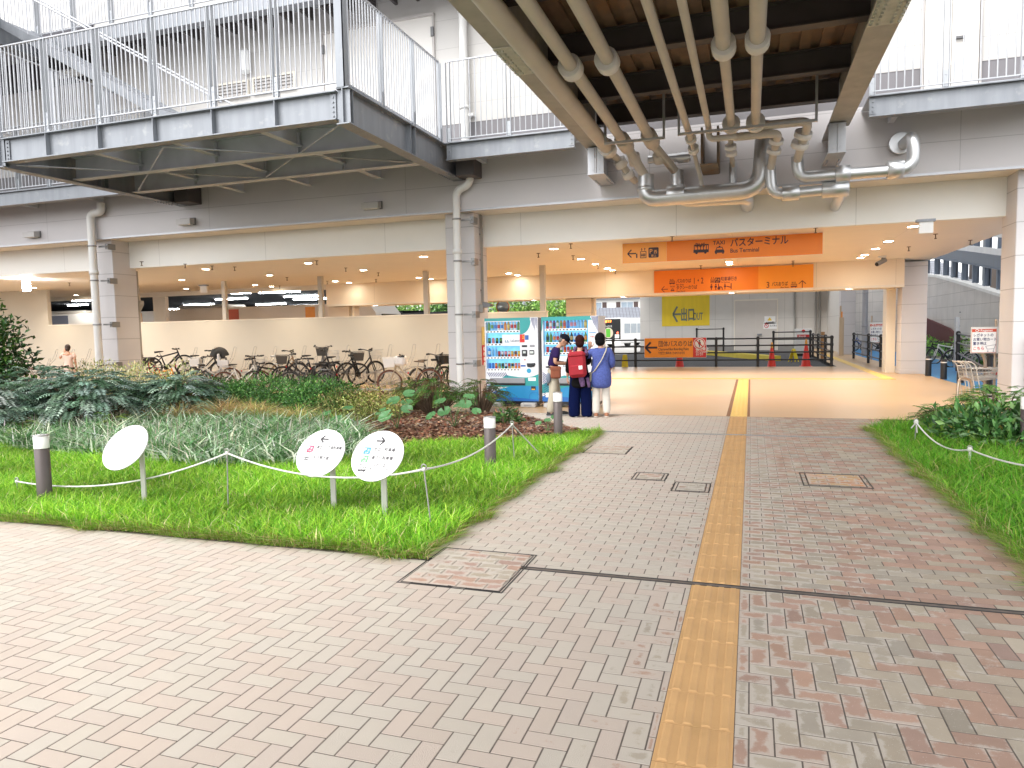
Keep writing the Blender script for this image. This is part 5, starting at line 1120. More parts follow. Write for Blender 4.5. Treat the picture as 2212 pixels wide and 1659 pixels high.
leopard('plant with big glossy round leaves in the middle of the mulch', -5.75, 10.9, [(.0, -.1, .50, .17), (-.05, -.3, .26, .19), (.25, .0, .62, .15), (.3, -.2, .38, .14), (-.3, 0, .3, .15), (.1, .2, .45, .15)])
leopard('low plant with big glossy leaves beside the strap leaved ground cover', -6.6, 10.35, [(0, 0, .22, .16), (.25, -.1, .16, .15), (-.25, .1, .3, .13), (.05, .3, .38, .14)])
leopard('plant with big glossy round leaves at the foot of the middle pillar', -4.85, 11.3, [(-.1, -.2, .30, .17), (.25, -.1, .42, .16), (-.3, .1, .44, .15), (.2, .2, .52, .14), (0, .2, .36, .14), (-.35, -.2, .22, .14), (.45, -.1, .3, .12)])
leopard('small drooping leaved plant beside the farthest bollard lamp', -3.1, 11.0, [(0, 0, .2, .08), (.12, -.05, .26, .07), (.2, .05, .18, .07), (-.15, 0, .15, .08)])
shrub('leafy_shrub', 'small leafy shrub between vending machine and farthest bollard lamp', -4.1, 11.9, .35, .25, .24, 260, .10, .04, [(.05, .14, .03), (.1, .2, .05), (.3, .15, .06)], (.6, .3, .1), GLOSSM, 6, .3)
# climbing shrub cut by the left frame edge
pt = P(2, 720, Y=12.0)
shrub('climbing_shrub', 'tall glossy dark green climber at the left edge of the picture', pt.x-.25, 12.0, .75, .6, 2.75, 3000, .15, .075, [(.025, .075, .015), (.05, .13, .025), (.10, .20, .03)], (.5, .35, .15), GLOSSM, 12, .1, shell=.4)
# right-hand bushes
frondshrub('juniper_shrub', 'feathery green juniper bush before the shopping trolleys', 3.5, 12.3, .8, .6, .72, 420, 10, .22, .05, .012, [(.07, .22, .035), (.13, .32, .05), (.22, .4, .08)], (.4, .4, .2), LEAFM, None, .35)
frondshrub('juniper_shrub', 'low feathery juniper bush at the left of the trolley bay', 2.75, 12.3, .4, .38, .42, 170, 9, .2, .05, .012, [(.07, .22, .035), (.13, .32, .05), (.22, .4, .08)], (.4, .4, .2), LEAFM, None, .4)
shrub('broadleaf_shrub', 'broad leaved dark green bush behind the right rope', 2.95, 10.9, .75, .6, .52, 1500, .14, .055, [(.04, .12, .03), (.08, .19, .05), (.15, .28, .08), (.34, .32, .08)], (.45, .35, .17, .03), GLOSSM, 12, .35)
shrub('broadleaf_shrub', 'broad leaved bush cut by the right edge of the picture', 3.9, 10.6, .7, .7, .6, 1100, .14, .055, [(.04, .12, .03), (.08, .19, .05), (.15, .28, .08)], (.45, .35, .2), GLOSSM, 9, .35)

# ================================================================== lawn furniture
BOLM = mat('bronze_bollard_paint', (.105, .085, .082), .45, .3, .06, 4); FROST = mat('frosted_lamp_glass', (.80, .79, .76), .3, 0, .03, 3)
def bollard(px, py, label, h):
    p = P(px, py); t = thing('bollard_lamp', label, 'bollard lamp', (p.x, p.y, 0), 0, 'bollard lamps along the lawn'); r = .069
    MB().lathe([(r, -.05), (r, h*.78), (r-.003, h*.785), (r-.003, h*.79), (r, h*.795), (r, h*.80), (0, h*.80)], n=28).build('post', BOLM, t); MB().lathe([(r+.001, h*.80), (r+.001, h-.015), (r-.004, h-.012)], n=28).build('lamp_glass', FROST, t); MB().lathe([(r+.003, h-.012), (r+.003, h-.002), (r-.006, h), (0, h)], n=28).build('cap', mat('cap_metal', (.35, .34, .33), .4, .5), t)
bollard(98, 1083, 'bronze bollard lamp with frosted top at the left of the lawn', .69); bollard(1060, 1018, 'bronze bollard lamp with frosted top between round signs and path', .65); bollard(1206, 945, 'bronze bollard lamp with frosted top in front of the man in a cap', .70)
p = P(2216, 978); t = thing('bollard_lamp', 'dark bollard lamp sliced by the right edge of the picture', 'bollard lamp', (p.x, p.y, 0)); MB().lathe([(.07, -.05), (.07, .55), (0, .55)], n=24).build('post', BOLM, t); MB().lathe([(.071, .55), (.071, .7), (0, .7)], n=24).build('lamp_glass', FROST, t)
# rope and stakes
STK = mat('iron_stake', (.36, .35, .33), .5, .6, .15, 8); ROPE = mat('white_rope', (.76, .74, .70), .8, 0, .06, 60, bump=.6, bscale=300)
def stake(a, b, label, grp):
    a = Vector(a); b = Vector(b); t = thing('rope_stake', label, 'stake', a, 0, grp); d = b-a; mb = MB(); mb.cyl((0, 0, -.05), d, .0065, n=8); mb.build('rod', STK, t); mb = MB(); x = Vector((1, 0, 0)); mb.tube([d+Vector((0, 0, .02))+Vector((.022*math.cos(i*.524), 0, .022*math.sin(i*.524))) for i in range(13)], .006, 6); mb.build('eyelet', STK, t)
def sag(a, b, s, n=16):
    a = Vector(a); b = Vector(b); return [a.lerp(b, i/n)-Vector((0, 0, s*4*(i/n)*(1-i/n))) for i in range(n+1)]
GL, GR_ = 'rope stakes along the left lawn', 'rope stakes along the right lawn'
s1 = ((-7.42, 5.45, 0), (-7.42, 5.45, .15)); s2 = ((-4.68, 5.44, 0), (-4.64, 5.42, .56)); s3 = ((-2.49, 5.28, 0), (-2.56, 5.3, .52))
b4 = P(1112, 1003); t4 = P(1106, 917, Y=b4.y); s4 = (tuple(b4), tuple(t4))
stake(*s1, 'short bent stake holding the rope end at the far left', GL); stake(*s2, 'thin upright stake between the blank disc and the sign discs', GL); stake(*s3, 'slanting stake at the path corner of the lawn', GL); stake(*s4, 'stake near the bollard lamp beside the path', GL)
pts = sag(s1[1], s2[1], .16)+sag(s2[1], s3[1], .14)[1:]+sag(s3[1], s4[1], .1)[1:]+[Vector(P(1172, 990))+Vector((0, 0, .02))]
mb = MB(); mb.tube(pts, .0085, 8)
for s in (s1, s2, s3, s4): mb.ell(s[1], .018, .018, .02, 8, 6)
mb.ell(pts[-1], .018, .018, .018, 8, 6); mb.build('rope', ROPE, label='white rope looped between stakes along the left lawn', cat='rope')
b1 = P(1975, 962); r1 = (tuple(b1), tuple(P(1979, 912, Y=b1.y))); b2 = P(2090, 1013); r2 = (tuple(b2), tuple(P(2095, 971, Y=b2.y))); r3 = ((2.75, 6.7, 0), (2.78, 6.7, .5))
stake(*r1, 'tallest right stake where the rope starts with a knot', GR_); stake(*r2, 'short right stake in the long grass', GR_); stake(*r3, 'stake beyond the right edge carrying the rope on', GR_)
mb = MB(); mb.tube(sag(r1[1], r2[1], .13)+sag(r2[1], r3[1], .1)[1:], .0095, 8); mb.ell(r1[1], .03, .03, .04, 8, 6); mb.tube([r1[1], Vector(r1[1])+Vector((-.06, -.02, -.08))], .008, 6); mb.tube([r1[1], Vector(r1[1])+Vector((.01, -.02, -.14))], .008, 6); mb.ell(r2[1], .028, .028, .03, 8, 6); mb.tube([r2[1], Vector(r2[1])+Vector((.0, -.02, -.12))], .012, 6)
mb.build('rope', ROPE, label='white knotted rope along the right lawn', cat='rope')
# round sign discs, tipped back towards people on the front paving
TL = math.radians(37); DU, DV = Vector((1, 0, 0)), Vector((0, math.sin(TL), math.cos(TL))); DN = DU.cross(DV)
RD = .243
def disc(px, py, cpx, cpy, label):
    b = P(px, py); t = thing('disc_sign', label, 'sign', (b.x, b.y, 0), 0, 'round white signs in the lawn'); c = P(cpx, cpy, Y=b.y-.10)-Vector((b.x, b.y, 0))
    mb = MB(); mb.prism([(RD*math.cos(i*math.pi/36), RD*math.sin(i*math.pi/36)) for i in range(72)], c, DU, DV, -DN, .012); mb.build('disc', mat('white_sign_face', (.72, .72, .715), .4, 0, .01, 2), t)
    mb = MB(); mb.bx(-.026, .026, -.008, .008, -.05, c.z-.03); mb.bx(-.026, .026, -.10, .0, c.z-.08, c.z-.066); mb.prism([(-.06, -.06), (.06, -.06), (.06, .06), (-.06, .06)], c-DN*.012, DU, DV, -DN, .02); mb.build('post', mat('sign_post_aluminium', (.55, .53, .51), .4, .4, .05, 4), t)
    return t, c+DN*.0015
disc(313, 1095, 270, 966, 'white round disc sign at the left whose face shows no lettering')
t, o = disc(722, 1105, 692, 978, 'round sign disc with left arrow and red parking mark'); S = RD*2
GI2 = mat('grey_sign_ink', (.02, .016, .022), .5)
def dl(x, y): return o+DU*(x*S)+DV*(y*S)
def P_tile(x, y, s, m, kj):
    a = MB(); b = MB(); pict_P(a, b, dl(x, y), DU, DV, s*S, kj, '立体', .0012); a.build('parking_mark', m, t); b.build('parking_letter', WHITE, t)
k = MB(); pict_arrow(k, dl(.0, .29), DU, DV, .17*S, 'L', .2)
k.text('南立体・平面駐車場', dl(-.115, .085), DU, DV, .075*S, sx=.80, bold=.022); k.text('Multi-storey Parking', dl(-.115, .03), DU, DV, .04*S, sx=1.1); k.text('Single Level Parking', dl(-.115, -.015), DU, DV, .04*S, sx=1.1)
k.text('竹下駅方面', dl(-.115, -.135), DU, DV, .08*S, sx=.85, bold=.022); k.text('For Takeshita Sta.', dl(-.115, -.19), DU, DV, .042*S)
x0, y0 = -.32, -.22
def RR(x0_, x1_, y0_, y1_): k.poly([dl(x0_, y0_), dl(x1_, y0_), dl(x1_, y1_), dl(x0_, y1_)])
RR(-.315, -.215, -.16, -.10); RR(-.315, -.305, -.1, .0); RR(-.225, -.215, -.1, 0); RR(-.315, -.215, -.005, .012); RR(-.315, -.215, -.105, -.095); k.bar(dl(-.29, -.17), dl(-.33, -.23), .0008, .012*S, DN); k.bar(dl(-.24, -.17), dl(-.2, -.23), .0008, .012*S, DN)
k.build('lettering', GI2, t); k = MB(); [k.poly([dl(cx_+.014*math.cos(i*.785), -.13+.014*math.sin(i*.785))+DN*.001 for i in range(8)]) for cx_ in (-.29, -.24)]; k.build('train_lights', WHITE, t)
P_tile(-.31, .01, .135, mat('crimson_mark', (.62, .03, .10), .45), '南')
t, o = disc(832, 1125, 815, 984, 'round sign disc with right arrow and blue and green parking marks')
k = MB(); pict_arrow(k, dl(-.02, .29), DU, DV, .17*S, 'R', .2)
k.text('北立体駐車場', dl(-.10, .09), DU, DV, .08*S, sx=.88, bold=.022); k.text('Multi-storey Parking', dl(-.1, .04), DU, DV, .042*S, sx=1.1)
k.text('東立体駐車場', dl(-.10, -.075), DU, DV, .08*S, sx=.88, bold=.022); k.text('Multi-storey Parking', dl(-.1, -.125), DU, DV, .042*S, sx=1.1)
k.text('BUS', dl(-.295, -.215), DU, DV, .06*S, sx=1.1, bold=.006); k.text('バスのりば', dl(-.10, -.215), DU, DV, .08*S, sx=.8, bold=.022); k.text('（那珂5丁目バス停）', dl(-.13, -.285), DU, DV, .058*S, sx=.86); k.text('Bus Stop Naka-gochome', dl(-.10, -.335), DU, DV, .04*S, sx=.95); pict_bus(k, dl(-.30, -.33), DU, DV, .16*S)
k.build('lettering', GI2, t); P_tile(-.295, .02, .135, mat('blue_mark', (.02, .22, .62), .45), '北'); P_tile(-.295, -.145, .135, mat('green_mark', (.12, .46, .16), .45), '東')

# ================================================================== vending machines
TEAL = mat('teal_print', (.03, .30, .30), .35); VBLUE = mat('blue_print', (.02, .23, .48), .35); VNAVY = mat('navy_print', (.02, .035, .16), .35); VDEEP = mat('deep_blue_print', (.02, .13, .42), .35)
VBODY = mat('vending_white', (.74, .74, .77), .3, 0, .02, 2); VSIDE = mat('vending_side_grey', (.34, .34, .36), .4); VBLACK = mat('vending_black', (.02, .02, .025), .3); VGREY = mat('vending_grey', (.30, .30, .32), .35, .2)
VBACK = mat('lit_blue_display', (.18, .5, .75), .5, 0, .25, 9, emit=((.14, .42, .68), .38)); VLEDGE = mat('price_strip_white', (.80, .80, .80), .4, emit=((1, 1, 1), .08))
def glass_mat():
    m = bpy.data.materials.new('display_glass'); m.use_nodes = True; n = m.node_tree.nodes; L = m.node_tree.links; n.clear()
    a = n.new('ShaderNodeBsdfTransparent'); g = n.new('ShaderNodeBsdfGlossy'); g.inputs['Roughness'].default_value = .03; f = n.new('ShaderNodeFresnel'); f.inputs['IOR'].default_value = 1.4
    x = n.new('ShaderNodeMixShader'); o = n.new('ShaderNodeOutputMaterial'); L.new(f.outputs[0], x.inputs[0]); L.new(a.outputs[0], x.inputs[1]); L.new(g.outputs[0], x.inputs[2]); L.new(x.outputs[0], o.inputs[0]); return m
GLASS = glass_mat()
BCOL = dict(green=(.12, .30, .07), blue=(.05, .2, .6), sky=(.25, .55, .8), red=(.55, .03, .03), orange=(.75, .25, .03), white=(.75, .75, .72), brown=(.16, .06, .03), black=(.03, .03, .03), purple=(.22, .05, .3), yellow=(.75, .55, .1), pink=(.7, .25, .3), gold=(.5, .35, .12))
_bm = {}
def bottle_mesh(kind, c1, c2):
    k = (kind, c1, c2)
    if k in _bm: return _bm[k]
    m1 = mat('drink_'+c1, BCOL[c1], .25); m2 = mat('label_'+c2, BCOL[c2], .4); mb = MB()
    if kind == 'bottle': mb.lathe([(0, 0), (.03, 0), (.032, .01), (.032, .05)], n=10); mb.m(1).lathe([(.033, .05), (.033, .125)], n=10); mb.m(0).lathe([(.032, .125), (.03, .14), (.014, .185), (.013, .195)], n=10); mb.m(1).lathe([(.015, .193), (.015, .212), (0, .212)], n=10)
    else: mb.lathe([(0, 0), (.027, 0), (.031, .006), (.031, .05)], n=10); mb.m(1).lathe([(.0312, .05), (.0312, .11)], n=10); mb.m(0).lathe([(.031, .11), (.027, .122), (0, .122)], n=10)
    o = mb.build(kind, [m1, m2]); _bm[k] = o.data; bpy.data.objects.remove(o); return _bm[k]
def vending(label, xl, xr, yf, win, rows, variant):
    w = xr-xl; h0, h1 = .125, 1.925; H = h1-h0; D = .76
    t = thing('vending_machine', label, 'vending machine', (xl, yf, 0))
    def X(f): return f*w
    def Z(f): return h0+f*H
    def sh(mb, x0, x1, z0, z1, y=-.003, th=.002): mb.bx(X(x0), X(x1), y-th, y, Z(z0), Z(z1)); return mb
    def poly(mb, pts, y=-.003): mb.poly([(X(a), y, Z(b)) for a, b in pts]); return mb
    wx0, wx1, wz0, wz1 = win
    # cabinet with a real opening for the display
    mb = MB(); mb.bx(.0, w, .16, D, h0, h1); mb.bx(0, X(wx0), 0, .16, h0, h1); mb.bx(X(wx1), w, 0, .16, h0, h1); mb.bx(X(wx0), X(wx1), 0, .16, h0, Z(wz0)); mb.bx(X(wx0), X(wx1), 0, .16, Z(wz1), h1); mb.build('cabinet', VBODY, t)
    MB().bx(w+.0, w+.004, .01, D, h0+.01, h1-.01).build('side_panel', VSIDE if variant == 0 else VBODY, t)
    MB().bx(X(wx0)+.002, X(wx1)-.002, .145, .155, Z(wz0)+.002, Z(wz1)-.002).build('display_back', VBACK, t)
    MB().quad((X(wx0), .012, Z(wz0)), (X(wx1), .012, Z(wz0)), (X(wx1), .012, Z(wz1)), (X(wx0), .012, Z(wz1))).build('display_glass', GLASS, t)
    for (zb, x0, x1, kind, cols) in rows:
        mb = MB(); mb.bx(X(x0), X(x1), .005, .14, Z(zb)-.045, Z(zb)); s = mb.build('price_shelf', VLEDGE, t)
        n = len(cols); mb = MB(); mt = MB()
        for i, cc in enumerate(cols):
            xx = X(x0)+(X(x1)-X(x0))*(i+.5)/n
            o = bpy.data.objects.new(kind, bottle_mesh(kind if cc[0] != '*' else 'can', *(cc.strip('*').split('/')))); C.objects.link(o); o.parent = t; o.location = (xx, .075, Z(zb)+.001)
            mb.bx(xx-.022, xx+.022, -.001, .005, Z(zb)-.036, Z(zb)-.012, .003)
        mb.build('select_buttons', VBLACK, s)
    # printed graphics
    if variant == 0:
        tl = MB(); poly(tl, [(0, .965), (.86, .965), (.86, 1), (0, 1)]); poly(tl, [(wx1+.005, .80)]+[(wx1+.005+.20*math.sin(i*.157), .80+.165*(1-math.cos(i*.157))) for i in range(1, 11)]+[(wx1+.005, .965)])
        poly(tl, [(0, .17), (.2, .23), (.4, .315), (.46, .305), (.62, .29), (.78, .285), (.9, .30), (1, .325), (1, .17), (.5, .17)]); tl.build('teal_graphic', TEAL, t)
        st = MB()
        for i in range(5): poly(st, [(.875+.024*i, .995), (.888+.024*i, .995), (.915+.018*i, .90-.03*(i % 3)), (.91+.018*i, .90-.03*(i % 3))], -.0045)
        for i in range(11): poly(st, [(.03+.034*i, .345), (.043+.034*i, .345), (.092+.034*i, .295), (.078+.034*i, .295)], -.0045)
        for i in range(9): poly(st, [(.01, .26-.022*i), (.01, .252-.022*i), (.15+.012*i, .195-.022*i*.55), (.15+.012*i, .203-.022*i*.55)], -.0045)
        st.build('navy_stripes', VNAVY, t)
        bl = MB(); poly(bl, [(0, .0), (1, .0), (1, .185), (.74, .185), (.5, .18), (.3, .15), (.15, .11), (0, .075)], -.004); bl.build('blue_graphic', VBLUE, t)
        dp = MB(); poly(dp, [(0, 0), (1, 0), (1, .02), (.55, .045), (.4, .04), (.2, .09), (0, .075)], -.005); dp.build('deep_graphic', VDEEP, t)
        ds = MB()
        for (cx_, cz, r) in ((.825, .365, .05), (.34, .125, .055)): ds.poly([(X(cx_)+r*math.cos(i*.262), -.006, Z(cz)+r*math.sin(i*.262)) for i in range(24)])
        ds.build('round_dots', VBLUE if False else mat('bright_blue_print', (.03, .33, .55), .35), t)
        rg = MB(); rg.tube([(X(.92)+.115*math.cos(i*.209), -.006, Z(.055)+.1*math.sin(i*.209)) for i in range(30)], .004, 4, closed=True); rg.build('ring_graphic', VDEEP, t)
    else:
        tl = MB(); poly(tl, [(0, .955), (.9, .955), (.86, .985), (.875, 1), (0, 1)]); poly(tl, [(0, .83), (.012, .85), (.03, .955), (0, .955)]); poly(tl, [(0, .2), (.2, .27), (.4, .31), (.55, .29), (.8, .29), (1, .33), (1, .1), (0, .1)]); tl.build('teal_graphic', TEAL, t)
        st = MB()
        for i in range(6): poly(st, [(.885+.02*i, .995), (.896+.02*i, .995), (.925+.016*i, .91-.02*i), (.92+.016*i, .91-.02*i)], -.0045)
        for i in range(7): poly(st, [(.01, .33-.02*i+.02), (.01, .32-.02*i+.02), (.1, .275-.02*i+.02), (.1, .285-.02*i+.02)], -.0045)
        for i in range(6): poly(st, [(.02, .2-.022*i), (.02, .192-.022*i), (.14, .15-.022*i), (.14, .158-.022*i)], -.0045)
        st.build('navy_stripes', VNAVY, t)
        bl = MB(); poly(bl, [(0, 0), (1, 0), (1, .2), (.7, .185), (.4, .17), (.15, .1), (0, .06)], -.004); bl.build('blue_graphic', VBLUE, t)
        dp = MB(); poly(dp, [(0, 0), (1, 0), (1, .02), (.6, .04), (.2, .07), (0, .06)], -.005); dp.build('deep_graphic', VDEEP, t)
        rg = MB(); rg.tube([(X(.93)+.1*math.cos(i*.209), -.006, Z(.055)+.1*math.sin(i*.209)) for i in range(30)], .004, 4, closed=True); rg.build('ring_graphic', VDEEP, t)
    # delivery slot, coin unit, stickers
    MB().bx(X(.09), X(.75), -.03, 0, Z(.215), Z(.28), .008).build('slot_flap', VGREY, t); MB().bx(X(.09), X(.75), -.012, 0, Z(.19), Z(.213)).build('slot_gap', VBLACK, t)
    MB().bx(X(.86), X(.945), -.01, 0, Z(.135), Z(.18), .01).build('coin_return', VBLACK, t); MB().bx(X(.87), X(.935), -.012, -.008, Z(.137), Z(.15)).build('return_flap', mat('amber_flap', (.85, .38, .03), .4), t)
    MB().bx(X(.81), X(.95), -.004, -.001, Z(.245), Z(.285)).bx(X(.06), X(.135), -.007, -.0055, Z(.05), Z(.105)).build('notice', WHITE, t)
    if variant == 0:
        MB().bx(X(.70), X(.80), -.02, 0, Z(.54), Z(.615), .012).bx(X(.84), X(.93), -.02, 0, Z(.56), Z(.612), .012).bx(X(.70), X(.80), -.008, 0, Z(.648), Z(.672), .004).build('card_reader', VBLACK, t)
        MB().bx(X(.725), X(.775), -.023, -.018, Z(.575), Z(.6)).bx(X(.85), X(.92), -.023, -.018, Z(.572), Z(.6)).build('reader_screen', mat('lcd_screen', (.55, .6, .58), .3), t)
        mb = MB(); mb.poly([(X(a), -.008, Z(b)) for a, b in ((.79, .455), (.87, .455), (.94, .46), (.95, .44), (.93, .415), (.86, .405), (.80, .41), (.79, .43))]); mb.lathe([(0, -.03), (.028, -.03), (.03, -.008)], (X(.915), 0, Z(.437)), 14, 'Y'); mb.build('coin_slot', VBLACK, t)
        MB().bx(X(.85), X(.94), -.012, 0, Z(.648), Z(.675), .006).build('bill_slot', VGREY, t)
        MB().bx(X(.665), X(.755), -.004, -.001, Z(.705), Z(.80)).bx(X(.74), X(.765), -.004, -.001, Z(.49), Z(.505)).build('red_sticker', RED, t); MB().bx(X(.762), X(.83), -.004, -.001, Z(.735), Z(.79)).bx(X(.675), X(.765), -.004, -.001, Z(.415), Z(.435)).build('blue_sticker', mat('blue_sticker', (.04, .12, .4), .4), t)
        mb = MB(); mb.text('2', (X(.71), -.006, Z(.75)), U, V, .09, bold=.02); mb.build('sticker_number', YELL, t)
        MB().bx(X(.675), X(.75), -.004, -.001, Z(.44), Z(.53)).bx(X(.84), X(.94), -.004, -.001, Z(.49), Z(.55)).build('white_sticker', WHITE, t)
        MB().bx(X(.33), X(wx1)-.004, .002, .14, Z(.665), Z(.80)).build('logo_panel', VBODY, t)
        mb = MB(); mb.text('LaLaport', (X(.49), -.001, Z(.715)), U, V, .07, sx=.9, bold=.01); mb.build('logo_lettering', mat('slate_ink', (.10, .13, .18), .4), t)
        mb = MB(); [mb.bx(X(a), X(a+.012), -.001, .002, Z(.705), Z(.705+hh)) for a, hh in ((.385, .03), (.408, .012), (.428, .03), (.45, .014))]; mb.build('logo_mark', mat('logo_teal', (.02, .2, .33), .4), t)
    else:
        MB().bx(X(.845), X(.96), -.004, -.001, Z(.71), Z(.80)).bx(X(.85), X(.955), -.004, -.001, Z(.60), Z(.69)).bx(X(.07), X(.13), -.004, -.001, Z(.48), Z(.515)).build('white_sticker', WHITE, t); MB().bx(X(.845), X(.96), -.0045, -.003, Z(.80), Z(.81)).build('blue_sticker', VBLUE, t)
        mb = MB(); mb.text('1本無料', (X(.852), -.006, Z(.75)), U, V, .05, bold=.01, sx=.6); mb.build('sticker_lettering', RED, t)
        mb = MB(); mb.text('LaLaport', (X(.38), -.004, Z(.41)), U, V, .075, sx=.9, bold=.01); mb.build('logo_lettering', mat('slate_ink', (.10, .13, .18), .4), t)
        MB().bx(X(.87), X(.93), -.02, 0, Z(.42), Z(.5), .01).build('card_reader', VBLACK, t)
    MB().bx(.02, w-.02, .04, D-.04, .05, h0).build('base_skirt', VBLACK, t)
    for x0 in (.05, w-.38):
        mb = MB(); mb.bx(x0, x0+.33, -.12, .25, 0, .095, .015); f = mb.build('ballast_foot', mat('grey_ballast', (.47, .46, .45), .7, 0, .06, 5), t); MB().bx(x0+.08, x0+.25, -.124, -.118, .03, .06).build('foot_recess', VGREY, f)
    return t
YV = 14.65
a = P(1049, 800, Y=YV).x; b = P(1163, 800, Y=YV).x; c = P(1171, 800, Y=YV).x; d = P(1293, 800, Y=YV).x
vending('left white and teal vending machine of bottles and cans by the middle pillar', a, b, YV, (.02, .665, .365, .955), [
    (.85, .03, .655, 'bottle', ['green/green', 'sky/green', 'sky/blue', 'white/red', 'white/blue', 'orange/orange', 'gold/yellow', 'white/red', 'white/red', 'green/green']),
    (.695, .03, .32, 'can', ['black/green', 'pink/pink', 'black/green', 'black/green']),
    (.535, .03, .655, 'bottle', ['blue/white', 'sky/sky', 'sky/sky', '*brown/red', '*brown/white', '*brown/pink', '*red/white', '*orange/yellow', '*orange/brown', '*orange/yellow']),
    (.39, .03, .655, 'can', ['blue/blue', 'blue/blue', 'red/orange', 'gold/green', 'green/black', 'black/white', 'gold/red', 'yellow/black', 'orange/pink', 'orange/pink'])], 0)
vending('right white and teal vending machine in front of the three people', c, d, YV, (.03, .83, .54, .965), [
    (.86, .06, .8, 'bottle', ['red/black', 'pink/white', 'purple/black', 'green/white', 'gold/green', 'orange/red', 'blue/blue', 'sky/pink', 'sky/pink', 'sky/sky', 'sky/sky', 'gold/yellow']),
    (.70, .06, .8, 'bottle', ['green/black', 'green/green', 'sky/orange', 'sky/red', 'brown/pink', 'orange/red', 'gold/yellow', 'black/gold', 'blue/white', 'blue/white', 'sky/white', 'green/orange']),
    (.58, .06, .8, 'can', ['red/red', 'blue/white', 'brown/gold', 'red/white', 'green/white', 'orange/red', 'pink/red', 'green/green', 'gold/black', 'brown/gold', 'black/gold', 'black/gold'])], 1)
mb = MB()
for k in range(4): mb.lathe([(.045, 0), (.045, .01), (0, .012)], (-6.03, 16.2-.2-.0, 1.25-.12*k), 12, 'X')
sg_ = thing('pillar_poster', 'narrow poster with red and yellow ads on the middle pillar side', 'poster', (-6.035, 15.95, 1.2)); MB().bx(0, .006, -.13, .13, -.35, .12).build('red_sheet', RED, sg_); MB().bx(0, .006, -.13, .13, .125, .55).build('yellow_sheet', mat('pale_yellow_sheet', (.75, .6, .2), .5), sg_)
mb = MB(); [mb.lathe([(0, .008), (.05, .008), (.055, .006)], (0, -.0, .03-.12*k), 14, 'X') for k in range(4)]; mb.build('white_discs', WHITE, sg_)

# ================================================================== people
def skin(name, pts, edges, rad, m, parent, sub=2, root=0, extra=None):
    me = bpy.data.meshes.new('t'); me.from_pydata([tuple(p) for p in pts], edges, []); o = bpy.data.objects.new('t', me); C.objects.link(o)
    md = o.modifiers.new('s', 'SKIN'); md.use_smooth_shade = True; md.branch_smoothing = .6
    for i, r in enumerate(rad):
        r = r if isinstance(r, (tuple, list)) else (r, r); me.skin_vertices[0].data[i].radius = r
    me.skin_vertices[0].data[root].use_root = True
    s = o.modifiers.new('u', 'SUBSURF'); s.levels = sub; s.render_levels = sub
    dg = bpy.context.evaluated_depsgraph_get(); ev = bpy.data.meshes.new_from_object(o.evaluated_get(dg))
    mb = MB(); mb._add([tuple(v.co) for v in ev.vertices], [tuple(p.vertices) for p in ev.polygons], True)
    bpy.data.objects.remove(o); bpy.data.meshes.remove(me); bpy.data.meshes.remove(ev)
    if extra: extra(mb)
    return mb.build(name, m, parent)
SKIN = mat('skin', (.50, .27, .18), .5, 0, .06, 9)
def hand(mb, w, d, up, side, s=1., curl=.5):
    """palm, four unequal fingers and a thumb from the side of the palm"""
    w = Vector(w); d = Vector(d).normalized(); up = Vector(up); sd = d.cross(up).normalized(); up = sd.cross(d)
    rot = Matrix((sd, d, up)).transposed(); mb.ell(w+d*.045*s, .038*s, .055*s, .018*s, 10, 7, rot)
    for k, L in enumerate((.066, .078, .072, .056)):
        b0 = w+d*.082*s+sd*(k-1.5)*.019*s; p1 = b0+(d*(1-curl*.4)-up*curl*.5).normalized()*L*.45*s; p2 = p1+(d*(1-curl)-up*curl).normalized()*L*.35*s; p3 = p2+(d*(.6-curl)-up*curl).normalized()*L*.25*s
        mb.tube([b0-d*.03*s, b0, p1, p2, p3], [.010*s, .010*s, .009*s, .008*s, .006*s], 7)
    b0 = w+d*.03*s+sd*side*.035*s; mb.tube([b0-sd*side*.01*s, b0+(sd*side*.7+d*.7)*.03*s, b0+(sd*side*.55+d*.9-up*.4)*.055*s, b0+(sd*side*.4+d-up*.6)*.07*s], [.012*s, .011*s, .010*s, .007*s], 7)
def head(mb, c, fwd, s=1.):
    """skull, jaw, nose, ears"""
    c = Vector(c); f = Vector(fwd).normalized(); sd = f.cross(Vector((0, 0, 1))).normalized(); up = sd.cross(f); rot = Matrix((sd, f, up)).transposed()
    mb.ell(c, .073*s, .092*s, .105*s, 16, 12, rot); mb.ell(c+f*.025*s-up*.05*s, .058*s, .066*s, .062*s, 14, 9, rot)
    mb.tube([c+f*.088*s+up*.012*s, c+f*.106*s-up*.015*s, c+f*.09*s-up*.025*s], [.006*s, .013*s, .008*s], 8)
    for q in (-1, 1): mb.ell(c+sd*q*.074*s-f*.008*s-up*.008*s, .010*s, .02*s, .031*s, 8, 7, rot)
    mb.ell(c+f*.082*s-up*.055*s, .024*s, .012*s, .008*s, 10, 6, rot)
def face_bits(t, c, fwd, s=1.):
    c = Vector(c); f = Vector(fwd).normalized(); sd = f.cross(Vector((0, 0, 1))).normalized(); up = sd.cross(f); mb = MB()
    for q in (-1, 1): mb.ell(c+f*.084*s+sd*q*.03*s+up*.008*s, .010*s, .006*s, .006*s, 8, 6); mb.tube([c+f*.086*s+sd*q*.016*s+up*.026*s, c+f*.083*s+sd*q*.044*s+up*.026*s], .003, 5)
    mb.build('eyes', mat('dark_eye', (.02, .015, .012), .3), t)
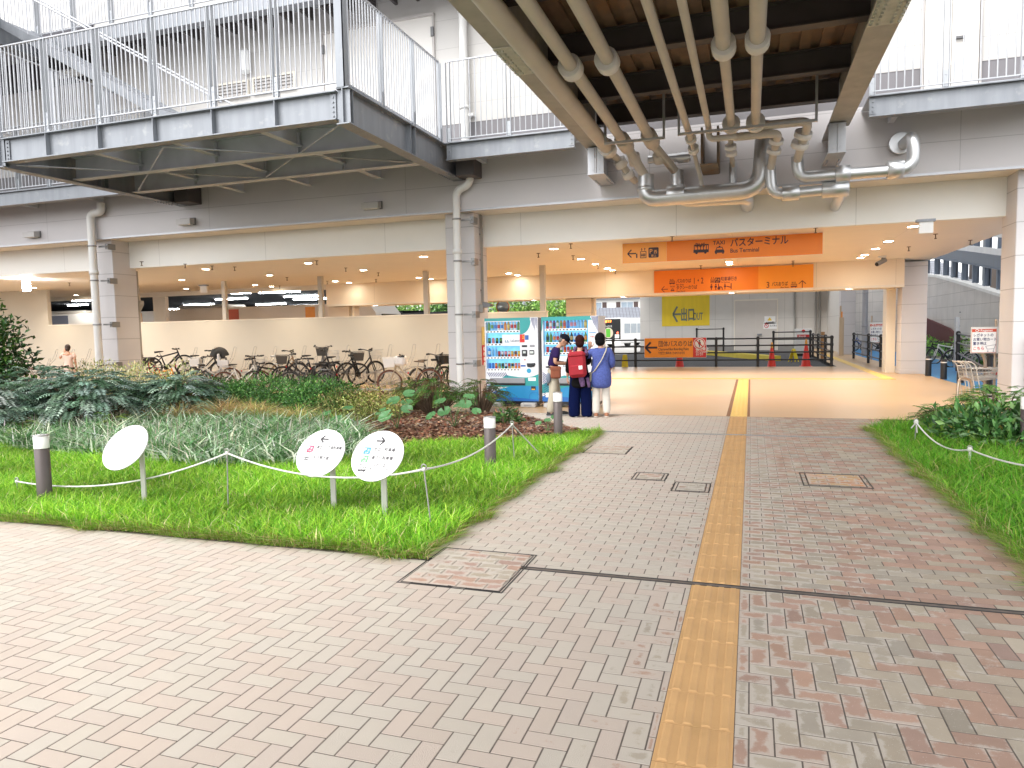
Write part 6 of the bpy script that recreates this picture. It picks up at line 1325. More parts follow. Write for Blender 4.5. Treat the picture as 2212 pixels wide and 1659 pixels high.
def body(t, J, lw=.05, extra=None, k=1.):
    """one continuous body from a joint table"""
    names = ['pel', 'wai', 'che', 'nec', 'hb', 'shL', 'elL', 'wrL', 'shR', 'elR', 'wrR', 'hiL', 'knL', 'anL', 'toL', 'hiR', 'knR', 'anR', 'toR']
    E_ = [('pel', 'wai'), ('wai', 'che'), ('che', 'nec'), ('nec', 'hb'), ('che', 'shL'), ('shL', 'elL'), ('elL', 'wrL'), ('che', 'shR'), ('shR', 'elR'), ('elR', 'wrR'), ('pel', 'hiL'), ('hiL', 'knL'), ('knL', 'anL'), ('anL', 'toL'), ('pel', 'hiR'), ('hiR', 'knR'), ('knR', 'anR'), ('anR', 'toR')]
    rd = dict(pel=(.12, .10), wai=(.115, .09), che=(.13, .10), nec=(.052, .052), hb=(.05, .05), shL=.056, elL=.040, wrL=.028, shR=.056, elR=.040, wrR=.028, hiL=.082, knL=.055, anL=.040, toL=.03, hiR=.082, knR=.055, anR=.040, toR=.03)
    ix = {n: i for i, n in enumerate(names)}
    return skin('body', [J[n] for n in names], [(ix[a], ix[b]) for a, b in E_], [tuple(np.array(rd[n])*k) if not isinstance(rd[n], float) else rd[n]*k for n in names], SKIN, t, extra=extra)
def garment(name, t, J, chain, rad, m, sub=2, extra=None):
    """clothing: list of chains of (joint or point, radius)"""
    pts = []; ed = []; rd = []; ix = {}
    for ch in chain:
        pv = None
        for it in ch:
            key = it[0]; p = J[key] if isinstance(key, str) else key; kk = key if isinstance(key, str) else tuple(key)
            if kk not in ix: ix[kk] = len(pts); pts.append(p); rd.append(it[1])
            if pv is not None: ed.append((pv, ix[kk]))
            pv = ix[kk]
    return skin(name, pts, ed, rd, m, t, sub, extra=extra)
def shoes(t, J, m, sole=None, fwd=(0, 1, 0)):
    f = Vector(fwd).normalized(); sd = f.cross(Vector((0, 0, 1)))
    for a in ('anL', 'anR'):
        p = Vector(J[a]); p.z = 0; T = Matrix((sd, f, Vector((0, 0, 1)))).transposed(); mb = MB(); mb.ell(p+f*.06+Vector((0, 0, .042)), .046, .125, .045, 14, 8, T); mb.ell(p+Vector((0, 0, .075)), .042, .05, .045, 12, 7, T); o = mb.build('shoe', m, t)
        if sole: mb = MB(); mb.ell(p+f*.06+Vector((0, 0, .014)), .05, .132, .018, 14, 6, T); mb.build('sole', sole, o)
def Jt(**k):
    d = dict(pel=(0, 0, .86), wai=(0, .01, 1.0), che=(0, .0, 1.18), nec=(0, .01, 1.33), hb=(0, .02, 1.41), shL=(-.165, 0, 1.275), elL=(-.21, -.02, 1.02), wrL=(-.22, .06, .80), shR=(.165, 0, 1.275), elR=(.21, -.02, 1.02), wrR=(.22, .06, .80), hiL=(-.085, 0, .80), knL=(-.095, .02, .44), anL=(-.10, -.02, .075), toL=(-.105, .10, .03), hiR=(.085, 0, .80), knR=(.095, .02, .44), anR=(.10, -.02, .075), toR=(.105, .10, .03), head=(0, .035, 1.475))
    d.update(k); return {n: Vector(v) for n, v in d.items()}
# --- the man in the navy cap: side-on, head bent over his hands
p = P(1211, 899); t = thing('person', 'man in navy cap and purple polo shirt counting coins beside the machine', 'person', (p.x-.13, p.y, 0), math.radians(-72))
t.scale = (1.02,)*3
J = Jt(pel=(0, -.03, .86), wai=(0, .0, 1.0), che=(0, .05, 1.17), nec=(0, .11, 1.31), hb=(0, .16, 1.36), shL=(-.18, .05, 1.255), shR=(.18, .05, 1.255), elR=(.22, .02, 1.01), wrR=(.10, .25, .985), elL=(-.22, .04, 1.01), wrL=(-.06, .27, .985), head=(0, .205, 1.415), anL=(-.10, .10, .075), toL=(-.11, .22, .03), knL=(-.10, .06, .44), anR=(.10, -.09, .075), toR=(.11, .03, .03), knR=(.095, -.01, .44))
hf = (0, .8, -.6)
def ex(mb): head(mb, J['head'], hf); hand(mb, J['wrR'], (-.35, .9, -.05), (.2, 0, 1), 1, 1, .6); hand(mb, J['wrL'], (.3, .9, -.05), (.2, 0, 1), -1, 1, .6)
body(t, J, extra=ex); face_bits(t, J['head'], hf)
NAVYP = mat('purple_navy_cotton', (.028, .015, .07), .9, 0, .12, 6, bump=.3, bscale=40, spec=.1); KHAKI = mat('khaki_cotton', (.40, .36, .28), .9, 0, .1, 4, bump=.4, bscale=14)
garment('polo_shirt', t, J, [[((0, -.02, .90), (.150, .125)), ('wai', (.150, .122)), ('che', (.155, .125)), ((0, .085, 1.29), (.085, .08))], [('che', (.155, .125)), ('shL', .078), ((-.215, .045, 1.08), .072)], [('che', (.155, .125)), ('shR', .078), ((.215, .035, 1.08), .072)]], None, NAVYP)
garment('trousers', t, J, [[((0, -.02, .93), (.145, .12)), ('pel', (.145, .125)), ('hiL', .105), ('knL', .085), ((-.10, .09, .06), .075)], [('pel', (.145, .125)), ('hiR', .105), ('knR', .085), ((.10, -.09, .06), .075)]], None, KHAKI)
MB().tube([(.128*math.cos(i*.2618), -.018+.112*math.sin(i*.2618), .925) for i in range(24)], .016, 6, closed=True).build('belt', BLACKM, t)
capm = mat('navy_cap_cotton', (.006, .0065, .014), .9, 0, .1, 8, spec=.15); f = Vector(hf).normalized(); sd = f.cross(V).normalized(); up = sd.cross(f); T = Matrix((sd, f, up)).transposed(); mb = MB(); c0 = J['head']+up*.035-f*.005; mb.ell(c0+up*.01, .082, .104, .082, 16, 10, T)
mb._add([c0+f*a*.1+sd*b*.075+up*z_ for a, b, z_ in ((.8, -1, 0), (.8, 1, 0), (1.5, .8, -.02), (1.75, .0, -.022), (1.5, -.8, -.02), (1.05, 0, .012), (.8, -1, -.012), (.8, 1, -.012), (1.5, .8, -.03), (1.75, 0, -.033), (1.5, -.8, -.03))], [(0, 5, 4), (4, 5, 3), (3, 5, 2), (2, 5, 1), (6, 7, 8, 9, 10), (1, 2, 8, 7), (2, 3, 9, 8), (3, 4, 10, 9), (4, 0, 6, 10)]); mb.build('cap', capm, t)
mb = MB(); mb.ell(J['head']-f*.045-up*.02, .072, .055, .06, 12, 8, T); mb.build('hair', mat('grey_hair', (.12, .11, .105), .8), t)
shoes(t, J, mat('black_shoe', (.02, .02, .022), .5), mat('grey_sole', (.4, .4, .4), .6))
BRN2 = mat('brown_leather', (.22, .06, .025), .5, 0, .12, 8); mb = MB(); mb.bx(.155, .22, -.06, .13, .72, .93, .025); o = mb.build('belt_pouch', BRN2, t); MB().bx(.158, .226, -.065, .135, .86, .945, .02).build('pouch_flap', BRN2, o)
mb = MB(); mb.ell((.17, -.10, .73), .03, .045, .10, 12, 8); mb.build('grey_case', mat('slate_case', (.13, .16, .21), .5), t)
# --- the woman with the red backpack, back to us
p = P(1251, 901); t = thing('person', 'woman with auburn hair and red backpack facing the vending machine', 'person', (p.x+.03, p.y, 0), math.radians(10)); t.scale = (.965,)*3
J = Jt(head=(.0, .04, 1.475), wrL=(-.25, .03, .79), elL=(-.225, -.03, 1.02), elR=(.16, .12, 1.05), wrR=(.05, .28, 1.05))
def ex(mb): head(mb, J['head'], (0, 1, -.25)); hand(mb, J['wrL'], (-.03, .1, -1), (-1, 0, 0), -1, 1, .45); hand(mb, J['wrR'], (-.4, .8, .1), (0, 0, 1), 1, 1, .6)
body(t, J, extra=ex)
BLK = mat('black_knit', (.006, .0055, .006), .95, 0, .2, 9, bump=.3, bscale=50, spec=.1); NAVY = mat('navy_trouser_cloth', (.002, .005, .034), .95, 0, .12, 5, bump=.3, bscale=12, spec=.08)
garment('black_tunic', t, J, [[((0, 0, .56), (.20, .17)), ((0, 0, .64), (.22, .185)), ((0, 0, .80), (.205, .175)), ('wai', (.150, .125)), ('che', (.155, .125)), ((0, .01, 1.31), (.085, .08))], [('che', (.155, .125)), ('shL', .075), ('elL', .060), ((-.235, .01, .86), .058)], [('che', (.155, .125)), ('shR', .075), ('elR', .058), ((.08, .24, 1.05), .05)]], None, BLK)
garment('wide_trousers', t, J, [[('pel', (.15, .13)), ((-.09, 0, .78), .12), ((-.115, .01, .42), .125), ((-.125, 0, .05), .128), ((-.126, 0, .0), .10)], [('pel', (.15, .13)), ((.09, 0, .78), .12), ((.11, .01, .42), .12), ((.12, 0, .05), .124), ((.121, 0, .0), .10)]], None, NAVY)
shoes(t, J, mat('white_sneaker', (.72, .70, .66), .6), mat('white_sole', (.8, .8, .78), .5), (-.35, .9, 0))
mb = MB(); mb.ell((0, .02, 1.50), .092, .108, .108, 18, 12); mb.ell((0, -.015, 1.44), .085, .075, .085, 16, 10); mb.build('hair', mat('auburn_hair', (.03, .007, .006), .85, 0, .3, 30, bump=.6, bscale=80, spec=.15), t)
BP_ = mat('red_backpack_canvas', (.30, .008, .018), .75, 0, .12, 7, bump=.35, bscale=60); mb = MB(); mb.bx(-.165, .165, -.34, -.13, .78, 1.22, .05); bo = mb.build('backpack', BP_, t); bo.rotation_euler = (math.radians(-3), math.radians(-4), 0); bo.location = (.03, .0, .0)
MB().bx(-.17, .17, -.35, -.12, 1.15, 1.28, .05).build('backpack_flap', BP_, bo); MB().bx(-.13, .13, -.375, -.33, .82, 1.02, .025).build('front_pocket', BP_, bo); MB().bx(.03, .10, -.383, -.374, .93, 1.0, .004).build('patch', WHITE, bo); mb = MB()
for q in (-1, 1): mb.tube(fillet([(q*.10, -.16, 1.22), (q*.115, -.05, 1.335), (q*.13, .09, 1.25), (q*.15, .02, 1.0), (q*.15, -.14, .86)], .06), .02, 6)
mb.build('straps', BP_, bo)
PLD = mat('plaid_scarf', (.10, .05, .12), .9, 0, .5, 24); mb = MB(); mb.tube(fillet([(-.12, -.10, 1.20), (-.10, .06, 1.34), (.0, .1, 1.36), (.11, .05, 1.34), (.13, -.1, 1.22)], .05), .035, 8); mb.tube([(.02, -.17, .80), (.05, -.2, .70), (.06, -.19, .62)], [.05, .055, .04], 8); mb.tube([(.14, -.17, .78), (.17, -.19, .68), (.18, -.18, .60)], [.03, .035, .025], 8); mb.build('scarf', PLD, t)
MB().tube([(-.255, .04, .84), (-.225, .03, .845), (-.20, .04, .84)], .032, 8).build('bracelet', mat('pale_band', (.6, .5, .4), .5), t)
# --- the woman in the blue blouse, right hand raised to her face
p = P(1299, 901); t = thing('person', 'woman with black bob in blue blouse and pale trousers raising one hand', 'person', (p.x, p.y, 0), math.radians(14)); t.scale = (.985,)*3
J = Jt(head=(-.01, .04, 1.475), elL=(-.27, .08, 1.12), wrL=(-.20, .20, 1.31), elR=(.215, -.01, 1.02), wrR=(.17, .14, .88))
def ex(mb): head(mb, J['head'], (-.15, 1, 0)); hand(mb, J['wrL'], (.1, .05, 1), (0, -1, 0), 1, 1, .6); hand(mb, J['wrR'], (-.3, .7, -.4), (.5, 0, .8), 1, 1, .5)
body(t, J, extra=ex)
BLU = mat('blue_print_blouse', (.06, .088, .30), .8, 0, .28, 34, bump=.3, bscale=60); BEI = mat('ivory_trouser_cloth', (.60, .56, .50), .85, 0, .06, 4, bump=.35, bscale=13)
garment('blouse', t, J, [[((0, 0, .54), (.19, .165)), ((0, 0, .64), (.22, .19)), ((0, 0, .78), (.215, .19)), ((0, 0, .88), (.205, .175)), ('wai', (.18, .145)), ('che', (.18, .145)), ((0, .0, 1.30), (.12, .10))], [('che', (.18, .145)), ('shL', .09), ('elL', .070), ((-.23, .15, 1.21), .062)], [('che', (.18, .145)), ('shR', .09), ('elR', .072), ((.19, .08, .94), .062)]], None, BLU)
garment('trousers', t, J, [[('pel', (.10, .09)), ('hiL', .088), ('knL', .082), ((-.105, -.01, .05), .08)], [('pel', (.10, .09)), ('hiR', .088), ('knR', .082), ((.105, -.01, .05), .08)]], None, BEI)
shoes(t, J, mat('tan_sandal', (.34, .15, .08), .6), mat('pale_sole', (.6, .55, .48), .6))
mb = MB(); mb.ell((-.01, .025, 1.50), .100, .112, .112, 18, 12); mb.ell((-.01, -.01, 1.435), .094, .085, .085, 16, 10); mb.build('hair', mat('black_hair', (.005, .0045, .005), .8, 0, .2, 30, bump=.5, bscale=90, spec=.15), t)
mb = MB(); pts = [(.10, .06, 1.33), (.115, -.02, 1.345), (.09, -.12, 1.26), (0, -.15, 1.08), (-.12, -.145, .9), (-.19, -.03, .82), (-.15, .12, .9), (0, .16, 1.1), (.10, .06, 1.33)]; mb.tube(pts, .010, 6); bg_ = mb.build('bag_strap', mat('beige_strap', (.50, .45, .36), .7), t); MB().bx(-.235, -.16, -.08, .12, .68, .86, .025).build('shoulder_bag', mat('khaki_bag', (.3, .27, .18), .8), bg_)
# --- the woman far left behind the shrubs
p = P(150, 815, Y=18.6); t = thing('person', 'woman with dark hair in pale pink dress by the far left wall', 'person', (p.x, 18.6, -.12), math.radians(38))
J = Jt(elL=(-.27, .10, 1.12), wrL=(-.15, .24, 1.34), head=(0, .05, 1.475))
def ex(mb): head(mb, J['head'], (-.3, 1, 0)); hand(mb, J['wrL'], (.25, .2, 1), (0, -1, 0), 1, 1, .6); hand(mb, J['wrR'], (0, .1, -1), (1, 0, 0), 1, 1, .4)
body(t, J, extra=ex); face_bits(t, J['head'], (-.3, 1, 0)); DRS = mat('pale_pink_cotton', (.62, .47, .41), .85, 0, .06, 5, bump=.3, bscale=16)
garment('dress', t, J, [[((0, 0, .34), (.27, .24)), ((0, 0, .66), (.20, .17)), ('wai', (.14, .115)), ('che', (.155, .125)), ((0, .01, 1.31), (.085, .08))], [('che', (.155, .125)), ('shL', .08), ((-.235, .05, 1.18), .078)], [('che', (.155, .125)), ('shR', .08), ((.2, -.01, 1.12), .078)]], None, DRS)
mb = MB(); mb.ell((0, .03, 1.50), .09, .105, .105, 16, 11); mb.ell((0, -.01, 1.44), .08, .07, .08, 14, 9); mb.build('hair', mat('dark_brown_hair', (.03, .016, .012), .6, 0, .2, 30), t); shoes(t, J, mat('tan_sandal', (.34, .15, .08), .6))

# ================================================================== bicycles and their rack
TYRE = mat('tyre_rubber', (.022, .022, .022), .8); CHROME = mat('spoke_steel', (.3, .3, .3), .3, .8); GRIP = mat('black_grip', (.02, .02, .02), .6); WIRE = mat('steel_basket_wire', (.55, .54, .52), .4, .6)
_wm = {}
def wheel_mesh(r, tm, key):
    if (r, key) in _wm: return _wm[(r, key)]
    a = MB(); a.tube([(r*math.cos(i*.1963), 0, r*math.sin(i*.1963)) for i in range(32)], .027, 7, closed=True); ao = a.build('tyre', tm)
    b = MB(); b.tube([((r-.028)*math.cos(i*.1963), 0, (r-.028)*math.sin(i*.1963)) for i in range(32)], .010, 5, closed=True); b.cyl((0, -.04, 0), (0, .04, 0), .018, n=8)
    for i in range(18):
        t_ = i*.349; s = .03*(1 if i % 2 else -1); b.cyl((0, s, 0), ((r-.03)*math.cos(t_), 0, (r-.03)*math.sin(t_)), .004, n=4, cap=False)
    bo = b.build('rim', CHROME); _wm[(r, key)] = (ao.data, bo.data); bpy.data.objects.remove(ao); bpy.data.objects.remove(bo); return _wm[(r, key)]
def bicycle(label, x, y, z, rz, col, style='city', basket=None, seat='black', tyre='black', group='bicycles parked in the rack', pitch=0., child=False, steer=0.):
    t = thing('bicycle', label, 'bicycle', (x, y, z), rz, group); t.rotation_euler = (0, -pitch, rz)
    fm = mat('frame_'+col, dict(black=(.02, .02, .022), silver=(.5, .5, .51), cream=(.45, .38, .27), red=(.5, .03, .02), white=(.72, .72, .71), green=(.06, .16, .05), orange=(.8, .3, .02), grey=(.22, .22, .23), blue=(.04, .1, .35), bronze=(.25, .16, .08))[col], .35, .2)
    tm = {'black': TYRE, 'brown': mat('brown_tyre', (.13, .055, .035), .7)}[tyre]; r = .32; rear, front = Vector((-.52, 0, r)), Vector((.54, 0, r))
    for c, nm in ((rear, 'wheel'), (front, 'wheel')):
        d1, d2 = wheel_mesh(r, tm, tyre); w = bpy.data.objects.new('wheel', d1); C.objects.link(w); w.parent = t; w.location = c
        if c is front: w.rotation_euler = (0, 0, steer)
        q_ = bpy.data.objects.new('rim', d2); C.objects.link(q_); q_.parent = w
    bb = Vector((-.08, 0, .28)); st = Vector((-.22, 0, .74)); hd = Vector((.34, 0, .84)); hl = Vector((.40, 0, .64)); mb = MB()
    if style == 'mtb': st = Vector((-.20, 0, .70)); hd = Vector((.36, 0, .80))
    mb.tube([bb, st], .024, 8); mb.tube([hd, hl], .028, 8)
    if style == 'city': mb.tube(fillet([hl+Vector((0, 0, .02)), Vector((.14, 0, .40)), bb], .2), .028, 8); mb.tube([hd-Vector((.01, 0, .07)), Vector((.1, 0, .52)), bb.lerp(st, .28)], .020, 8)
    else: mb.tube([hl+Vector((-.02, 0, .05)), bb], .032, 8); mb.tube([hd-Vector((0, 0, .04)), st-Vector((0, 0, .05))], .025, 8)
    for s in (-.045, .045):
        mb.tube([rear+Vector((0, s, 0)), bb+Vector((0, s*.4, 0))], .015, 6); mb.tube([rear+Vector((0, s, 0)), st+Vector((0, s*.3, -.08))], .014, 6); mb.tube([hl, Vector((.45, s, .56)), front+Vector((0, s, 0))], .017, 6)
    mb.build('frame', fm, t)
    mb = MB(); mb.lathe([(0, .03), (.09, .03), (.09, .036), (0, .036)], bb, 18, 'Y'); mb.tube([bb+Vector((0, .05, 0)), bb+Vector((.12, .06, -.12))], .009, 6); mb.tube([bb+Vector((0, -.05, 0)), bb+Vector((-.12, -.06, .12))], .009, 6)
    for s, k in ((1, Vector((.12, .06, -.12))), (-1, Vector((-.12, -.06, .12)))): mb.bx(*(lambda c: (c.x-.045, c.x+.045, c.y, c.y+s*.09, c.z-.012, c.z+.012))(bb+k))
    mb.tube([bb+Vector((0, .033, .09)), rear+Vector((0, .033, .035))], .005, 5); mb.tube([bb+Vector((0, .033, -.09)), rear+Vector((0, .033, -.035))], .005, 5); mb.build('crank', GRIP, t)
    sp = st+Vector((-.035, 0, .12)); mb = MB(); mb.tube([st, sp], .012, 8); o = mb.build('seat_post', CHROME, t)
    sm = mat('saddle_'+seat, dict(black=(.02, .02, .02), brown=(.16, .12, .09), red=(.4, .03, .02), white=(.6, .6, .58))[seat], .55); mb = MB(); mb._add([sp+Vector(q) for q in ((-.14, -.09, .03), (-.14, .09, .03), (-.02, .055, .035), (.14, .018, .025), (.14, -.018, .025), (-.02, -.055, .035), (-.13, -.08, -.03), (-.13, .08, -.03), (.13, .014, .0), (.13, -.014, .0))], [(0, 5, 2, 1), (5, 4, 3, 2), (6, 7, 8, 9), (0, 1, 7, 6), (1, 2, 3, 8, 7), (3, 4, 9, 8), (4, 5, 0, 6, 9)], True); mb.build('saddle', sm, t)
    top = hd+Vector((-.02, 0, .12 if style == 'city' else .07)); T = Matrix.Translation(hd) @ Matrix.Rotation(steer, 4, 'Z') @ Matrix.Translation(-hd); mb = MB()
    if style == 'city': pts = [(-.20, -.27, .06), (-.08, -.25, .075), (.03, -.12, .03), (.02, 0, 0), (.03, .12, .03), (-.08, .25, .075), (-.20, .27, .06)]
    elif style == 'road': pts = [(.02, -.2, -.12), (.12, -.2, -.08), (.12, -.2, .0), (.0, -.18, .02), (0, 0, 0), (0, .18, .02), (.12, .2, 0), (.12, .2, -.08), (.02, .2, -.12)]
    else: pts = [(-.03, -.30, .02), (0, -.12, .0), (0, 0, 0), (0, .12, 0), (-.03, .30, .02)]
    pts = [T @ (top+Vector(q)) for q in pts]; mb.tube(fillet(pts, .05, 4), .016, 8); mb.tube([T @ hd, T @ top], .018, 8); hb = mb.build('handlebar', mat('dark_bar', (.10, .10, .10), .4, .5) if style == 'city' else GRIP, t)
    mb = MB()
    for a_, b_ in ((pts[0], pts[1]), (pts[-1], pts[-2])): mb.tube([a_, a_.lerp(b_, .75)], .025, 8); mb.tube([a_.lerp(b_, 1)+Vector((.03, 0, -.02)), a_.lerp(b_, .3)+Vector((.05, 0, -.03))], .006, 5)
    mb.ell(pts[1]+Vector((.02, .02, .025)), .025, .025, .02, 8, 6); mb.build('grips', GRIP, hb)
    if style == 'city':
        mb = MB()
        for c in (rear, front):
            a0, a1 = (60, 200) if c is rear else (20, 150); ar = [(c.x+(r+.035)*math.cos(math.radians(a0+(a1-a0)*i/12)), 0, c.z+(r+.035)*math.sin(math.radians(a0+(a1-a0)*i/12))) for i in range(13)]
            for i in range(12): mb.quad(*(Vector(ar[i])+Vector((0, -.025, 0)), Vector(ar[i+1])+Vector((0, -.025, 0)), Vector(ar[i+1])+Vector((0, .025, 0)), Vector(ar[i])+Vector((0, .025, 0))))
        mb.build('mudguard', fm, t); mb = MB(); mb.bx(-.72, -.3, -.06, -.045, .70, .712); mb.bx(-.72, -.3, .045, .06, .70, .712); [mb.bx(x_, x_+.012, -.045, .045, .70, .71) for x_ in (-.7, -.6, -.5, -.4, -.32)]; mb.tube([(-.68, .05, .70), rear+Vector((0, .05, 0))], .005, 5); mb.tube([(-.68, -.05, .70), rear+Vector((0, -.05, 0))], .005, 5); mb.build('carrier', CHROME, t)
        MB().ell((-.86, 0, .55), .015, .03, .03, 8, 6).build('reflector', RED, t)
    if basket:
        bm_ = {'wire': WIRE, 'white': WHITE, 'dark': mat('dark_basket', (.06, .055, .05), .6), 'black': GRIP}[basket]; mb = MB(); cx_, w0, w1, d0, d1, z0, z1 = .54, .15, .19, .13, .17, .74, 1.0
        def ring(f): w_ = w0+(w1-w0)*f; d_ = d0+(d1-d0)*f; zz = z0+(z1-z0)*f; return [Vector((cx_-d_, -w_, zz)), Vector((cx_+d_, -w_, zz)), Vector((cx_+d_, w_, zz)), Vector((cx_-d_, w_, zz))]
        for f in (0, .33, .66, 1): mb.tube([T @ v for v in ring(f)], .006 if f in (0, 1) else .0035, 5, closed=True)
        a_, b_ = ring(0), ring(1)
        for k in range(4):
            for i in range(7): u_ = i/7; mb.cyl(T @ a_[k].lerp(a_[(k+1) % 4], u_), T @ b_[k].lerp(b_[(k+1) % 4], u_), .0032, n=4, cap=False)
        mb.poly([T @ v for v in a_])
        if basket in ('white', 'dark', 'black'):
            for k in range(4): mb.quad(T @ a_[k], T @ a_[(k+1) % 4], T @ b_[(k+1) % 4].lerp(a_[(k+1) % 4], .12), T @ b_[k].lerp(a_[k], .12))
        mb.build('basket', bm_, t)
    if child:
        gm = mat('pale_grey_plastic', (.55, .55, .57), .45); mb = MB(); mb.bx(-.62, -.34, -.17, .17, .78, .84, .02); mb.bx(-.68, -.60, -.17, .17, .84, 1.22, .03); mb.bx(-.62, -.36, -.19, -.15, .84, 1.02, .015); mb.bx(-.62, -.36, .15, .19, .84, 1.02, .015); o = mb.build('child_seat', gm, t); mb = MB(); mb.tube([(-.62+.16*math.cos(math.radians(a)), 0, 1.10+.20*math.sin(math.radians(a))) for a in range(10, 180, 16)], .13, 10); mb.build('seat_hood', GRIP, o); MB().bx(-.45, -.43, -.1, -.06, .86, 1.1).bx(-.45, -.43, .06, .1, .86, 1.1).build('seat_belt', GRIP, o)
    return t
def atb(px, py, Y, z): p = P(px, py, Y=Y); return p.x, Y, z
def bk(label, px, Y, z, deg, *a, **k): x = P(px, 800, Y=Y).x; return bicycle(label, x, Y, z, math.radians(deg), *a, **k)
bk('bicycle with dark red tyres half behind the left climber', 42, 19.0, -.02, 12, 'black', 'mtb', None, 'black', 'brown')
bk('black city bicycle whose handlebar shows below the woman in pink', 142, 18.0, -.14, 172, 'black', 'mtb', None, 'black')
bk('black mountain bicycle raised on the upper rack, largest in view', 365, 19.3, .36, 24, 'black', 'mtb', None, 'black', pitch=.06)
bk('red city bicycle with grey basket under the raised mountain bicycle', 330, 18.4, .0, 150, 'red', 'city', 'dark', 'black')
bk('black bicycle with orange trim low behind the cream shrubs', 345, 17.7, -.12, 20, 'orange', 'mtb', None, 'black')
bk('pale bicycle with white front basket left of the child seat', 462, 18.3, .0, 200, 'silver', 'city', 'white', 'black', tyre='brown')
bk('bicycle carrying a hooded grey child seat', 522, 18.4, -.10, 35, 'white', 'city', 'wire', 'black', child=True, tyre='brown')
bk('black bicycle with straight bars right of the child seat', 585, 18.2, -.05, 240, 'black', 'mtb', None, 'white')
bk('bronze city bicycle with cream saddle against the wall', 612, 20.2, .1, 65, 'bronze', 'city', None, 'white')
bk('black city bicycle with red basket in the crowded middle', 650, 18.6, .05, 215, 'black', 'city', 'dark', 'black')
bk('black city bicycle with wide wire basket in the crowded middle', 682, 18.9, .14, 40, 'black', 'city', 'wire', 'black')
bk('black city bicycle lowest in the crowded middle', 665, 17.9, -.08, 195, 'black', 'city', None, 'black')
bk('black city bicycle with dark basket and red rear reflector', 735, 18.7, .10, 42, 'black', 'city', 'dark', 'black')
bk('dark city bicycle with pale basket leaning by the empty rack', 780, 19.1, .14, 66, 'black', 'city', 'wire', 'black')
bk('cream city bicycle with white cloth filled basket standing alone', 885, 17.4, .0, 205, 'cream', 'city', 'white', 'brown', 'brown')
bk('black mountain bicycle leaning between mountain bicycle and child seat', 425, 18.0, -.05, 160, 'black', 'mtb', None, 'black')
bk('black city bicycle with black basket just left of the pale basket', 440, 19.6, .15, 55, 'black', 'city', 'black', 'black')
bk('black bicycle tucked behind the hooded child seat', 548, 19.6, .1, 120, 'black', 'mtb', None, 'black')
bk('grey city bicycle with dark basket in the thick of the row', 700, 19.8, .25, 300, 'grey', 'city', 'dark', 'black')
bk('black bicycle with high straight bars in the thick of the row', 715, 18.0, -.05, 130, 'black', 'mtb', None, 'black')
bk('black city bicycle partly hidden behind the cream bicycle', 930, 18.4, .0, 70, 'black', 'city', 'black', 'black')
bk('green road bicycle cut off by the middle pillar', 955, 19.0, .0, 75, 'green', 'road', None, 'black')
RK = mat('rack_galvanised', (.42, .40, .37), .45, .5, .1, 5)
def rack(x0, x1, label):
    t = thing('bicycle_rack', label, 'bicycle rack', ((x0+x1)/2, 19.2, 0), 0, 'two level bicycle racks'); w = x1-x0; x = -w/2+.2; i = 0
    MB().bx(-w/2, w/2, -1.2, -1.12, .02, .08).bx(-w/2, w/2, .9, .98, .02, .08).bx(-w/2, w/2, .3, .36, .42, .48).build('base_rail', RK, t)
    while x < w/2:
        hi = i % 2; z = .42 if hi else .06; mb = MB()
        for s in (-.035, .035): mb.tube(fillet([(x+s, -.9, z*.3+.04), (x+s, -.1, z), (x+s, 1.0, z+.12)], .1), .014, 6)
        mb.tube(fillet([(x-.06, .8, z+.1), (x-.06, 1.25, z+.5), (x-.05, 1.4, z+.86), (x+.05, 1.4, z+.86), (x+.06, 1.25, z+.5), (x+.06, .8, z+.1)], .05), .011, 6); mb.tube(fillet([(x-.05, -.85, z*.3+.05), (x-.05, -1.05, z*.3+.5), (x+.05, -1.05, z*.3+.5), (x+.05, -.85, z*.3+.05)], .05), .010, 6)
        if hi: mb.bx(x-.02, x+.02, .3, .34, .0, z)
        mb.build('wheel_channel', RK, t); x += .42; i += 1
for (a_, b_, l) in ((25, 190, 'steel bicycle rack left of the left pillar'), (330, 560, 'steel bicycle rack under the mountain bicycle and child seat'), (570, 745, 'steel bicycle rack in the crowded middle'), (760, 975, 'half empty steel bicycle rack beside the middle pillar')): rack(P(a_, 800, Y=19.2).x, P(b_, 800, Y=19.2).x, l)
t = thing('shopping_bag', 'white checked cloth bag filling the basket of the cream bicycle', 'bag', (P(866, 793, Y=17.2).x, 17.2, .78)); MB().bx(-.16, .16, -.12, .12, 0, .26, .05).build('bag', mat('white_check_cloth', (.74, .72, .70), .9, 0, .08, 20, bump=.4, bscale=20), t)

